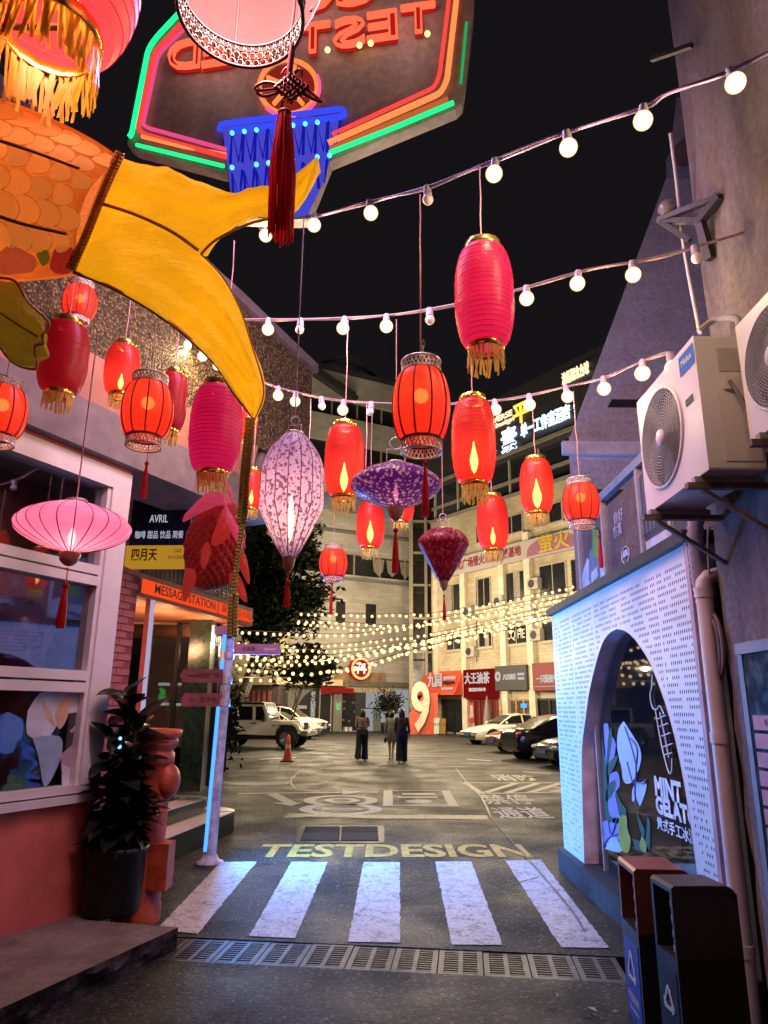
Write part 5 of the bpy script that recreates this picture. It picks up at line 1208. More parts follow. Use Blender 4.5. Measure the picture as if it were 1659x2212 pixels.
# street level: canopy, shops, doors
CANM = pm('cream_canopy', (.55, .46, .28), .55, var=.15); LITW = em('yellow_wall_glow', (.9, .62, .22), .35)  # LITW: yellow light on the wall put into a glowing sheet
def cbox(x0, x1, y0, y1, mat, d0, d1, nm, parent=CB): return MB().prism([(ct(x0), cz(y1, (x0 + x1) / 2)), (ct(x1), cz(y1, (x0 + x1) / 2)), (ct(x1), cz(y0, (x0 + x1) / 2)), (ct(x0), cz(y0, (x0 + x1) / 2))], MC, d0, d1).build(nm, mat, parent)
cbox(584, 722, 1468, 1481, CANM, 0, 1.6, 'canopy'); cbox(606, 712, 1428, 1467, LITW, .02, .2, 'wall_glow_sheet')
cbox(722, 745, 1470, 1484, pm('brown_board', (.2, .13, .08), .6), 0, .8, 'fascia'); cbox(722, 832, 1452, 1472, pm('peeling_board', (.3, .19, .12), .7, var=.4, scale=2), .02, .12, 'peeling_board')
cbox(745, 885, 1473, 1484, pm('shade_board', (.16, .14, .1), .6), .02, .3, 'fascia'); cbox(742, 845, 1485, 1496, pm('cream_lintel', (.5, .45, .34), .5), .0, .15, 'lintel')
text('麦田咖啡生活馆', MC @ Matrix.Translation(((ct(748) + ct(835)) / 2, cz(1490), .16)), .42, pm('tan_letters', (.3, .2, .1), .6), CB, width=ct(832) - ct(750), extrude=.01)
cbox(694, 754, 1487, 1497, em('red_awning_glow', (.75, .03, .025), .45), .0, .9, 'red_awning')  # awning sheet emits its own red
cbox(600, 692, 1482, 1584, pm('grey_arch_wall', (.2, .19, .165), .7), .0, .1, 'arch_wall')
ap = [(ct(690), 0), (ct(690), cz(1487, 680))] + [(ct(690 - 57 * math.sin(k * PI / 16)), cz(1487 + 95 * (1 - math.cos(k * PI / 16)) , 660)) for k in range(1, 9)] + [(ct(633), 0)]
MB().poly(ap, MC, .11).build('arch_opening', pm('arch_dark', (.012, .012, .014), .3), CB)
for k in range(7): text('老火锅聚贤庄'[k % 6], MC @ Matrix.Translation((ct(677), cz(1500 + k * 11.5, 677), .13)), .42, WLET, CB, extrude=.01)
cbox(603, 623, 1496, 1526, em('pale_poster_lit', (.5, .55, .4), .16), .1, .14, 'poster'); cbox(640, 660, 1524, 1531, pm('violet_box', (.3, .28, .4), .6), .12, .5, 'lamp_box')
cbox(694, 716, 1500, 1582, DARK, .01, .03, 'doorway'); cbox(718, 736, 1497, 1582, pm('grey_column', (.2, .19, .17), .6), .0, .4, 'column')
o = cbox(723, 732, 1519, 1534, em('green_notice', (.35, 1, .35), .55), .41, .44, 'notice')
cbox(737, 789, 1496, 1581, FPANE, .0, .03, 'shop_window')
mb = MB(); rq = random.Random(5)
for k in range(14): u = ct(741 + 44 * rq.random()); z = cz(1505 + 60 * rq.random()); mb.prism([(u, z), (u + .2, z), (u + .2, z + .14), (u, z + .14)], MC, .035, .05)
mb.build('display', em('display_glimmer', (.6, .6, .4), .18), CB); cbox(738, 790, 1579, 1581, em('floor_strip', (1, .95, .8), .9), .03, .1, 'strip_light')
for x in (743, 752): cbox(x, x + 6, 1570, 1580, pm('white_cups', (.6, .6, .58), .5), .1, .4, 'pot')
cbox(790, 882, 1490, 1582, em('lit_white_wall', (.66, .72, .74), .42), .0, .04, 'lit_wall'); cbox(768, 790, 1497, 1560, pm('door_dark', (.05, .055, .06), .3), .04, .08, 'door')  # light on the white wall put into its emission, no lamp there
cbox(806, 822, 1530, 1580, pm('grey_door', (.3, .34, .36), .4), .05, .12, 'door'); cbox(790, 816, 1529, 1531, BLACK, .05, .3, 'shelf'); cbox(832, 842, 1540, 1552, BLACK, .05, .12, 'meter'); cbox(822, 842, 1562, 1583, DARK, .05, .1, 'doorway')
# round neon emblem
HS = thing('round_neon_sign', 'round red neon ring sign with a glowing emblem inside, over the courtyard shops', 'neon sign', MC @ V((ct(770), cz(1466), .9)))
hc = (ct(770, 1445), cz(1445, 770)); hr = (ct(790, 1445) - ct(751, 1445)) / 2
MB().prism([(hc[0] + hr * 1.12 * math.cos(k * PI / 16), hc[1] + hr * 1.12 * math.sin(k * PI / 16)) for k in range(32)], MC, .5, .75).build('disc', em('red_disc', (.8, .03, .01), .55), HS)
MB().tube([MC @ V((hc[0] + hr * .96 * math.cos(k * PI / 18), hc[1] + hr * .96 * math.sin(k * PI / 18), .82)) for k in range(36)], .085, 6, closed=True).build('neon_ring', em('neon_ring_red', (1, .38, .14), 2.2), HS)
mb = MB(); em_ = lambda u, v: MC @ V((hc[0] + hr * u, hc[1] + hr * v, .82))
for p in ([(-.35, -.5), (-.35, .1)], [(.35, -.5), (.35, .5)], [(-.35, .1), (.35, .1)], [(-.6, -.1), (.6, -.1)], [(-.5, .45), (.1, .45)], [(-.2, .3), (-.2, .6)]): mb.tube([em_(*q) for q in p], .06, 6)
mb.build('emblem', em('neon_white', (1, .9, .7), 2.4), HS)
# ---------------------------------------------------------------- glazed lift tower
LT = thing('lift_tower', 'dark glazed lift shaft with pale steel frame between the two blocks', 'tower', at(918, 1583, 54.6))
YL = 54.6; xl, xr = at(888, 1400, YL).x, at(948, 1400, YL).x; xmid = at(921, 1400, YL).x; ztl = at(918, 1060, YL).z
FRM = pm('lift_steel', (.34, .3, .22), .5, .3)
for x in (xl, xmid, xr): MB().box((x, YL, ztl / 2), (.3 if x != xmid else .22, .3, ztl)).build('post', FRM, LT)
z = 3.2
while z < ztl + .1: MB().box(((xl + xr) / 2, YL + .04, z), (xr - xl, .2, .16)).build('beam', FRM, LT); z += 2.55
TG = pm('lift_glass', (.025, .022, .018), .18, spec=.6, var=.5, scale=.8); z = 0.1; k = 0
while z < ztl:
    for a, b in ((xl + .15, xmid - .11), (xmid + .11, xr - .15)): MB().box(((a + b) / 2, YL + .16, z + 1.25), (b - a, .05, 2.4)).build('pane', TG, LT)
    z += 2.55
MB().box(((xl + xr) / 2, YL + 2.5, ztl / 2), (xr - xl, 4, ztl)).build('shaft', DKF, LT)
mb = MB(); mb.tube([at(962, 1442, 53), at(960, 1160, 53)], .16, 8)
tag(mb.build('drain_pipe', DKF), 'black drain pipe at the joint between the lift tower and cream block', 'pipe')
# ---------------------------------------------------------------- low dark red shop at the left
LS = thing('slatted_shop', 'dark shop with red upright slats behind the parked off-roader', 'building', at(545, 1580, 45))
x0, x1 = at(440, 1500, 45).x, at(600, 1500, 45).x; zt3 = at(545, 1478, 45).z
MB().box(((x0 + x1) / 2, 47, zt3 / 2), (x1 - x0, 3.8, zt3)).build('wall', pm('shop_dark_wall', (.04, .025, .022), .6), LS)
RS = pm('dull_red_slat', (.17, .04, .035), .55)
for k in range(12): MB().box((x0 + .5 + k * (x1 - x0 - 1) / 11, 45, zt3 * .45), (.2, .12, zt3 * .85)).build('slat', RS, LS)
MB().box(((x0 + x1) / 2, 44.8, zt3 + .3), (x1 - x0, 1.2, .7)).build('eaves', pm('cream_canopy2', (.3, .24, .16), .6), LS)
MB().box(((x0 + x1) / 2, 48, zt3 + 2.6), (x1 - x0, 4, 3.9)).build('upper_wall', pm('ochre_upper', (.3, .25, .13), .7), LS)
# ---------------------------------------------------------------- trees
def tree(name, label, base, h, cc, rad, n, seed, sz=.16, sq=1.0, group=None, tr=.2):
    r = random.Random(seed); root = thing(name, label, 'tree', base, group=group)
    bs = V(base); top = V(cc); mb = MB()
    mb.tube(smooth_path([bs, bs.lerp(top, .4) + V((.15, 0, 0)), top], 6), [tr * (1 - .5 * i / 12) for i in range(13)], 8)
    for k in range(7):
        a = k * .9; e = top + V((math.cos(a) * rad * .7, math.sin(a) * rad * .7, r.uniform(-.2, .7) * rad)); mb.tube([bs.lerp(top, .45 + .07 * k), bs.lerp(e, .75) + V((0, 0, .4)), e], [tr * .45, tr * .3, .02], 6)
    mb.build('trunk', pm('tree_bark', (.05, .04, .03), .85), root)
    clumps = []
    for k in range(34):
        d = V((r.gauss(0, 1), r.gauss(0, 1), r.gauss(0, 1))).normalized() * rad * r.uniform(.25, 1); clumps.append((top + V((d.x, d.y, d.z * sq)), rad * r.uniform(.22, .42)))
    mb = MB(); vs, fs = [], []
    for i in range(n):
        c, q = clumps[r.randrange(len(clumps))]; p = c + V((r.gauss(0, 1), r.gauss(0, 1), r.gauss(0, .8))) * q * .6
        u = V((r.gauss(0, 1), r.gauss(0, 1), r.gauss(0, .5))).normalized(); v = u.orthogonal().normalized(); s = sz * r.uniform(.6, 1.3); k = len(vs)
        vs += [p - u * s, p + v * s * .45, p + u * s, p - v * s * .45]; fs.append((k, k + 1, k + 2, k + 3))
    mb.add(vs, fs); mb.build('crown', pm('dark_foliage', (.009, .015, .006), .8, spec=.1, var=.5, scale=.8), root)
tp_ = at(585, 1285, 31); tree('courtyard_tree', 'tall dark leafy tree behind the message shop, reaching over the string lights', (at(478, 1500, 33).x, 34, 0), 6, (tp_.x, 31, tp_.z), 2.25, 9000, 21, .16, 1.35)
tp_ = at(665, 1180, 33); tree('courtyard_tree', 'dark tree crown rising behind the white floral lantern', (at(470, 1500, 33).x, 35.5, 0), 6, (tp_.x - .7, 33, tp_.z), 1.2, 3000, 22, .15, 1.1)
tp_ = at(665, 1440, 27); mb = MB(); 
tree('courtyard_tree', 'lit leafy bough hanging low under the string lights near the lit canopy', (at(612, 1500, 40).x, 40, 0), 3, (tp_.x, 27, tp_.z), .95, 1500, 23, .15, .75, tr=.05)
bx = at(838, 1583, 51); root = thing('potted_tree', 'bushy dark potted tree against the lit white wall', 'potted plant', (bx.x, 51, 0))
MB().lathe([(.01, 0), (.35, 0), (.45, .7), (.4, .72), (.38, .66), (.01, .64)], 14, Matrix.Translation(root.location)).build('pot', DARK, root)
r_ = random.Random(6); mb = MB(); mb.tube([root.location + V((0, 0, .6)), root.location + V((.1, 0, 1.6))], .05, 6); mb.build('stem', BARK, root)
mb = MB(); vs, fs = [], []
for i in range(700):
    p = root.location + V((r_.gauss(0, .42), r_.gauss(0, .4), 2.0 + r_.gauss(0, .36))); u = V((r_.gauss(0, 1), r_.gauss(0, 1), r_.gauss(0, 1))).normalized(); v = u.orthogonal().normalized(); s = .15; k = len(vs); vs += [p - u * s, p + v * s * .4, p + u * s, p - v * s * .4]; fs.append((k, k + 1, k + 2, k + 3))
mb.add(vs, fs); mb.build('foliage', LEAF, root)
# bushes beside the signpost
for (x, y, Y, s, lb) in ((492, 1560, 20, .55, 'dark bush in front of the white off-roader door'), (488, 1500, 24, .6, 'dark shrub top showing above the bonnet line by the signpost')):
    p = at(x, y, Y); root = thing('shrub', lb, 'shrub', (p.x, Y, 0)); r_ = random.Random(int(x)); mb = MB(); mb.tube([(p.x, Y, 0), (p.x, Y, p.z)], .03, 6); mb.build('stem', BARK, root)
    mb = MB(); vs, fs = [], []
    for i in range(420):
        q = V((p.x + r_.gauss(0, s * .32), Y + r_.gauss(0, s * .4), max(.05, p.z + r_.gauss(0, s * .8)))); u = V((r_.gauss(0, 1), r_.gauss(0, 1), r_.gauss(0, 1))).normalized(); v = u.orthogonal().normalized(); k = len(vs); vs += [q - u * .1, q + v * .04, q + u * .1, q - v * .04]; fs.append((k, k + 1, k + 2, k + 3))
    mb.add(vs, fs); mb.build('foliage', LEAF, root)
# ================================================================== CARS, PEOPLE, CONE
TYRE = pm('tyre_rubber', (.012, .012, .013), .8); RIM = pm('alloy_rim', (.5, .5, .5), .3, .8); CGL = pm('car_glass', (.012, .014, .016), .06, spec=.8); CHR = pm('chrome', (.7, .7, .7), .15, 1.0)
HL = pm('headlamp_lens', (.6, .6, .58), .1, spec=.8); TL = pm('tail_lamp', (.35, .015, .015), .2); AMB = em('amber_marker', (1, .2, .03), .8); PLATE = pm('number_plate', (.03, .08, .4), .4)
def wheel(x, y, r, w, parent, spokes=5):
    s = 1 if y > 0 else -1; M = fm((x, y, r), (1, 0, 0), (0, 0, 1)) @ Matrix.Identity(4)        # z = -y
    wh = bpy.data.objects.new('wheel', None); COL.objects.link(wh); wh.parent = parent
    mb = MB(); mb.lathe([(r * .62, -w / 2), (r * .93, -w / 2), (r, -w * .36), (r, w * .36), (r * .93, w / 2), (r * .62, w / 2)], 24, M); mb.f  # tyre
    me = mb.mesh('tyre', TYRE); inst('tyre', me, wh)
    mb = MB(); zf = -s * w * .42; mb.lathe([(r * .64, zf), (r * .6, zf * .7), (r * .56, zf * .3), (.001, zf * .25)], 20, M)
    for k in range(spokes):
        a = k * 2 * PI / spokes + .3; mb.bar(M @ V((math.cos(a) * r * .08, math.sin(a) * r * .08, zf)), M @ V((math.cos(a) * r * .6, math.sin(a) * r * .6, zf * .95)), r * .17, .03, up=V((0, 1, 0)))
    mb.lathe([(.001, zf * 1.08), (r * .14, zf * 1.05), (r * .15, zf)], 10, M); inst('rim', mb.mesh('rim', RIM), wh)
def car(label, P, head, col, st, cab, W=.9, wr=.33, wx=(1.42, -1.42), roofmat=None, metal=.0, nose='sedan', rack=False, name='parked_car', group='cars parked round the courtyard', spokes=5):
    root = thing(name, label, 'car', (0, 0, 0), group=group)
    pt = pm('carpaint_%02d%02d%02d' % tuple(int(c * 99) for c in col), col, .22, metal, var=.05, spec=.5, coat=.6); L = st[0][0] - st[-1][0]
    rows = []
    for (x, zb, zt, w_) in st:
        rows.append([V((x, -w_ * .9, zb)), V((x, -w_, zb + (zt - zb) * .25)), V((x, -w_ * 1.0, zb + (zt - zb) * .72)), V((x, -w_ * .93, zt - .02)), V((x, -w_ * .5, zt + .025)), V((x, 0, zt + .035)),
                     V((x, w_ * .5, zt + .025)), V((x, w_ * .93, zt - .02)), V((x, w_ * 1.0, zb + (zt - zb) * .72)), V((x, w_, zb + (zt - zb) * .25)), V((x, w_ * .9, zb))])
    mb = MB(); mb.grid(rows); mb.add(rows[0], [list(range(11))], 0, True); mb.add(rows[-1], [list(range(11))[::-1]], 0, True)
    mb.add([r[0] for r in rows] + [r[-1] for r in rows], [(i, i + 1, len(rows) + i + 1, len(rows) + i) for i in range(len(rows) - 1)])
    b = mb.build('body', pt, root)
    belt = lambda x: next((z0 + (z1 - z0) * (x0 - x) / (x0 - x1) for (x0, _, z0, _w), (x1, _b, z1, _v) in zip(st, st[1:]) if x1 <= x <= x0), st[0][2])
    R = []
    for (x, z, wt) in cab:
        zb = min(belt(x), z); wb = W * .88; f = min(1, (z - zb) / .35)
        w2 = wb + (wt - wb) * f; R.append([V((x, -wb, zb - .02)), V((x, -w2, z - .05 * f)), V((x, -w2 * .82, z)), V((x, 0, z + .02 * f)), V((x, w2 * .82, z)), V((x, w2, z - .05 * f)), V((x, wb, zb - .02))])
    n = len(R); zm = max(c[1] for c in cab); rf = [i for i in range(n) if cab[i][1] > zm - .09]; i0, i1 = rf[0], rf[-1]
    def cabpart(nm, mat, fs):
        vs = [p for r in R for p in r]; u = sorted({i for f in fs for i in f}); k = {a: b for b, a in enumerate(u)}; return MB().add([vs[i] for i in u], [[k[i] for i in f] for f in fs], 0, True).build(nm, mat, root)
    q = lambda i, k: (i * 7 + k, i * 7 + k + 1, (i + 1) * 7 + k + 1, (i + 1) * 7 + k)
    cabpart('roof', roofmat or pt, [q(i, k) for i in range(i0, i1) for k in (1, 2, 3, 4)] + [q(i, k) for i in range(n - 1) for k in (1, 4)])
    cabpart('windscreen', CGL, [q(i, k) for i in range(0, i0) for k in (2, 3)]); cabpart('rear_window', CGL, [q(i, k) for i in range(i1, n - 1) for k in (2, 3)])
    cabpart('side_window', CGL, [q(i, 0) for i in range(n - 1)]); cabpart('side_window', CGL, [q(i, 5) for i in range(n - 1)])
    mb = MB()
    for s in (0, 6):
        t = 1 if s == 0 else 5
        for i in ((i0 + i1) // 2, i1):
            a, b2 = R[i][s], R[i][t]; o = V((0, -.012 if s == 0 else .012, 0)); mb.bar(a + o, b2 + o, .07, .02, up=V((0, 1, 0)))
        for i in range(n - 1): mb.bar(R[i][s] + V((0, 0, .03)), R[i + 1][s] + V((0, 0, .03)), .03, .03)
    mb.build('pillar', roofmat or pt, root)
    for x in wx:
        for s in (-1, 1):
            MB().lathe([(wr * 1.22, -.14), (wr * 1.22, .0), (.01, .0)], 22, fm((x, s * (W + .012), wr * 1.04), (1, 0, 0), (0, 0, 1)) @ (Matrix() if s < 0 else Matrix.Rotation(PI, 4, 'Y')), 0, False).build('wheel_arch', BLACK, root)
            wheel(x, s * (W - .08), wr, .22, root, spokes)
    fx = st[0][0]; zt0 = st[1][2]
    for s in (-1, 1):
        MB().sphere((st[1][0] + .02, s * W * .68, zt0 - .1), .14, 12, 0, (1.1, 1.35, .55)).build('headlight', HL, root); MB().sphere((st[-2][0] - .02, s * W * .75, st[-2][2] - .12), .12, 10, 0, (.7, 1.4, .7)).build('tail_light', TL, root)
        MB().sphere((.75, s * (W + .1), belt(.75) + .08), .1, 10, 0, (.6, 1, .65)).build('mirror', pt, root)
        for x in (.1, -.75): MB().box((x, s * (W + .005), belt(x) - .12), (.16, .03, .03)).build('door_handle', CHR if roofmat is None else BLACK, root)
    mb = MB()
    for k in range(5): mb.box((fx + .0, 0, zt0 - .1 - k * .05), (.08, W * .85, .02))
    mb.build('grille', CHR, root); MB().box((fx - .05, 0, .36), (.18, W * 1.5, .14)).build('lower_intake', BLACK, root); MB().box((fx + .06, 0, .45), (.02, .44, .13)).build('number_plate', PLATE, root)
    if rack:
        mb = MB()
        for s in (-1, 1): mb.tube([(cab[i0][0], s * .55, zm + .07), (cab[i1][0], s * .55, zm + .07)], .025, 6)
        for x in (cab[i0][0] - .2, cab[i1][0] + .2): mb.bar((x, -.6, zm + .09), (x, .6, zm + .09), .05)
        mb.build('roof_rack', BLACK, root)
    root.location = P; root.rotation_euler = (0, 0, math.atan2(head[1], head[0])); return root
SED = [(2.36, .36, .58, .62), (2.28, .24, .66, .78), (1.9, .2, .78, .88), (1.4, .2, .86, .9), (.95, .2, .93, .91), (0, .2, .95, .91), (-1.2, .2, .98, .91), (-1.9, .22, 1.02, .88), (-2.25, .3, .98, .8), (-2.34, .4, .85, .7)]
SCAB = [(1.0, .93, .7), (.6, 1.18, .66), (.25, 1.37, .62), (-.3, 1.45, .61), (-.9, 1.42, .6), (-1.3, 1.25, .6), (-1.85, 1.02, .62)]
SUV = [(2.3, .4, .78, .66), (2.22, .28, .9, .84), (1.8, .26, 1.0, .92), (1.0, .26, 1.08, .94), (0, .26, 1.1, .94), (-1.4, .26, 1.12, .93), (-2.1, .3, 1.1, .9), (-2.28, .4, .95, .82)]
UCAB = [(1.1, 1.07, .74), (.75, 1.35, .72), (.45, 1.6, .7), (-.2, 1.72, .7), (-1.3, 1.7, .69), (-1.75, 1.6, .68), (-2.1, 1.15, .68)]
def front_at(x, y, head, nose, side=0.0):
    p = gd(x, y); h = V((*head, 0)).normalized(); return (p - h * nose + V((-h.y, h.x, 0)) * side).xy.to_3d(), h
for (x, y, hd, col, st, cb_, lb, kw) in (
    (1004, 1607, (-.93, -.36), (.66, .62, .5), SED, SCAB, 'white saloon with a sloping roof parked in front of the red shops', dict(wx=(1.45, -1.4))),
    (1058, 1624, (-.96, -.27), (.3, .03, .02), SED, SCAB, 'dull red hatchback nose between the white saloon and the black car', dict()),
    (1166, 1655, (-.97, -.24), (.05, .045, .035), SED, SCAB, 'dark saloon with a bright upright grille, nearest the white kiosk', dict(metal=.3)),
    (690, 1596, (.97, -.25), (.72, .66, .45), SED, SCAB, 'cream saloon directly behind the white off-roader', dict()),
    (702, 1590, (.97, -.25), (.7, .66, .52), SUV, UCAB, 'pale estate with roof bars behind the cream saloon', dict(W=.94, wr=.36, rack=True)),
    (708, 1586, (.97, -.25), (.12, .03, .03), SED, SCAB, 'dark red car farthest along the left parking row', dict())):
    P, h = front_at(x, y, hd, 2.3, .45 if hd[0] < 0 else -.45); car(lb, P, h, col, st, cb_, **kw)
P, h = front_at(1092, 1640, (-.97, -.24), 2.3, .4)
car('black car parked with its tail towards the courtyard', P, -h, (.008, .008, .009), SED, SCAB, W=.94, wr=.36)
# white boxy off-roader
JR = thing('off_roader', 'white boxy off-road car with black roof parked behind the signpost', 'car', (0, 0, 0), group='cars parked round the courtyard')
JP = pm('offroader_white', (.85, .82, .70), .3, var=.05, coat=.5)
mb = MB(); mb.prism([(-2.1, .55), (-2.1, 1.12), (.62, 1.12), (1.88, 1.1), (1.95, .98), (1.95, .62), (1.8, .55)], fm((0, 0, 0), (1, 0, 0), Z), -.74, .74)
b = mb.build('body', JP, JR); bv = b.modifiers.new('edge', 'BEVEL'); bv.width = .04; bv.segments = 2
mb = MB(); S = fm((0, 0, 0), (1, 0, 0), Z)
fr = lambda pts, d0, d1, mat, nm: MB().prism(pts, S, d0, d1).build(nm, mat, JR)
fr([(-2.08, 1.12), (.58, 1.12), (.3, 1.76), (-2.05, 1.76)], -.66, .66, pm('offroader_inside', (.015, .015, .015), .6), 'cabin')
fr([(-2.08, 1.765), (.32, 1.765), (.28, 1.84), (-2.0, 1.86)], -.72, .72, BLACK, 'roof'); fr([(-2.0, 1.845), (.2, 1.845), (.2, 1.865), (-2.0, 1.865)], -.7, .7, JP, 'roof_panel')
for d in (-.70, .68):
    fr([(-.18, 1.13), (-.05, 1.13), (-.07, 1.765), (-.2, 1.765)], d, d + .03, JP, 'door_pillar'); fr([(-1.2, 1.13), (-1.08, 1.13), (-1.1, 1.765), (-1.22, 1.765)], d, d + .03, JP, 'door_pillar'); fr([(.44, 1.13), (.6, 1.13), (.33, 1.765), (.2, 1.765)], d, d + .03, JP, 'screen_pillar')
    fr([(-1.08, 1.68), (.3, 1.68), (.27, 1.765), (-1.1, 1.765)], d, d + .03, JP, 'door_top')
    fr([(-1.05, 1.15), (-.2, 1.15), (-.22, 1.67), (-1.05, 1.67)], d + .008, d + .02, CGL, 'side_window'); fr([(-.04, 1.15), (.42, 1.15), (.22, 1.67), (-.06, 1.67)], d + .008, d + .02, CGL, 'side_window')
mb = MB(); mb.add([V((.6, -.6, 1.14)), V((.6, .6, 1.14)), V((.35, .56, 1.73)), V((.35, -.56, 1.73))], [(0, 1, 2, 3)]); mb.build('windscreen', CGL, JR)
for s in (-1, 1):
    for x, nm in ((1.35, 'fender'), (-1.3, 'fender')):
        P_ = [(x - .62, .62), (x - .45, .98), (x - .3, 1.06), (x + .3, 1.06), (x + .5, .98), (x + .62, .78), (x + .52, .76), (x + .4, .9), (x + .25, .96), (x - .25, .96), (x - .38, .9), (x - .52, .6)]
        MB().prism(P_, S, -.93 if s < 0 else .72, -.72 if s < 0 else .93).build(nm, JP, JR)
        MB().lathe([(.5, -.1), (.5, .0), (.01, .0)], 22, fm((x, s * .75, .5), (1, 0, 0), (0, 0, 1)) @ (Matrix() if s < 0 else Matrix.Rotation(PI, 4, 'Y')), 0, False).build('wheel_arch', BLACK, JR); wheel(x, s * .78, .41, .27, JR)
    MB().lathe([(.001, .05), (.09, .04), (.11, 0)], 16, fm((1.95, s * .48, .9), (0, 1, 0), Z)).build('headlight', HL, JR); MB().box((1.86, s * .86, .93), (.06, .1, .07)).build('marker_light', AMB, JR)
    MB().box((.35, s * .86, 1.2), (.14, .18, .2)).build('mirror', BLACK, JR); MB().box((-.1, s * .755, 1.0), (.2, .04, .045)).build('door_handle', BLACK, JR); MB().box((.85, s * .75, .92), (.22, .03, .05)).build('bonnet_vent', BLACK, JR)
    MB().bar((-1.0, s * .78, .42), (.75, s * .78, .42), .12, .1).build('side_step', BLACK, JR)
for k in range(7): MB().box((1.955, -.3 + k * .1, .9), (.02, .05, .3)).build('grille_slot', BLACK, JR)
MB().box((2.12, 0, .62), (.26, 1.7, .2)).build('bumper', pm('grey_bumper', (.14, .14, .14), .5), JR)
for s in (-1, 1): MB().lathe([(.001, .02), (.07, .02), (.08, 0)], 12, fm((2.25, s * .55, .64), (0, 1, 0), Z)).build('fog_light', HL, JR)
q = gd(617, 1618); hd = V((.985, -.17, 0)).normalized(); sd = V((-hd.y, hd.x, 0)); JR.location = (q - hd * 1.35 + sd * .8).xy.to_3d(); JR.rotation_euler = (0, 0, math.atan2(hd.y, hd.x))
# traffic cone
c = gd(621, 1645); CN_ = thing('traffic_cone', 'red traffic cone with a pale band standing on the tarmac by the off-roader', 'traffic cone', c); Mc = Matrix.Translation(c)
MB().prism([(-.2, -.2), (.2, -.2), (.2, .2), (-.2, .2)], Mc, .004, .04).build('base', pm('cone_base', (.12, .02, .02), .7), CN_)
RC = pm('cone_red', (.5, .05, .03), .55, var=.2); MB().lathe([(.15, .04), (.06, .52)], 18, Mc).build('cone', RC, CN_); MB().lathe([(.092, .40), (.074, .52)], 18, Mc).build('reflective_band', pm('cone_band', (.5, .42, .38), .5), CN_); MB().lathe([(.074, .521), (.035, .8), (.02, .82)], 18, Mc).build('cone_tip', RC, CN_)
# wheel stop and scraps
# ------------------------------------------------------------------ people seen from behind
SKIN = pm('skin', (.42, .25, .17), .6, var=.1)
def skinned(name, J, E, parent, mat, sub=2):
    me = bpy.data.meshes.new(name); names = list(J); me.from_pydata([J[k][0] for k in names], [(names.index(a), names.index(b)) for a, b in E], [])
    o = bpy.data.objects.new(name, me); COL.objects.link(o)
    o.modifiers.new('s', 'SKIN'); o.modifiers.new('d', 'SUBSURF').levels = sub
    if not me.skin_vertices: bpy.context.view_layer.update()
    for i, k in enumerate(names):
        sv = me.skin_vertices[0].data[i]; r = J[k][1]; sv.radius = (r, r) if not isinstance(r, tuple) else r; sv.use_root = (i == 0)
    dg = bpy.context.evaluated_depsgraph_get(); m2 = bpy.data.meshes.new_from_object(o.evaluated_get(dg)); m2.materials.clear(); m2.materials.append(mat)
    for p in m2.polygons: p.use_smooth = True
    bpy.data.objects.remove(o); bpy.data.meshes.remove(me); m2.name = name
    n = bpy.data.objects.new(name, m2); COL.objects.link(n); n.parent = parent; return n
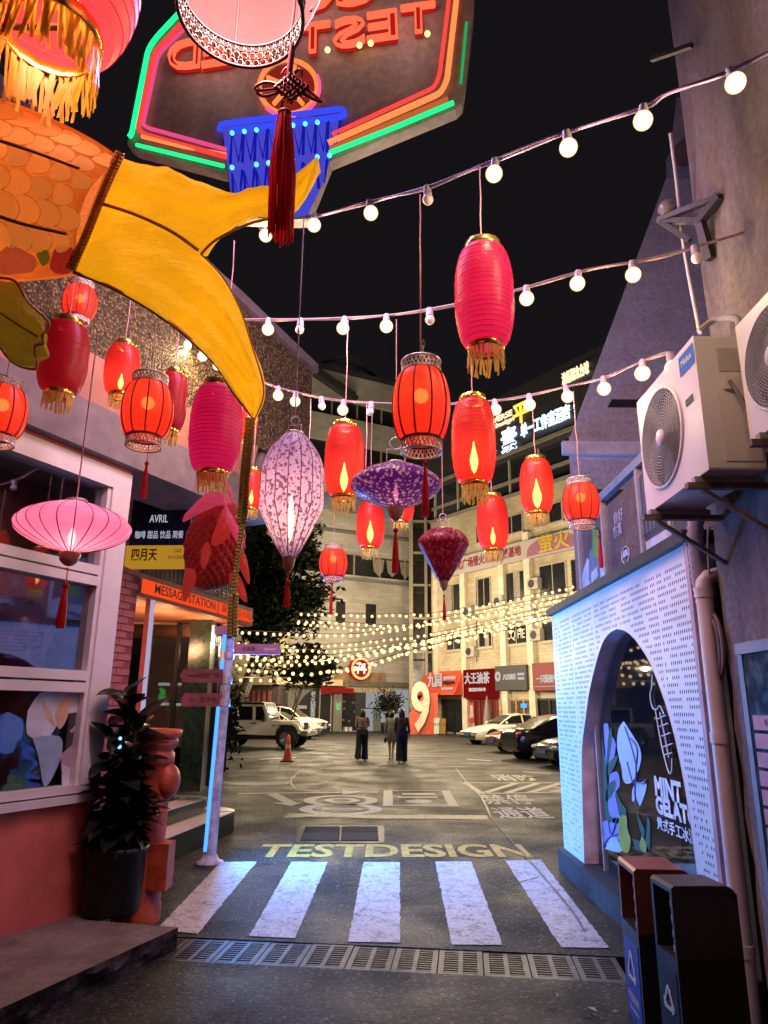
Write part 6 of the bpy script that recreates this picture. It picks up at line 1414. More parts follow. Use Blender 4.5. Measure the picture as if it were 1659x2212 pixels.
def person(label, pix, h, turn, pose, top, bottom, hairlen, skirt=False, bag=None):
    g_ = gd(*pix); root = thing('person', label, 'person', g_, turn, group='people walking away across the courtyard', sc=h / 1.65)
    Vv = lambda x, y, z: (x, y, z)
    # local: x to their right, y forward, z up (seen from behind)
    lf, rf = pose['l'], pose['r']
    J = {'pelvis': (Vv(0, 0, .90), (.13, .1)), 'waist': (Vv(0, .01, 1.06), (.105, .085)), 'chest': (Vv(0, .0, 1.24), (.125, .09)), 'neckb': (Vv(0, -.01, 1.36), (.075, .06)), 'neck': (Vv(0, .0, 1.42), .05), 'head': (Vv(0, .02, 1.50), (.075, .085)), 'crown': (Vv(0, .015, 1.585), (.07, .08))}
    E = [('pelvis', 'waist'), ('waist', 'chest'), ('chest', 'neckb'), ('neckb', 'neck'), ('neck', 'head'), ('head', 'crown')]
    for s, k, f in ((-1, 'l', lf), (1, 'r', rf)):
        J['hip' + k] = (Vv(s * .085, 0, .86), .085); J['knee' + k] = (Vv(s * (.09 + f[2] * .5), f[0] * .5 + .03, .48), .058); J['ank' + k] = (Vv(s * (.09 + f[2]), f[0], .09 + f[1]), .036); J['toe' + k] = (Vv(s * (.1 + f[2]), f[0] + .15, .035 + f[1] * .4), .03)
        E += [('pelvis', 'hip' + k), ('hip' + k, 'knee' + k), ('knee' + k, 'ank' + k), ('ank' + k, 'toe' + k)]
        a = pose['arm' + k]; J['sh' + k] = (Vv(s * .165, -.01, 1.335), .052); J['el' + k] = (Vv(s * .215, a[0] * .5 - .02, 1.09), .038); J['wr' + k] = (Vv(s * (.215 + a[2]), a[0] + .03, .87 + a[1]), .026); J['pa' + k] = (Vv(s * (.215 + a[2]), a[0] + .05, .80 + a[1]), (.034, .018))
        E += [('neckb', 'sh' + k), ('sh' + k, 'el' + k), ('el' + k, 'wr' + k), ('wr' + k, 'pa' + k)]
    body = skinned('body', J, E, root, SKIN)
    for s, k in ((-1, 'l'), (1, 'r')):                                # hands: four fingers of different length and a thumb, slightly curled
        p = V(J['pa' + k][0])
        for i in range(4):
            o = V((0, -.024 + .016 * i, -.01)); L = (.06, .072, .068, .05)[i]
            mb = MB(); mb.tube([p + o + V((0, 0, .02)), p + o + V((-s * .004, 0, -L * .5)), p + o + V((-s * .016, 0, -L))], [.009, .0085, .006], 6); me = mb.mesh('finger', SKIN); inst('finger', me, body)
        mb = MB(); mb.tube([p + V((0, .02, .03)), p + V((-s * .006, .04, .0)), p + V((-s * .014, .044, -.025))], [.011, .0095, .007], 6); inst('thumb', mb.mesh('thumb', SKIN), body)
    # clothes: lofted round the body
    def loft(name, rings, mat, n=18):
        rows = []
        for (c, rx, ry) in rings: rows.append([V((c[0] + rx * math.cos(2 * PI * k / n), c[1] + ry * math.sin(2 * PI * k / n), c[2])) for k in range(n + 1)])
        mb = MB(); mb.grid(rows); return inst(name, mb.mesh(name, mat), root)
    loft('top', [((0, 0, top[1]), .17, .125), ((0, .005, 1.05), .15, .115), ((0, 0, 1.2), .168, .125), ((0, -.01, 1.3), .178, .115), ((0, -.01, 1.375), .13, .09), ((0, 0, 1.405), .066, .062)], top[0])
    for s, k in ((-1, 'l'), (1, 'r')):
        a, b, w_ = V(J['sh' + k][0]), V(J['el' + k][0]), V(J['wr' + k][0]); pts = [a + V((-s * .04, 0, .02)), a, a.lerp(b, .6)] + ([b, b.lerp(w_, .85)] if top[2] else [])
        mb = MB(); mb.tube(pts, [.07, .068, .056] + ([.05, .04] if top[2] else []), 10, cap=False); inst('sleeve', mb.mesh('sleeve', top[0]), root)
        H, Kn, An = V(J['hip' + k][0]), V(J['knee' + k][0]), V(J['ank' + k][0])
        if not skirt:
            mb = MB(); mb.tube([H + V((0, 0, .1)), H + V((0, 0, -.06)), H.lerp(Kn, .5), Kn, Kn.lerp(An, .6), An + V((0, .01, -.045))], [.115, .12, .108, .1, .104, .115], 12, cap=False); inst('trouser_leg', mb.mesh('trouser_leg', bottom), root)
        mb = MB(); A = An; T = V(J['toe' + k][0]); mb.tube([A + V((0, -.05, -.05)), A + V((0, 0, -.04)), A.lerp(T, .6) + V((0, 0, -.015)), T + V((0, .02, -.004))], [.036, .044, .042, .028], 8); inst('shoe', mb.mesh('shoe', pm('pale_shoe', (.4, .36, .32), .6)), root)
    if skirt: loft('skirt', [((0, 0, 1.04), .145, .115), ((0, 0, .92), .175, .14), ((0, 0, .72), .2, .165), ((0, 0, .6), .205, .175)], bottom)
    else: loft('waistband', [((0, 0, .82), .19, .14), ((0, 0, .93), .178, .135), ((0, 0, 1.06), .148, .115)], bottom)
    HAIR = pm('black_hair', (.008, .006, .006), .4, var=.4, scale=30)
    hz = hairlen; loft('hair', [((0, -.03, hz), .05, .03), ((0, -.05, hz + .06), .085, .045), ((0, -.045, max(hz + .1, 1.36)), .1, .055), ((0, -.03, 1.46), .098, .085), ((0, -.005, 1.54), .096, .105), ((0, .0, 1.61), .08, .09), ((0, .0, 1.655), .035, .04), ((0, 0, 1.662), .004, .004)], HAIR)
    for s in (-1, 1): MB_ = MB().sphere((s * .082, .03, 1.5), .025, 8, 0, (.4, .8, 1.2)); inst('ear', MB_.mesh('ear', SKIN), root)
    fz = MB(); fz.sphere((0, .118, 1.495), .018, 8, 0, (.8, 1, 1.3)); inst('nose', fz.mesh('nose', SKIN), root)
    for s in (-1, 1): e = MB().sphere((s * .034, .098, 1.525), .011, 8); inst('eye', e.mesh('eye', BLACK), root)
    mo = MB().sphere((0, .104, 1.45), .014, 8, 0, (1.7, .5, .4)); inst('mouth', mo.mesh('mouth', pm('lips', (.35, .1, .09), .5)), root)
    if bag:
        mb = MB(); p = V(J['pa' + bag][0]); mb.sphere(p + V((0, -.02, -.16)), .1, 12, 0, (.55, 1, 1.1)); mb.tube([p + V((0, -.05, -.08)), p + V((0, -.03, .02)), p + V((0, .03, .0)), p + V((0, .04, -.08))], .008, 6); inst('handbag', mb.mesh('handbag', BLACK), root)
    return root
DKT = pm('black_trousers', (.008, .008, .012), .8); NAV = pm('navy_trousers', (.012, .016, .04), .8)
person('person with long dark hair, pale brown top and wide black trousers, walking apart', (782, 1643), 1.63, .04, dict(l=(-.16, .03, .05), r=(.06, 0, .0), arml=(.05, .1, -.03), armr=(.12, .24, -.05)), (pm('taupe_top', (.2, .13, .1), .8), 1.0, False), DKT, 1.16)
person('person with short dark hair, grey green dress and bare legs, carrying a black bag', (846, 1641), 1.58, -.05, dict(l=(.05, 0, -.03), r=(-.15, .03, -.06), arml=(.0, .02, .02), armr=(.08, .02, -.04)), (pm('sage_top', (.17, .17, .12), .8), .95, True), pm('grey_dress', (.07, .065, .05), .8), 1.40, True, 'l')
person('person with very long dark hair, brown blouse and dark trousers, beside the dress wearer', (868, 1648), 1.64, -.02, dict(l=(-.14, .03, .0), r=(.07, 0, -.02), arml=(.06, .02, .0), armr=(-.06, .02, .03)), (pm('brown_blouse', (.07, .05, .035), .8), .84, True), NAV, 1.06)
# ================================================================== STRING LIGHTS
BULBN = frost('bulb_glow_far', (1, .74, .36), (1, .48, .1), 2.7, 1.5); BULBW = frost('bulb_glow_near', (1, .90, .66), (1, .58, .14), 2.4, .9)
SOCK = pm('lilac_socket', (.45, .36, .5), .5)
def garland(label, pts, bulbs, r_c, r_b, cable, group='festoon strings over the alley'):
    """pts: (pixel x, y, depth) of the cable; bulbs: (x, depth-less) positions given along the cable with lit flag"""
    P = smooth_path([atd(*p) for p in pts], 8); root = thing('string_light', label, 'string lights', P[len(P) // 2], group=group)
    mb = MB(); mb.tube(P, r_c, 6)
    tw = [p + V((noise.noise(p * 3) * .006, noise.noise(p * 3 + V((5, 0, 0))) * .006, -.007 + r_c * .5 * math.sin(i * .45))) for i, p in enumerate(P)]; mb.tube(tw, r_c * .7, 5)
    mb.build('cable', cable, root)
    on, off, sk = MB().sphere((0, 0, -r_b * 2.0), r_b * 1.12, 18).mesh('bulb', BULBW), MB().sphere((0, 0, -r_b * 1.9), r_b * .8, 12).mesh('bulb', BULB_OFF), MB().tube([(0, 0, .006), (0, 0, -r_b * 1.15)], [r_b * .5, r_b * .62], 10).mesh('socket', SOCK)
    Q = [px(p) for p in P]; res = []
    for x, lit in bulbs:
        for i in range(len(Q) - 1):
            a, b = Q[i][0], Q[i + 1][0]
            if min(a, b) <= x <= max(a, b):
                p = P[i].lerp(P[i + 1], (x - a) / (b - a)); break
        else: continue
        R = (random.uniform(-.15, .15), random.uniform(-.15, .15), 0); inst('socket', sk, root, p - root.location, R); inst('bulb', on if lit else off, root, p - root.location, R); res.append((p, lit))
    return root, P, res
S1, P1, B1 = garland('nearest string light, rising from the neon sign to the render wall', [(560, 492, 4.4), (655, 468, 4.2), (700, 463, 4.1), (780, 440, 3.95), (850, 424, 3.8), (935, 400, 3.6), (1045, 356, 3.42), (1190, 298, 3.2), (1380, 235, 3.0), (1440, 203, 2.95), (1560, 160, 2.85), (1680, 104, 2.8)],
    [(574, 1), (680, 1), (798, 1), (923, 0), (1070, 1), (1224, 1), (1390, 1), (1576, 1)], .0085, .036, pm('violet_cable', (.32, .22, .42), .5))
S2, P2_, B2_ = garland('middle string light with several unlit bulbs, above the red lanterns', [(500, 690, 5.6), (560, 690, 5.5), (650, 690, 5.3), (740, 687, 5.2), (850, 680, 5.0), (980, 658, 4.8), (1110, 628, 4.6), (1260, 585, 4.4), (1400, 560, 4.25), (1520, 528, 4.1), (1680, 480, 4.0)],
    [(580, 1), (650, 0), (745, 1), (835, 1), (928, 0), (1137, 1), (1249, 1), (1366, 1), (1500, 0), (1633, 1)], .009, .042, pm('mauve_cable2', (.3, .2, .22), .5))
S3, P3_, B3_ = garland('lowest string light of the alley, ending at the farther air conditioner', [(330, 655, 7.2), (375, 704, 7.1), (440, 752, 7.0), (560, 820, 6.8), (640, 847, 6.7), (740, 865, 6.5), (900, 873, 6.3), (1000, 870, 6.2), (1100, 861, 6.0), (1220, 836, 5.7), (1304, 815, 5.2), (1389, 780, 4.6), (1440, 762, 4.2), (1452, 778, 4.15)],
    [(375, 0), (404, 1), (440, 1), (470, 1), (560, 1), (601, 1), (640, 1), (694, 0), (742, 1), (803, 0), (990, 0), (1068, 1), (1143, 1), (1222, 1), (1304, 1), (1389, 1), (1447, 1)], .008, .045, pm('mauve_cable2'.strip(), (.3, .2, .22)))
# courtyard festoons: long sagging strings, each bulb a piece
FR = [
 [(636, 1322, 26), (740, 1325, 26), (866, 1326, 26), (946, 1322, 26), (1040, 1306, 26), (1106, 1293, 26), (1180, 1278, 26), (1252, 1262, 26)],
 [(630, 1337, 25), (720, 1342, 25), (853, 1349, 25), (953, 1334, 25), (1060, 1314, 25), (1180, 1290, 25), (1252, 1274, 25)],
 [(630, 1340, 28), (760, 1356, 28), (860, 1352, 28), (980, 1340, 28), (1100, 1318, 28), (1252, 1284, 28)],
 [(490, 1362, 24), (560, 1363, 24), (703, 1369, 24), (786, 1367, 24), (886, 1351, 24), (1000, 1333, 24), (1106, 1312, 24), (1252, 1284, 24)],
 [(606, 1391, 27), (720, 1391, 27), (820, 1382, 27), (953, 1364, 27), (1080, 1334, 27), (1252, 1294, 27)],
 [(500, 1383, 25), (608, 1400, 25), (720, 1402, 25), (853, 1390, 25), (986, 1364, 25), (1106, 1330, 25), (1252, 1296, 25)],
 [(470, 1384, 22), (553, 1416, 22), (653, 1416, 22), (753, 1410, 22), (886, 1388, 22), (1020, 1356, 22), (1106, 1338, 22), (1252, 1305, 22)],
 [(470, 1400, 23), (553, 1420, 23), (680, 1424, 23), (780, 1412, 23), (900, 1390, 23), (1040, 1358, 23), (1140, 1338, 23), (1252, 1308, 23)],
 [(480, 1432, 24), (553, 1432, 24), (630, 1432, 24), (713, 1426, 24), (786, 1415, 24), (920, 1382, 24), (1106, 1348, 24), (1252, 1312, 24)],
 [(500, 1435, 21), (553, 1443, 21), (636, 1450, 21), (703, 1448, 21), (786, 1432, 21), (886, 1405, 21), (986, 1381, 21), (1106, 1358, 21), (1252, 1316, 21)],
 [(500, 1462, 23), (560, 1464, 23), (626, 1462, 23)],
 [(660, 1450, 26), (703, 1448, 26), (793, 1438, 26), (853, 1414, 26), (953, 1388, 26), (1106, 1350, 26), (1252, 1308, 26)],
 [(455, 1372, 20), (478, 1384, 20), (500, 1390, 20)],
]
fb = MB().sphere((0, 0, -.075), .056, 8).mesh('bulb', BULBN); fs_ = MB().tube([(0, 0, .0), (0, 0, -.045)], .022, 6).mesh('socket', CABLE_D)
names = ['topmost festoon string of the courtyard, hanging almost level', 'second festoon string from the top over the courtyard', 'third festoon string from the top, starting at the tree', 'festoon string running from the message shop past the tree', 'festoon string starting beside the right pointing purple board', 'festoon string passing just above the purple arrow board', 'festoon string crossing behind the purple arrow board', 'festoon string just below the purple arrow board', 'festoon string below the board that meets the round neon sign', 'lowest long festoon string passing under the round neon sign', 'short low festoon string above the white off-roader', 'festoon string between the hanging bough and the cream block', 'tiny end of a festoon string beside the shop post']
ra = random.Random(12)
for i, pts in enumerate(FR):
    P = smooth_path([atd(*p) for p in pts], 8); L = sum((a - b).length for a, b in zip(P, P[1:])); n = max(4, int(L / .25)); root = thing('string_light', names[i], 'string lights', P[len(P) // 2], group='festoon strings over the courtyard')
    MB().tube(P, .012, 4).build('cable', CABLE_D, root)
    for q in resample(P, n)[1:]:
        q = q + V((0, 0, ra.uniform(-.03, .03))); inst('bulb', fb, root, q - root.location, (ra.uniform(-.3, .3), ra.uniform(-.3, .3), 0))
for (x, y, d, p) in ((540, 1420, 23, 620), (700, 1400, 24, 420), (850, 1385, 24, 420), (1000, 1355, 24, 420), (1150, 1320, 24, 420), (760, 1430, 30, 900), (960, 1370, 33, 1900), (860, 1410, 42, 4300), (1060, 1300, 36, 5200), (1190, 1260, 31, 3600), (600, 1430, 33, 1500), (700, 1400, 43, 4300), (800, 1250, 46, 4200)):  # deeper ones hang beyond the strings, added fill for the far blocks
    lamp(atd(x, y, d) - Z * .25, (1, .78, .50), p * .43, .06, name='festoon_fill_light')
for (P, B_, pw) in ((P1, B1, 7), (P2_, B2_, 8), (P3_, B3_, 8)):
    for p, lit in B_:
        if lit: lamp(p - Z * .17, (1, .72, .4), pw, .03, name='bulb_light')
def nearest(P, x):
    return min(P, key=lambda p: abs(px(p)[0] - x))
# ================================================================== NEON SIGN
NL, NR = atd(290, 300, 4.5), atd(1000, 220, 4.23); ND = V((NR.x - NL.x, NR.y - NL.y, 0)).normalized(); MNs = fm(NL, ND, Z); NN = MNs.to_3x3().col[2]
def nz(x, y, o=0.0):
    p = onp(x, y, NL + NN * o, NN); q = p - NL; return (q.dot(ND), q.z)
NS = thing('neon_sign', 'big hanging neon sign with mirrored lettering over a blue neon basketball hoop', 'neon sign', NL)
outl = [(275, 312), (283, 250), (310, 115), (325, 85), (385, 30), (470, -30), (600, -90), (1030, -90), (1022, 30), (1003, 195), (998, 222), (985, 235), (700, 350), (655, 470), (640, 476), (500, 378), (490, 372), (290, 322)]
MNI = fm(NL, ND, Z)
outl = [(275, 312), (283, 250), (310, 115), (325, 85), (385, 30), (470, -30), (600, -90), (1030, -90), (1022, 30), (1003, 195), (998, 222), (985, 235), (712, 348), (662, 472), (640, 474), (504, 470), (492, 376), (290, 322)]
BKP = stained('neon_back_panel', (.38, .35, .34), (.2, .19, .19), .5, True, .1, 2)
MB().prism([nz(*p) for p in outl], MNI, -.08, 0).build('back_panel', BKP, NS)
def tub(pix, r, col, s, nm='neon_tube', o=.035, closed=False, sm_=False, sample=True):
    P = [MNI @ V((*nz(x, y), o)) for x, y in pix]
    if sm_: P = smooth_path(P, 5)
    MB().tube(P, r, 8, closed=closed).build(nm, em('neon_%s_%d' % (nm, int(s * 10)) if False else 'neon_%02d%02d%02d_%d' % (*[int(c * 99) for c in col], int(s * 10)), col, s, sample), NS)
GRN, RED, ORG, PNK, BLU = (.01, .85, .22), (1, .06, .05), (1, .22, .06), (1, .08, .28), (.03, .06, 1)
def rnd(pts, k=.18):
    out = []
    for i, p in enumerate(pts):
        if i in (0, len(pts) - 1): out.append(p); continue
        a, b = pts[i - 1], pts[i + 1]; la = math.dist(a, p); lb = math.dist(p, b); q = min(14, la * .4, lb * .4)
        s = (p[0] + (a[0] - p[0]) * q / la, p[1] + (a[1] - p[1]) * q / la); e = (p[0] + (b[0] - p[0]) * q / lb, p[1] + (b[1] - p[1]) * q / lb)
        for t in (0, .33, .66, 1): out.append(((1 - t) ** 2 * s[0] + 2 * t * (1 - t) * p[0] + t * t * e[0], (1 - t) ** 2 * s[1] + 2 * t * (1 - t) * p[1] + t * t * e[1]))
    return out
tub(rnd([(400, 30), (342, 92), (325, 118), (290, 300), (278, 312)])[:-1], .016, GRN, 1.9); tub([(300, 322), (488, 368)], .012, GRN, 1.7); tub([(714, 340), (862, 282), (980, 232)], .014, GRN, 1.7); tub([(1008, 60), (996, 190)], .008, GRN, .5)
tub(rnd([(405, 52), (352, 108), (337, 126), (303, 288), (318, 300), (492, 348)]), .015, RED, 1.0); tub(rnd([(410, 66), (358, 116), (346, 132), (314, 278), (326, 286), (492, 332)]), .012, PNK, .9)
tub([(312, 304), (400, 326), (492, 343)], .012, ORG, 1.4)
tub(rnd([(975, -40), (968, 30), (950, 175), (938, 200), (720, 300)]), .012, RED, 1.2); tub(rnd([(992, -40), (984, 30), (966, 185), (952, 212), (712, 318)]), .017, ORG, 1.5); tub([(716, 332), (968, 224)], .014, ORG, .55)
# mirrored lettering: channel letters with a tube along the outline
def nletter(s, x0, x1, yb0, yb1, hpx):
    a, b = nz(x0, yb0), nz(x1, yb1); h = abs(nz(x0, yb0 - hpx)[1] - a[1]); wd = math.dist(a, b); ang = math.atan2(b[1] - a[1], b[0] - a[0])
    B0 = MNI @ Matrix.Translation(((a[0] + b[0]) / 2, (a[1] + b[1]) / 2, .012)) @ Matrix.Rotation(ang, 4, 'Z') @ Matrix.Translation((0, h * .5, 0)) @ Matrix.Diagonal((-1, h / .73, 1, 1))
    text(s, B0, 1.0, em('red_letter_face', (1, .035, .02), .40), NS, width=wd * .96, extrude=.006, offset=.02)
    for ofs, r, m in ((.03, .016, em('neon_letter_tube', (1, .11, .05), 1.7)),):
        text(s, B0 @ Matrix.Translation((0, 0, .03)), 1.0, m, NS, width=wd, outline=r * 1.0, name='letter_tube')
for ch, x0, x1, yb in (('T', 868, 944, 88), ('E', 795, 862, 104), ('S', 722, 792, 118), ('T', 640, 716, 130), ('B', 522, 592, 146), ('E', 440, 505, 158), ('D', 366, 436, 166)):
    nletter(ch, x0, x1, yb + 4, yb - 6, 62)
nletter('O', 645, 722, 42, 34, 80); nletter('G', 728, 816, 33, 24, 80)
for x, y in ((780, 116), (804, 112), (925, 92), (712, 126)):
    MB().sphere(MNI @ V((*nz(x, y), .06)), .018, 8).build('tube_end', em('tube_end_glow', (1, .55, .15), 4), NS)
# basketball, hoop and net
cx_, cy_ = 626, 198
tub([(cx_ + 62 * math.cos(k * PI / 14), cy_ + 58 * math.sin(k * PI / 14)) for k in range(28)], .015, ORG, 1.3, closed=True)
tub([(cx_ + 67 * math.cos(k * PI / 16), cy_ + 63 * math.sin(k * PI / 16)) for k in range(-2, 13)], .011, PNK, 1.4)
for a in (.9, 2.25, 3.6, 5.0): tub([(cx_ + 12 * math.cos(a), cy_ + 12 * math.sin(a)), (cx_ + 50 * math.cos(a), cy_ + 47 * math.sin(a))], .014, ORG, 1.4)
MB().prism([nz(cx_ + 60 * math.cos(k * PI / 12), cy_ + 56 * math.sin(k * PI / 12)) for k in range(24)], MNI, .001, .012).build('ball_face', em('ball_face_glow', (.8, .06, .03), .28), NS)
MB().prism([nz(*p) for p in ((482, 282), (740, 250), (712, 348), (700, 392), (664, 466), (640, 468), (505, 465), (495, 372))], MNI, .002, .014).build('net_panel', em('blue_net_face', (.10, .10, .95), .62), NS)
tub(rnd([(478, 290), (482, 278), (738, 245), (748, 254), (740, 262), (500, 292)]), .017, BLU, 1.3)
for k in range(9):
    x = 505 + 26 * k; y = 290 - 3.2 * k; tub([(x - 4, y + 70), (x, y + 4), (x + 14, y + 66), (x + 24, y + 6)], .010, (.012, .016, .55), .6, 'net_tube', .03)
    if k < 8: tub([(x + 4, y + 160 - k * 2), (x, y + 92), (x + 16, y + 150 - k * 2), (x + 22, y + 86)], .010, (.012, .016, .55), .6, 'net_tube', .03)
BD = MB().sphere((0, 0, 0), .014, 8).mesh('glow_dot', em('cyan_dot', (.05, .42, 1), 4.5))
for k in range(9):
    for dy in (10, 84):
        if (k * 7 + dy) % 5 == 1: continue
        q = MNI @ V((*nz(508 + 26 * k, 292 - 3.2 * k + dy), .055)); inst('glow_dot', BD, NS, q - NS.location)
q = MNI @ V((*nz(655, 448), .05)); inst('glow_dot', BD, NS, q - NS.location)
nr = fm((0, 0, 0), ND, Z).to_3x3() @ Matrix.Rotation(PI, 3, 'X')
lamp(MNI @ V((1.1, .35, .12)), (.62, .42, 1), 220, kind='AREA', size=(1.7, .8), rot=nr, name='neon_light'); lamp(MNI @ V((1.1, .45, -.34)), (.92, .54, .76), 195, kind='AREA', size=(1.7, .8), rot=fm((0, 0, 0), ND, Z).to_3x3() @ Matrix.Rotation(R_(-22), 3, 'X'), name='neon_light'); lamp(MNI @ V((1.0, .0, -.3)), (.45, .2, 1), 22, .2, name='neon_light')
for u, v in ((.5, .55), (1.15, .75), (1.75, .6)): lamp(MNI @ V((u, v, .3)), (1, .5, .42), 3.5, .15, name='neon_light')
tag(MB().tube([MNI @ V((.3, 1.2, -.04)), MNI @ V((.3, 2.6, -.04))], .015, 6).build('hanger_wire', STEEL), 'steel wire carrying the neon sign', 'wire')

# ================================================================== LANTERNS
def flower(c1, c2, scale):
    def f(t, vec, col, ins):
        v = t.nodes.new('ShaderNodeTexVoronoi'); v.inputs['Scale'].default_value = scale; v.feature = 'SMOOTH_F1'; t.links.new(vec, v.inputs['Vector'])
        n = _noise(t, scale * 1.7, 5, vec, .7); a = _ramp(t, v.outputs['Distance'], .30, .38, (1, 1, 1), (0, 0, 0)); b = _ramp(t, n.outputs[0], .56, .62)
        m1 = _mix(t, col, c1, a.outputs[0]); m2 = _mix(t, col, c2, b.outputs[0]); t.links.new(m1.outputs[2], m2.inputs[6])
        for i in ins: t.links.new(m2.outputs[2], i)
    return f
RED_ON = paper('red_paper_lit', (.72, .045, .045), .20, .16, (1, .012, .014), tint=(.95, .5, .28))
RED_OFF = paper('unlit_red_paper_glow', (.62, .02, .05), .05, .09, (.9, .01, .03))  # lantern without a lamp; faint red glow added to the paper
RED_MAG = paper('crimson_paper_glow', (.74, .02, .22), .05, .24, (1, .012, .15))  # also no lamp inside; glow put into the paper
RED_TOP = paper('neon_lit_red_paper', (.78, .04, .16), .06, .40, (1, .02, .12))  # no lamp inside; neon light falling on it put into the glow
SILK = paper('red_silk_lit', (.78, .06, .035), .08, .30, (1, .022, .010), tint=(.95, .4, .2))
PNKP = paper('pink_silk', (.8, .3, .6), .1, .20, (1, .14, .5))
WFL = paper('white_floral_silk', (.62, .5, .88), .1, .05, (.55, .35, 1), flower((.18, .05, .14), (.3, .16, .3), 62))
PURP = paper('purple_floral_silk', (.13, .018, .25), .12, .03, (.35, .02, .7), flower((.75, .6, .75), (.12, .02, .22), 48))
CRIM = paper('crimson_brocade', (.32, .02, .05), .08, .02, (1, .03, .08), flower((.62, .2, .3), (.3, .02, .05), 42))
BIGR = paper('big_red_silk', (.62, .03, .04), .03, .12, (1, .05, .06)); BIGP = paper('rose_white_silk', (.062, .03, .029), .03, .12, (1, .50, .42))
GROUP = 'red lanterns strung over the alley'
def hang(root, P, ypx, mat=CORD_P, top=None, name='cord', r=.0035):
    zt2 = z_at(P, ypx); a = V(P); b = V((P.x, P.y, max(zt2, P.z + .05)))
    n = 7; pts = [a.lerp(b, i / n) + V((noise.noise(V((i, P.x * 5, 1))) * .01, noise.noise(V((i, P.x * 5, 7))) * .01, 0)) * (0 < i < n) for i in range(n + 1)]
    MB().tube(pts, r, 5).build(name, mat, root)
def fringe(M, r, z0, L, n, mat, root, seed=1, splay=.12):
    rr = random.Random(seed); mb = MB()
    for k in range(n):
        a = 2 * PI * k / n + rr.uniform(-.05, .05); l = L * rr.uniform(.72, 1.05); w_ = 2 * PI * r / n * .42; d = rr.uniform(-.06, splay)
        e, t = V((math.cos(a), math.sin(a), 0)), V((-math.sin(a), math.cos(a), 0)); q = rr.uniform(-.01, .01)
        p = [e * r + V((0, 0, z0)), e * (r + d * L * .4) + t * q + V((0, 0, z0 - l * .5)), e * (r + d * L * .8) + t * q * 2 + V((0, 0, z0 - l))]
        vs = []
        for i, c in enumerate(p): vs += [M @ (c - t * w_), M @ (c + t * w_)]
        mb.add(vs, [(0, 1, 3, 2), (2, 3, 5, 4)])
    mb.build('fringe', mat, root)
def cyl_lantern(cx_, y0, y1, wpx, label, shell, lit=True, cordy=None, dia=.28, ratio=1.95, top=True, group=GROUP, name='paper_lantern', seed=1, cordmat=CORD_P, flame=.5, nf=40, fr=1.0):
    d = dia * F_ / wpx; c = atd(cx_, (y0 + y1) / 2, d); h = dia * ratio; R = dia / 2
    z1, z0 = z_at(c, y0 + 2), z_at(c, y1 - 2); h = max(dia * 1.2, z1 - z0); zc = (z0 + z1) / 2
    root = thing(name, label, 'lantern', (c.x, c.y, z0), group=group); M = Matrix.Translation(root.location); rc = R * .60
    prof = []; n = 64
    for i in range(n + 1):
        t = i / n; s = math.sin(PI * min(1, max(0, t)));  k = rc + (R - rc) * min(1, s ** .42 * 1.05)
        prof.append((k * (1 + (.012 if i % 2 else -.004)), t * h))
    MB().lathe(prof, 36, M).build('shell', shell, root); mb = MB()
    for i in range(2, n, 3): mb.tube([M @ V(((prof[i][0] + .0008) * math.cos(q * PI / 14), (prof[i][0] + .0008) * math.sin(q * PI / 14), prof[i][1])) for q in range(28)], .0013, 3, closed=True)
    mb.build('hoops', RIBR, root)
    MB().lathe([(rc * .98, h - .004), (rc * 1.03, h), (rc * 1.04, h + .035), (rc * .98, h + .038), (rc * .93, h + .03)], 28, M, wob=lambda a, z: 1 + .02 * math.sin(14 * a)).build('top_rim', GOLD, root)
    MB().lathe([(rc * .98, .004), (rc * 1.03, 0), (rc * 1.03, -.03), (rc * .98, -.032), (rc * .93, -.02)], 28, M, wob=lambda a, z: 1 + .02 * math.sin(14 * a)).build('bottom_rim', GOLD, root)
    fringe(M, rc * 1.0, -.03, .10 * fr * h / .54, nf, FRINGE, root, seed)
    mb = MB(); mb.bar((root.location.x - rc, root.location.y, root.location.z + h + .02), (root.location.x + rc, root.location.y, root.location.z + h + .02), .008); mb.build('cross_wire', STEEL, root)
    if lit:
        fz = h * (.06 + .012 * (seed % 5)); fs2 = (.8, 1.1, .65, .95, .75)[seed % 5]; mb = MB(); mb.lathe([(.002, fz), (R * .15 * fs2, fz + h * .05 * fs2), (R * .25 * fs2, fz + h * .14 * fs2), (R * .28 * fs2, fz + h * .22 * fs2), (R * .2 * fs2, fz + h * .32 * fs2), (R * .1 * fs2, fz + h * .42 * fs2), (R * .04, fz + h * .5 * fs2), (.002, fz + h * .53 * fs2)], 12, M @ Matrix.Translation((.0, -.0, 0))); mb.build('flame_bulb', BULB_HOT, root)
        lamp(root.location + V((0, 0, h * .3)), (1, .6, .3), 2.6, R * .25, parent=root)
    if cordy is not None: hang(root, V((c.x, c.y, z0 + h + .02)), cordy, cordmat)
    return root
def tassel(root, P, ytop, y1, r, mat=TASSEL, knot=True):
    """P: where the string starts; tassel body between the two pixel rows"""
    za, zb = z_at(P, ytop), z_at(P, y1); mb = MB(); mb.tube([P, V((P.x, P.y, za))], .0025, 5); mb.build('tassel_string', mat, root)
    mb = MB(); L = za - zb; M = Matrix.Translation(V((P.x, P.y, zb)))
    o = mb.lathe([(r * .85, 0), (r, L * .12), (r * .8, L * .6), (r * .45, L * .88), (r * .3, L)], 14, M, wob=lambda a, z: 1 + .14 * math.sin(9 * a)).build('tassel', mat, root)
    if knot: MB().sphere((P.x, P.y, za + r * .5), r * .75, 10).build('bead', mat, root)
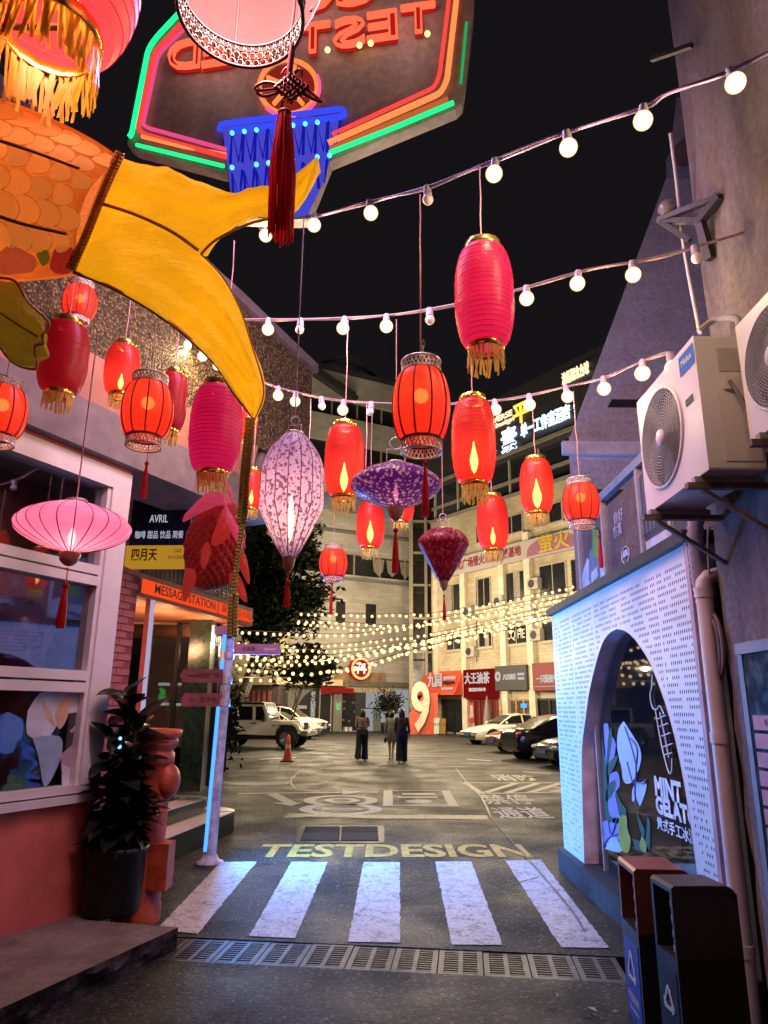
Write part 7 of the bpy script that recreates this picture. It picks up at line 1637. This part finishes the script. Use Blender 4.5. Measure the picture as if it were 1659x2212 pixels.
def lace(prof_r, z0, z1, M, root, nm, n=30):
    mb = MB(); mb.tube([M @ V((prof_r * math.cos(k * PI / 16), prof_r * math.sin(k * PI / 16), z0)) for k in range(32)], .006, 5, closed=True); mb.tube([M @ V((prof_r * math.cos(k * PI / 16), prof_r * math.sin(k * PI / 16), z1)) for k in range(32)], .006, 5, closed=True)
    for k in range(n):
        for s in (-1, 1):
            a, b = 2 * PI * k / n, 2 * PI * (k + 1.5 * s) / n; mb.tube([M @ V((prof_r * math.cos(a), prof_r * math.sin(a), z0)), M @ V((prof_r * math.cos((a + b) / 2), prof_r * math.sin((a + b) / 2), (z0 + z1) / 2)), M @ V((prof_r * math.cos(b), prof_r * math.sin(b), z1))], .0035, 4, cap=False)
    return mb.build(nm, SILV, root)
def palace_lantern(cx_, y0, y1, wpx, label, lit=True, cordy=None, dia=.28, tas=None, group='ribbed silk lanterns with metal rims', shell=None, chain=False):
    d = dia * F_ / wpx; c = atd(cx_, (y0 + y1) / 2, d); R = dia / 2; z1, z0 = z_at(c, y0 + 3), z_at(c, y1 - 3); h = z1 - z0
    root = thing('silk_lantern', label, 'lantern', (c.x, c.y, z0), group=group); M = Matrix.Translation(root.location); rc = R * .68
    N = 10; prof = [(rc + (R - rc) * math.sin(PI * i / 20) ** .6, h * i / 20) for i in range(21)]
    MB().lathe(prof, 40, M, wob=lambda a, z: 1 - .035 * abs(math.cos(N / 2 * a))).build('shell', shell or SILK, root)
    for k in range(N):
        a = (k + .5) * 2 * PI / N + PI / N * 0; a = PI / N * (2 * k) + PI / N * 0; mb = MB(); mb.tube([M @ V(((r + .002) * math.cos(a) * .966, (r + .002) * math.sin(a) * .966, z)) for r, z in prof], .0045, 5); mb.build('rib', RIBR, root)
    lace(rc * .98, h + .004, h + h * .17, M, root, 'top_rim'); lace(rc * .98, -.004, -h * .17, M, root, 'bottom_rim')
    mb = MB(); mb.tube([M @ V((rc * .98 * math.cos(k * PI / 16), rc * .98 * math.sin(k * PI / 16), -.002)) for k in range(32)], .008, 5, closed=True); mb.build('ring', RIBR, root)
    if lit:
        MB().sphere(root.location + V((0, -.0, h * .66)), R * .26, 12).build('bulb', em('silk_bulb', (1, .5, .16), 14), root)
        lamp(root.location + V((0, 0, h * .6)), (1, .6, .28), 3.0, R * .3, parent=root)
    if cordy is not None: hang(root, V((c.x, c.y, z0 + h * 1.17)), cordy)
    if chain:
        for k in range(4):
            p = V((c.x + .01, c.y, z0 + h * 1.2 + .03 * k)); MB().tube([p + V((.008 * math.cos(t * PI / 6) * (k % 2), .008 * math.cos(t * PI / 6) * (1 - k % 2), .02 * math.sin(t * PI / 6))) for t in range(12)], .0025, 4, closed=True).build('chain_link', STEEL, root)
    if tas: 
        q = V((c.x + tas[0] * R, c.y - R * .3, z0 - h * .17)); tassel(root, q, tas[1], tas[2], .017)
    return root
C = cyl_lantern
C(1046, 540, 748, 126, 'largest red paper lantern, hung from the nearest string light, with violet sheen', RED_TOP, False, 356, ratio=2, seed=3)
C(1023, 866, 1044, 94, 'red paper lantern with flame bulb directly under the largest one', RED_ON, True, 650, seed=4)
C(744, 922, 1072, 85, 'red paper lantern with a big flame glow, just past the white floral lantern', RED_ON, True, 690, seed=5)
C(1159, 994, 1108, 71, 'lit red paper lantern beside the ribbed one near the gable', RED_ON, True, 866, seed=6)
C(1064, 1074, 1188, 67, 'lit red paper lantern hanging lower, in front of the banner board', RED_ON, True, 866, seed=7)
C(800, 1084, 1184, 60, 'lit red paper lantern tucked below the purple saucer lantern', RED_ON, True, 872, seed=8)
C(866, 1080, 1128, 56, 'lit red paper lantern mostly hidden by the purple saucer lantern', RED_ON, True, 1000, seed=9)
C(466, 838, 1020, 110, 'crimson paper lantern, unlit, hanging under the yellow fish tail', RED_MAG, False, 700, seed=10)
C(137, 702, 848, 100, 'dark red unlit paper lantern below the small ribbed one', RED_OFF, False, 560, seed=11)
C(264, 748, 852, 73, 'lit red paper lantern in front of the pebble-dash, beside the dark unlit one', RED_ON, True, 560, dia=.24, seed=12)
C(372, 808, 930, 62, 'red paper lantern half hidden behind the violet glinting ribbed lantern', RED_OFF, False, 700, dia=.2, seed=13)
C(544, 1018, 1100, 47, 'small lit red paper lantern between the bead garland and white floral lantern', RED_ON, True, 880, dia=.2, seed=14)
C(534, 878, 948, 44, 'small lit red paper lantern peeping out behind the fish tail tip', RED_ON, True, 800, dia=.2, seed=15)
Pl = palace_lantern
Pl(910, 804, 955, 127, 'largest ribbed red silk lantern with lace rims, on a chain above the purple saucer', True, 420, tas=(.1, 1005, 1116), chain=True)
Pl(318, 830, 948, 110, 'ribbed red silk lantern with a violet glint and long pink tassel', True, 690, tas=(.3, 1005, 1076))
Pl(172, 620, 690, 72, 'small ribbed red silk lantern above the dark unlit paper lantern', True, 560, dia=.25)
Pl(2, 838, 945, 106, 'ribbed red silk lantern cut by the picture edge', True, 700, tas=(.15, 985, 1056))
Pl(720, 1186, 1248, 62, 'smallest ribbed red silk lantern, over the courtyard beside the dark tree', True, 1075, tas=(-.05, 1272, 1328))
Pl(1255, 1046, 1128, 80, 'ribbed red silk lantern in front of the gabled building with swinging tassel', True, 845, tas=(.75, 1160, 1226))
# ribbed saucer, tall floral, purple saucer and brocade teardrop
def rib_lantern(name, label, cx_, y0, y1, wpx, dia, prof_fn, shell, ribs, ribmat, cordy, base=None, tas=None, bulb=None, loop=False, cordmat=CORD_P):
    d = dia * F_ / wpx; c = atd(cx_, (y0 + y1) / 2, d); z1, z0 = z_at(c, y0), z_at(c, y1); h = z1 - z0; R = dia / 2
    root = thing(name, label, 'lantern', (c.x, c.y, z0)); M = Matrix.Translation(root.location); prof = [(R * prof_fn(i / 28), h * i / 28) for i in range(29)]
    MB().lathe(prof, 48, M, wob=lambda a, z: 1 - .02 * abs(math.sin(ribs / 2 * a))).build('shell', shell, root)
    for k in range(ribs):
        a = 2 * PI * k / ribs; MB().tube([M @ V(((r * .985 + .001) * math.cos(a), (r * .985 + .001) * math.sin(a), z)) for r, z in prof], .0026, 4).build('rib', ribmat, root)
    rt0, rb0 = prof[-1][0], prof[0][0]
    mb = MB(); mb.tube([M @ V((rt0 * math.cos(k * PI / 12), rt0 * math.sin(k * PI / 12), h)) for k in range(24)], .006, 5, closed=True); mb.build('top_ring', SILV, root)
    if base:
        zb = z_at(c, base); L = z0 - zb; MB().lathe([(rb0 * 1.05, .004), (rb0 * 1.1, -L * .15), (rb0 * .95, -L * .35), (rb0 * .98, -L * .5), (rb0 * .6, -L * .8), (.008, -L)], 20, M).build('base_cup', pm('turned_gold_cup', (.5, .32, .2), .45, .2), root)
        p = V((c.x, c.y, zb))
    else: p = V((c.x, c.y, z0))
    if tas: tassel(root, p, tas[0], tas[1], tas[2])
    if bulb: MB().lathe([(.002, h * .12), (.014, h * .2), (.02, h * .32), (.004, h * .5)], 10, M).build('flame_bulb', BULB_HOT, root); lamp(root.location + V((0, 0, h * .5)), (1, .55, .3), bulb, .05, parent=root)
    tp2 = V((c.x, c.y, z1))
    if loop:
        mb = MB(); s = dia * .1; mb.tube([tp2 + V((-s, 0, 0)), tp2 + V((-s, 0, s * 1.6)), tp2 + V((s, 0, s * 1.6)), tp2 + V((s, 0, 0))], .004, 5); mb.tube([tp2 + V((s * .7 * math.sin(t * PI / 8), 0, s * 2.3 + s * .7 * math.cos(t * PI / 8))) for t in range(16)], .0045, 5, closed=True); mb.build('hanging_loop', pm('lilac_wire', (.5, .42, .6), .4, .4), root); tp2 = tp2 + V((0, 0, s * 3))
    hang(root, tp2, cordy, cordmat); return root
disc = lambda t: .30 + .70 * max(0, math.sin(PI * (t * .92 + .04))) ** .75 if t > .1 else .20 + 1.2 * t + .0
sau = lambda t: max(.17, math.sin(PI * min(1, max(0, t))) ** .8 * (1.0)) * (1 if 0 < t < 1 else 1)
rib_lantern('saucer_lantern', 'flat pink silk saucer lantern with fine ribs and a red tassel by the window', 158, 1082, 1196, 242, .5, sau, PNKP, 22, pm('plum_rib', (.3, .06, .16), .6), 720, base=1224, tas=(1270, 1357, .02), bulb=6)
tall = lambda t: (.18 + .80 * min(1, (t / .38)) ** .85 if t < .38 else (1.0 if t < .62 else .30 + .70 * max(0, 1 - ((t - .62) / .38) ** 2.2)))
rib_lantern('floral_lantern', 'tall white lantern with purple flower print and tapering foot, hung by a ring', 630, 938, 1205, 139, .3, lambda t: tall(t), WFL, 16, pm('bamboo_rib', (.34, .16, .1), .6), 470, base=1236, tas=(1262, 1311, .016), bulb=2.4, loop=True, cordmat=pm('lilac_cord', (.45, .36, .7), .5))
rib_lantern('saucer_lantern', 'purple floral saucer lantern with tiny flame and long pink tassel', 855, 1000, 1098, 197, .56, sau, PURP, 18, pm('plum_rib', (.3, .06, .16)), 690, base=1126, tas=(1150, 1238, .022), bulb=1.2, loop=True)
tear = lambda t: .16 + .84 * (t / .70) ** .9 if t < .70 else .2 + .8 * max(0, 1 - ((t - .70) / .30) ** 2) ** .6
rib_lantern('teardrop_lantern', 'crimson brocade teardrop lantern with gold foot and thin tassel', 958, 1142, 1256, 112, .36, tear, CRIM, 12, RIBR, 870, base=1276, tas=(1290, 1340, .012), loop=True)
# the two very near lanterns at the top
d = 1.42; c = atd(110, 62, d); root = thing('giant_lantern', 'huge red lantern with a gold fringed rim, cut by the top corner of the picture', 'lantern', (c.x, c.y, c.z)); M = Matrix.Translation(root.location); rc, R = .094, .158
h = .34; MB().lathe([(rc + (R - rc) * math.sin(PI * min(1, .06 + i / 20)) ** .6, h * i / 20) for i in range(21)], 44, M).build('shell', BIGR, root)
for k in range(1, 12): z = h * k / 12; r = rc + (R - rc) * math.sin(PI * min(1, .06 + z / h)) ** .6 + .0006; MB().tube([M @ V((r * math.cos(q * PI / 24), r * math.sin(q * PI / 24), z)) for q in range(48)], .0012, 4, closed=True).build('hoop', RIBR, root)
MB().lathe([(rc, .006), (rc * 1.04, 0), (rc * 1.05, -.028), (rc, -.03), (rc * .97, -.02)], 36, M, wob=lambda a, z: 1 + .015 * math.sin(20 * a)).build('rim', GOLD, root)
fringe(M, rc * 1.02, -.028, .115, 70, paper('bright_gold_fringe', (.9, .62, .06), .04, rough=.4), root, 4, .1); fringe(M, rc * .98, -.02, .11, 60, MAT['bright_gold_fringe'], root, 9, .05)
MB().box(root.location + V((0, 0, .004)), (rc * 1.9, .012, .006)).build('cross_wire', CABLE_D, root); hang(root, root.location + V((0, 0, h)), -400)
MB().sphere(root.location + V((0, 0, h * .55)), .03, 12).build('bulb', em('big_bulb', (1, .6, .4), 5), root); lamp(root.location + V((0, 0, .12)), (1, .42, .3), 14, .06, parent=root)
d = 1.22; c = atd(520, 30, d); root = thing('giant_lantern', 'huge pale rose lantern with a silver lace rim seen from below, at the top edge', 'lantern', (c.x, c.y, c.z)); M = Matrix.Translation(root.location); rc, R = .106, .15
h = .3; zr = .05
MB().lathe([(rc + (R - rc) * math.sin(PI * min(1, .06 + i / 20)) ** .6, zr + h * i / 20) for i in range(21)], 44, M).build('shell', BIGP, root)
for k in range(8):
    a = k * PI / 4 + .3; MB().tube([M @ V(((rc + (R - rc) * math.sin(PI * min(1, .06 + i / 10)) ** .6 - .003) * math.cos(a), (rc + (R - rc) * math.sin(PI * min(1, .06 + i / 10)) ** .6 - .003) * math.sin(a), zr + h * i / 10)) for i in range(11)], .0022, 5).build('rib', RIBR, root)
mb = MB()
for z, q in ((0, .0035), (zr, .003)): mb.tube([M @ V((rc * math.cos(k * PI / 24), rc * math.sin(k * PI / 24), z)) for k in range(48)], q, 6, closed=True)
mb.build('rim_ring', CABLE_D, root); lmb = MB(); rr = random.Random(3)
for k in range(46):
    for j in range(3):
        a = 2 * PI * (k + .5 * (j % 2)) / 46; z = zr * (j + .5) / 3; p = M @ V((rc * math.cos(a), rc * math.sin(a), z)); t = V((-math.sin(a), math.cos(a), 0)); lmb.tube([p + t * .0062 * math.cos(q * PI / 3) + Z * .0078 * math.sin(q * PI / 3) for q in range(6)], .0016, 4, closed=True)
lmb.build('lace_rim', pm('dark_lace', (.1, .075, .06), .4, .5, var=.5, scale=60), root)
MB().bar(root.location + V((-rc, 0, zr)), root.location + V((rc, 0, zr)), .004, .003).build('cross_wire', CABLE_D, root); MB().sphere(root.location + V((0, 0, zr + .2)), .03, 12).build('bulb', em('rose_bulb', (1, .75, .6), 2), root); lamp(root.location + V((0, 0, zr + .12)), (1, .62, .6), 34, .06, parent=root); hang(root, root.location + V((0, 0, zr + h)), -500)
# knot and tassel under it
k0 = atd(622, 128, 1.25); kr = thing('chinese_knot', 'dark red knotted cord ornament with a long red tassel before the neon sign', 'tassel ornament', k0); KM = pm('deep_red_cord', (.45, .02, .03), .5, var=.3, scale=40); u = V((1, 0, 0)); kc = atd(624, 190, 1.25); sc = 1.25 / F_
g2 = lambda x, y, o=0.0: atd(x, y, 1.25) + V((0, -o, 0))
mb = MB(); mb.tube([g2(632, 100), g2(626, 150), g2(624, 175)], .006, 6); rr = random.Random(5)
for i in range(6):
    for s in (0, 1):
        a0_ = -28 + 11 * i; p = [(a0_, -30), (a0_, 30)] if s else [(-30, a0_), (30, a0_)]
        P = []
        for q in range(9):
            t = q / 8; x, y = p[0][0] + (p[1][0] - p[0][0]) * t, p[0][1] + (p[1][1] - p[0][1]) * t; X, Y_ = (x - y) * .62, (x + y) * .52; P.append(g2(624 + X + 6, 190 + Y_, .004 * math.cos(q * PI + s * PI)))
        mb.tube(P, .0032, 5)
for (pts) in ([(598, 182), (572, 178), (552, 188), (560, 195), (598, 192)], [(602, 200), (572, 208), (556, 200), (560, 190)], [(650, 200), (672, 212), (694, 220), (690, 215), (660, 190)], [(610, 160), (618, 148), (628, 156)], [(636, 158), (650, 150), (652, 168)], [(612, 218), (608, 236), (622, 240)]): mb.tube(smooth_path([g2(*q) for q in pts], 5), .003, 5)
mb.build('knot', KM, kr)
mb = MB(); P = g2(616, 240); rr = random.Random(8)
for k in range(58):
    a = rr.uniform(0, 6.28); q = rr.uniform(.55, 1); ex, ey = math.cos(a) * q, math.sin(a) * q; l = rr.uniform(500, 517)
    w2 = lambda yv: 11 + 20 * min(1, max(0, (yv - 240) / 130)) ** .7
    pts = [g2(616 + ex * w2(yv) * (.8 if yv < 260 else 1) - (yv - 240) * .035 + rr.uniform(-1.2, 1.2), yv, ey * w2(yv) * sc) for yv in (240, 262, 300, 370, 440, l)]; mb.tube(pts, .0017, 4, cap=False)
mb.build('tassel', paper('bright_tassel_silk', (1, .05, .07), .05, rough=.4), kr)
for z in (246, 264): MB().tube([g2(615 + 12 * math.cos(k * PI / 8), z, 12 * sc * math.sin(k * PI / 8)) for k in range(16)], .003, 5, closed=True).build('binding', KM, kr)
# ================================================================== FISH LANTERNS
YD = 1.62
KOI = thing('koi_lantern', 'big orange fish shaped cloth lantern with yellow tail fins, cut by the picture edge', 'fish lantern', atd(100, 470, YD))
fq = lambda x, y, o=0.0: atd(x, y, YD) - _f * o
def koi_cloth(name, col, glow, gc):
    return paper(name, col, .05, glow, gc, rough=.5, crease=.6)  # glow is added emission, also on fins that hold no lamp
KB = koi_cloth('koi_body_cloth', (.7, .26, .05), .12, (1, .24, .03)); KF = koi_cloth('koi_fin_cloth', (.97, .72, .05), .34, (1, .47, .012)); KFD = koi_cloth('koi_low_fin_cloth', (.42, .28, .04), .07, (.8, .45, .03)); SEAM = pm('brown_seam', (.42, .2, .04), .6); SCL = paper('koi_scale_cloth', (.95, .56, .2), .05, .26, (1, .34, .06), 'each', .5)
topc = smooth_path([V((x, y, 0)) for x, y in ((-330, 150), (-180, 168), (0, 212), (110, 255), (200, 300), (268, 346))], 8); botc = smooth_path([V((x, y, 0)) for x, y in ((-360, 560), (-200, 610), (0, 606), (80, 600), (130, 594), (165, 590))], 8)
TB, BB = resample(topc, 40), resample(botc, 40)
def bodyp(i, t, k=0.0):
    """point on the near skin of the body: i along (0..1), t across (0 top .. 1 bottom)"""
    f_ = i * 39; a = int(min(38, f_)); e = f_ - a; T_, B_ = TB[a].lerp(TB[a + 1], e), BB[a].lerp(BB[a + 1], e); p = T_.lerp(B_, t); hw = (B_ - T_).length / 2 * YD / F_
    return fq(p.x, p.y, hw * .62 * math.sin(PI * t) + k)
rows = [[bodyp(i / 39, .5 - .5 * math.cos(PI * t / 16)) for t in range(17)] for i in range(40)]
mb = MB(); mb.grid(rows); br_ = [[fq(*px(bodyp(i / 39, .5 - .5 * math.cos(PI * t / 16)))[:2], -.62 * (bodyp(i / 39, .5 - .5 * math.cos(PI * t / 16)) - fq(*px(bodyp(i / 39, .5))[:2])).length * 0 - .14 * math.sin(PI * t / 16)) for t in range(17)] for i in range(40)]; mb.grid(br_)
mb.build('body', KB, KOI)
# overlapping scales, each its own piece of cloth with a dark edge
sm_me = MB(); rs_ = 1.0
pts = [V((math.cos(a) * 1.0, math.sin(a) * .92, .0)) for a in [(-PI / 2 + PI * k / 12) for k in range(13)]] + [V((-.55, .85, -.05)), V((-.75, 0, -.06)), V((-.55, -.85, -.05))]
cen = V((.1, 0, .16)); sm_me.add([cen] + pts, [(0, k + 1, (k + 1) % len(pts) + 1) for k in range(len(pts))], 0, True); scm = sm_me.mesh('scale', SCL)
ed = MB(); ed.tube([p + V((0, 0, .012)) for p in pts[:13]], .02, 4); ed.v = ed.v; edm = ed.mesh('scale_edge', SEAM)
for ci in range(8):
    for ti in range(7):
        i = .965 - ci * .075 - (.0375 if ti % 2 else 0); t = (ti + .75) / 7.2
        if i < .40 or t > .87: continue
        p = bodyp(i, t, .004); dx = bodyp(min(1, i + .02), t) - bodyp(i - .02, t); dy = bodyp(i, max(0, t - .03)) - bodyp(i, min(1, t + .03)); x = dx.normalized(); y = (dy - x * dy.dot(x)).normalized(); z = x.cross(y)
        if z.dot(_f) > 0: y = -y; z = x.cross(y)
        R = Matrix((x, y, z)).transposed(); s = .5 * (bodyp(i, min(1, t + 1 / 7.2)) - bodyp(i, t)).length * 1.1
        for nm, me in (('scale', scm), ('scale_edge', edm)):
            o = inst(nm, me, KOI, p - KOI.location + z * (.0012 * (ti % 3)), R.to_euler(), (s, s, s * .5))
# painted flowers low on the body
PEO = koi_cloth('peony_print', (.5, .08, .06), .12, (1, .07, .04)); LFP = koi_cloth('leaf_print', (.2, .25, .06), .08, (.5, .5, .06))  # prints glow to make up for missing front light
def patch(pix, mat, nm='flower_print', o=.008):
    P = []
    for x, y in pix:
        base_ = min(((bodyp(i / 39, t / 20) ,) for i in range(14, 40) for t in range(12, 21)), key=lambda q: (px(q[0])[0] - x) ** 2 + (px(q[0])[1] - y) ** 2)[0]; P.append(atd(x, y, (px(base_)[2]) - o))
    P = smooth_path(P + P[:1], 4)[:-1]; mb = MB(); c = sum(P, V((0, 0, 0))) / len(P); mb.add([c] + P, [(0, k + 1, (k + 1) % len(P) + 1) for k in range(len(P))]); mb.build(nm, mat, KOI)
patch([(110, 560), (120, 535), (140, 530), (160, 540), (165, 570), (150, 590), (125, 592), (108, 580)], PEO); patch([(0, 545), (20, 530), (50, 540), (78, 560), (72, 585), (40, 592), (0, 590)], koi_cloth('pale_peony', (.6, .2, .1), .16, (1, .2, .08))); patch([(78, 548), (100, 540), (108, 560), (92, 575)], LFP)
# seam with beads, dark piping
def koi_line(pix, r, nm='seam', o=.01, mat=SEAM): MB().tube(smooth_path([fq(x, y, o) for x, y in pix], 6), r, 6).build(nm, mat, KOI)
koi_line([(270, 345), (232, 430), (196, 520), (165, 592)], .011, o=.03); bdm = MB().sphere((0, 0, 0), .0038, 8).mesh('bead', pm('bronze_bead', (.5, .22, .08), .3, .6))
for side in (0, 8):
    for p in resample(smooth_path([fq(x + side * 1.6, y + side * .6, .042) for x, y in ((268, 350), (232, 430), (196, 520), (165, 588))], 6), 34): inst('bead', bdm, KOI, p - KOI.location)
def fin(A, B, mat, nm, wave=.012, th=.004, nA=34, nB=18, bend=.0):
    a = resample(smooth_path([V((x, y, 0)) for x, y in A], 6), nA); b = resample(smooth_path([V((x, y, 0)) for x, y in B], 6), nA); rows = []
    for i in range(nA):
        r = []
        for k in range(nB):
            p = a[i].lerp(b[i], k / (nB - 1)); t = i / (nA - 1); puff = math.sin(PI * k / (nB - 1)) * .02 * (1 - t) + wave * math.sin(t * 7 + k * .9) * t + .030 * noise.noise(V((p.x * .012 + p.y * .01, p.y * .004, 4))) + .014 * math.sin(8.5 * k / nB + 3 * noise.noise(V((p.x * .006, p.y * .006, 8)))) * (.25 + t) + .010 * noise.noise(V((p.x * .05, p.y * .015, 2))) + bend * t * t
            r.append(fq(p.x, p.y, puff + .012))
        rows.append(r)
    mb = MB(); mb.grid(rows); mb.grid([[q + _f * .012 for q in r] for r in rows]); return mb.build(nm, mat, KOI)
fin([(268, 346), (340, 365), (420, 390), (500, 410), (590, 404), (650, 380), (690, 357)], [(222, 452), (300, 478), (380, 515), (437, 553), (470, 522), (540, 488), (620, 476), (655, 440), (690, 357)], KF, 'tail_fin', .02)
fin([(222, 452), (300, 478), (380, 515), (437, 553), (482, 600), (520, 668), (545, 745), (568, 820), (570, 862), (552, 906)], [(165, 592), (255, 630), (370, 700), (465, 785), (508, 850), (552, 906)], KF, 'tail_fin', .02)
koi_line([(224, 452), (300, 476), (380, 513), (437, 553)], .004, 'piping', .036); koi_line([(165, 592), (255, 630), (370, 700), (465, 785), (508, 850), (552, 906)], .0045, 'piping', .015)
koi_line([(-60, 330), (0, 355), (130, 395), (232, 432)], .004, 'wire', .15); koi_line([(-60, 478), (0, 490), (90, 520), (186, 542)], .004, 'wire', .10)
koi_line([(437, 553), (482, 600), (520, 668), (545, 745), (568, 820), (570, 862), (552, 906)], .002, 'piping', .012); koi_line([(437, 553), (470, 522), (540, 488), (620, 470)], .003, 'piping', .012)
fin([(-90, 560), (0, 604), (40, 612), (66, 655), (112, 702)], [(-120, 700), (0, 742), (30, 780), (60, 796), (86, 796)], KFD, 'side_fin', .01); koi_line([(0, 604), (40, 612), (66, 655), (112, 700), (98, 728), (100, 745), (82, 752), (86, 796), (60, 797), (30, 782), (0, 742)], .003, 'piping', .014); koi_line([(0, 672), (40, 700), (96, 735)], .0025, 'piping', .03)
lamp(fq(-60, 400, -.0), (1, .5, .12), 3.0, .1, parent=KOI); hang(KOI, fq(60, 225), -300, CABLE_D)
# second fish: crimson scales, pink mouth and fins
YD2 = 3.9; RF = thing('red_fish_lantern', 'crimson scaled fish shaped lantern hanging head up in front of the shop awning', 'fish lantern', atd(465, 1180, YD2)); f2 = lambda x, y, o=0.0: atd(x, y, YD2) - _f * o
RFB = koi_cloth('red_fish_cloth', (.55, .07, .06), .05, (1, .05, .04)); RFF = koi_cloth('red_fish_fin', (.75, .14, .08), .14, (1, .09, .08)); RFP = koi_cloth('pink_fish_cloth', (.85, .2, .32), .18, (1, .12, .28))  # no lamp in this fish; the cloth's glow is added emission
A = resample(smooth_path([V((x, y, 0)) for x, y in ((470, 1078), (428, 1112), (402, 1160), (400, 1215), (415, 1260), (440, 1272))], 6), 26); B_ = resample(smooth_path([V((x, y, 0)) for x, y in ((500, 1078), (520, 1110), (528, 1160), (520, 1215), (495, 1258), (462, 1274))], 6), 26)
def rfp(i, t, k=0): 
    a = int(min(24, i * 25)); e = i * 25 - a; T_, Bq = A[a].lerp(A[a + 1], e), B_[a].lerp(B_[a + 1], e); p = T_.lerp(Bq, t); return f2(p.x, p.y, .11 * math.sin(PI * t) * math.sin(PI * min(1, .12 + i * .85)) ** .6 + k)
mb = MB(); mb.grid([[rfp(i / 25, .5 - .5 * math.cos(PI * t / 14)) for t in range(15)] for i in range(26)]); mb.grid([[rfp(i / 25, .5 - .5 * math.cos(PI * t / 14), -.20 * math.sin(PI * t / 14)) for t in range(15)] for i in range(26)]); mb.build('body', RFB, RF)
sc2 = MB(); sc2.sphere((0, 0, 0), 1, 10, 0, (1, .72, .3)); s2m = sc2.mesh('scale', pm('crimson_scale', (.68, .10, .08), .4, var=.35, scale=8))
for ci in range(15):
    for ti in range(9):
        i, t = .22 + ci * .051, (ti + .5 + (.5 if ci % 2 else 0)) / 9.6
        if t > .97: continue
        p = rfp(min(1, i), .5 - .5 * math.cos(PI * t), .001); x = (rfp(min(1, i + .03), t) - rfp(max(0, i - .03), t)).normalized(); dy = rfp(i, min(1, t + .05)) - rfp(i, max(0, t - .05)); y = (dy - x * dy.dot(x)).normalized(); z = x.cross(y); R = Matrix((x, y, z)).transposed(); inst('scale', s2m, RF, p - RF.location, R.to_euler(), (.0215, .0215, .0215))
def fin2(pix, mat, nm, o=0.0, bul=.03):
    P = smooth_path([f2(x, y, o) for x, y in pix + pix[:1]], 4); c = sum(P, V((0, 0, 0))) / len(P); mb = MB()
    for s in (-1, .4): mb.grid([[p.lerp(c, q) + _f * (s * bul * (1 - (1 - q) ** 2) + .006 * math.sin(p.x * 90 + q * 5) * (1 if q < 1 else 0)) for p in P] for q in (0, .3, .6, .85, .999)])
    mb.build(nm, mat, RF)
fin2([(405, 1112), (430, 1085), (455, 1066), (478, 1064), (500, 1078), (505, 1090), (470, 1096), (432, 1112), (402, 1128)], RFP, 'mouth', .06, .05)
fin2([(494, 1060), (500, 1092), (516, 1120), (536, 1160), (530, 1190), (520, 1150), (506, 1120), (486, 1168), (470, 1170), (488, 1110), (498, 1090)], RFP, 'head_fin', .12); fin2([(486, 1112), (506, 1106), (508, 1150), (482, 1176), (468, 1168)], RFF, 'gill_fin', .125)
fin2([(410, 1225), (428, 1228), (432, 1250), (418, 1282), (408, 1296), (402, 1270)], RFF, 'lower_fin', .08); fin2([(488, 1225), (512, 1232), (528, 1262), (535, 1300), (520, 1290), (500, 1262)], RFF, 'lower_fin', .02)
fin2([(520, 1180), (532, 1205), (540, 1250), (536, 1262), (524, 1240), (514, 1212)], RFF, 'tail_fin', .0); fin2([(448, 1180), (462, 1168), (468, 1190), (455, 1225), (446, 1215)], RFF, 'side_fin', .13)
mb = MB(); mb.tube(smooth_path([f2(478, 990), f2(484, 1030), f2(500, 1075)], 5), .012, 6); mb.build('ribbon', RFP, RF); hang(RF, f2(480, 1000), 850)
# gold bead garland
GB_ = thing('bead_garland', 'gold beaded garland hanging from the fish tail down past the red fish', 'bead garland', atd(540, 905, 1.75)); gm_ = pm('gold_bead', (1, .74, .16), .3, .1, var=.2)
bm1, bm2 = MB().sphere((0, 0, 0), .0066, 8).mesh('bead', gm_), MB().sphere((0, 0, 0), .0048, 8).mesh('bead', gm_)
path = resample(smooth_path([atd(x, y, 1.72) for x, y in ((541, 905), (536, 960), (530, 1020), (526, 1080), (522, 1140), (515, 1195), (508, 1250), (504, 1300), (502, 1350), (502, 1372))], 6), 62)
MB().tube(path, .0012, 4).build('thread', CABLE_D, GB_)
for k, p in enumerate(path):
    y = px(p)[1]; wdt = .0056 if (y < 1130 or y > 1285) else .0016; me = bm1 if wdt > .005 else bm2
    for s in (-1, 1): inst('bead', me, GB_, p + V((s * wdt, 0.004 * s, .002 * s)) - GB_.location)
# loose hanging cords between the strings
for (x, y0, y1, d, lb) in ((497, 520, 640, 4.6, 'pink cord hanging beside the fish tail'), (370, 872, 1168, 6.8, 'faint mauve cord before the tiled block, first from the pebble-dashed wall'), (668, 862, 950, 6.6, 'thin pink cord beside the white floral lantern'), (790, 868, 1010, 6.4, 'thin pink cord left hanging beside the purple saucer lantern')):
    if x == 370: continue
    a = atd(x, y1, d); b = V((a.x, a.y, z_at(a, y0))); tag(MB().tube([a, a.lerp(b, .5) + V((.006, 0, 0)), b], .004, 5).build('loose_cord', CORD_P), lb, 'cord')
# ================================================================== light given off by the lit fittings
lr = fm((0, 0, 0), (0, -1, 0), (0, 0, 1)).to_3x3()       # faces +x
for z, p in ((1.15, 250), (2.0, 270)):
    lamp(pp(z) + V((.075, -.02, 0)), (.06, .32, 1), p, kind='AREA', size=(.05, 1.0), rot=Matrix.Rotation(R_(8), 3, 'Z') @ lr, name='led_tube_light')
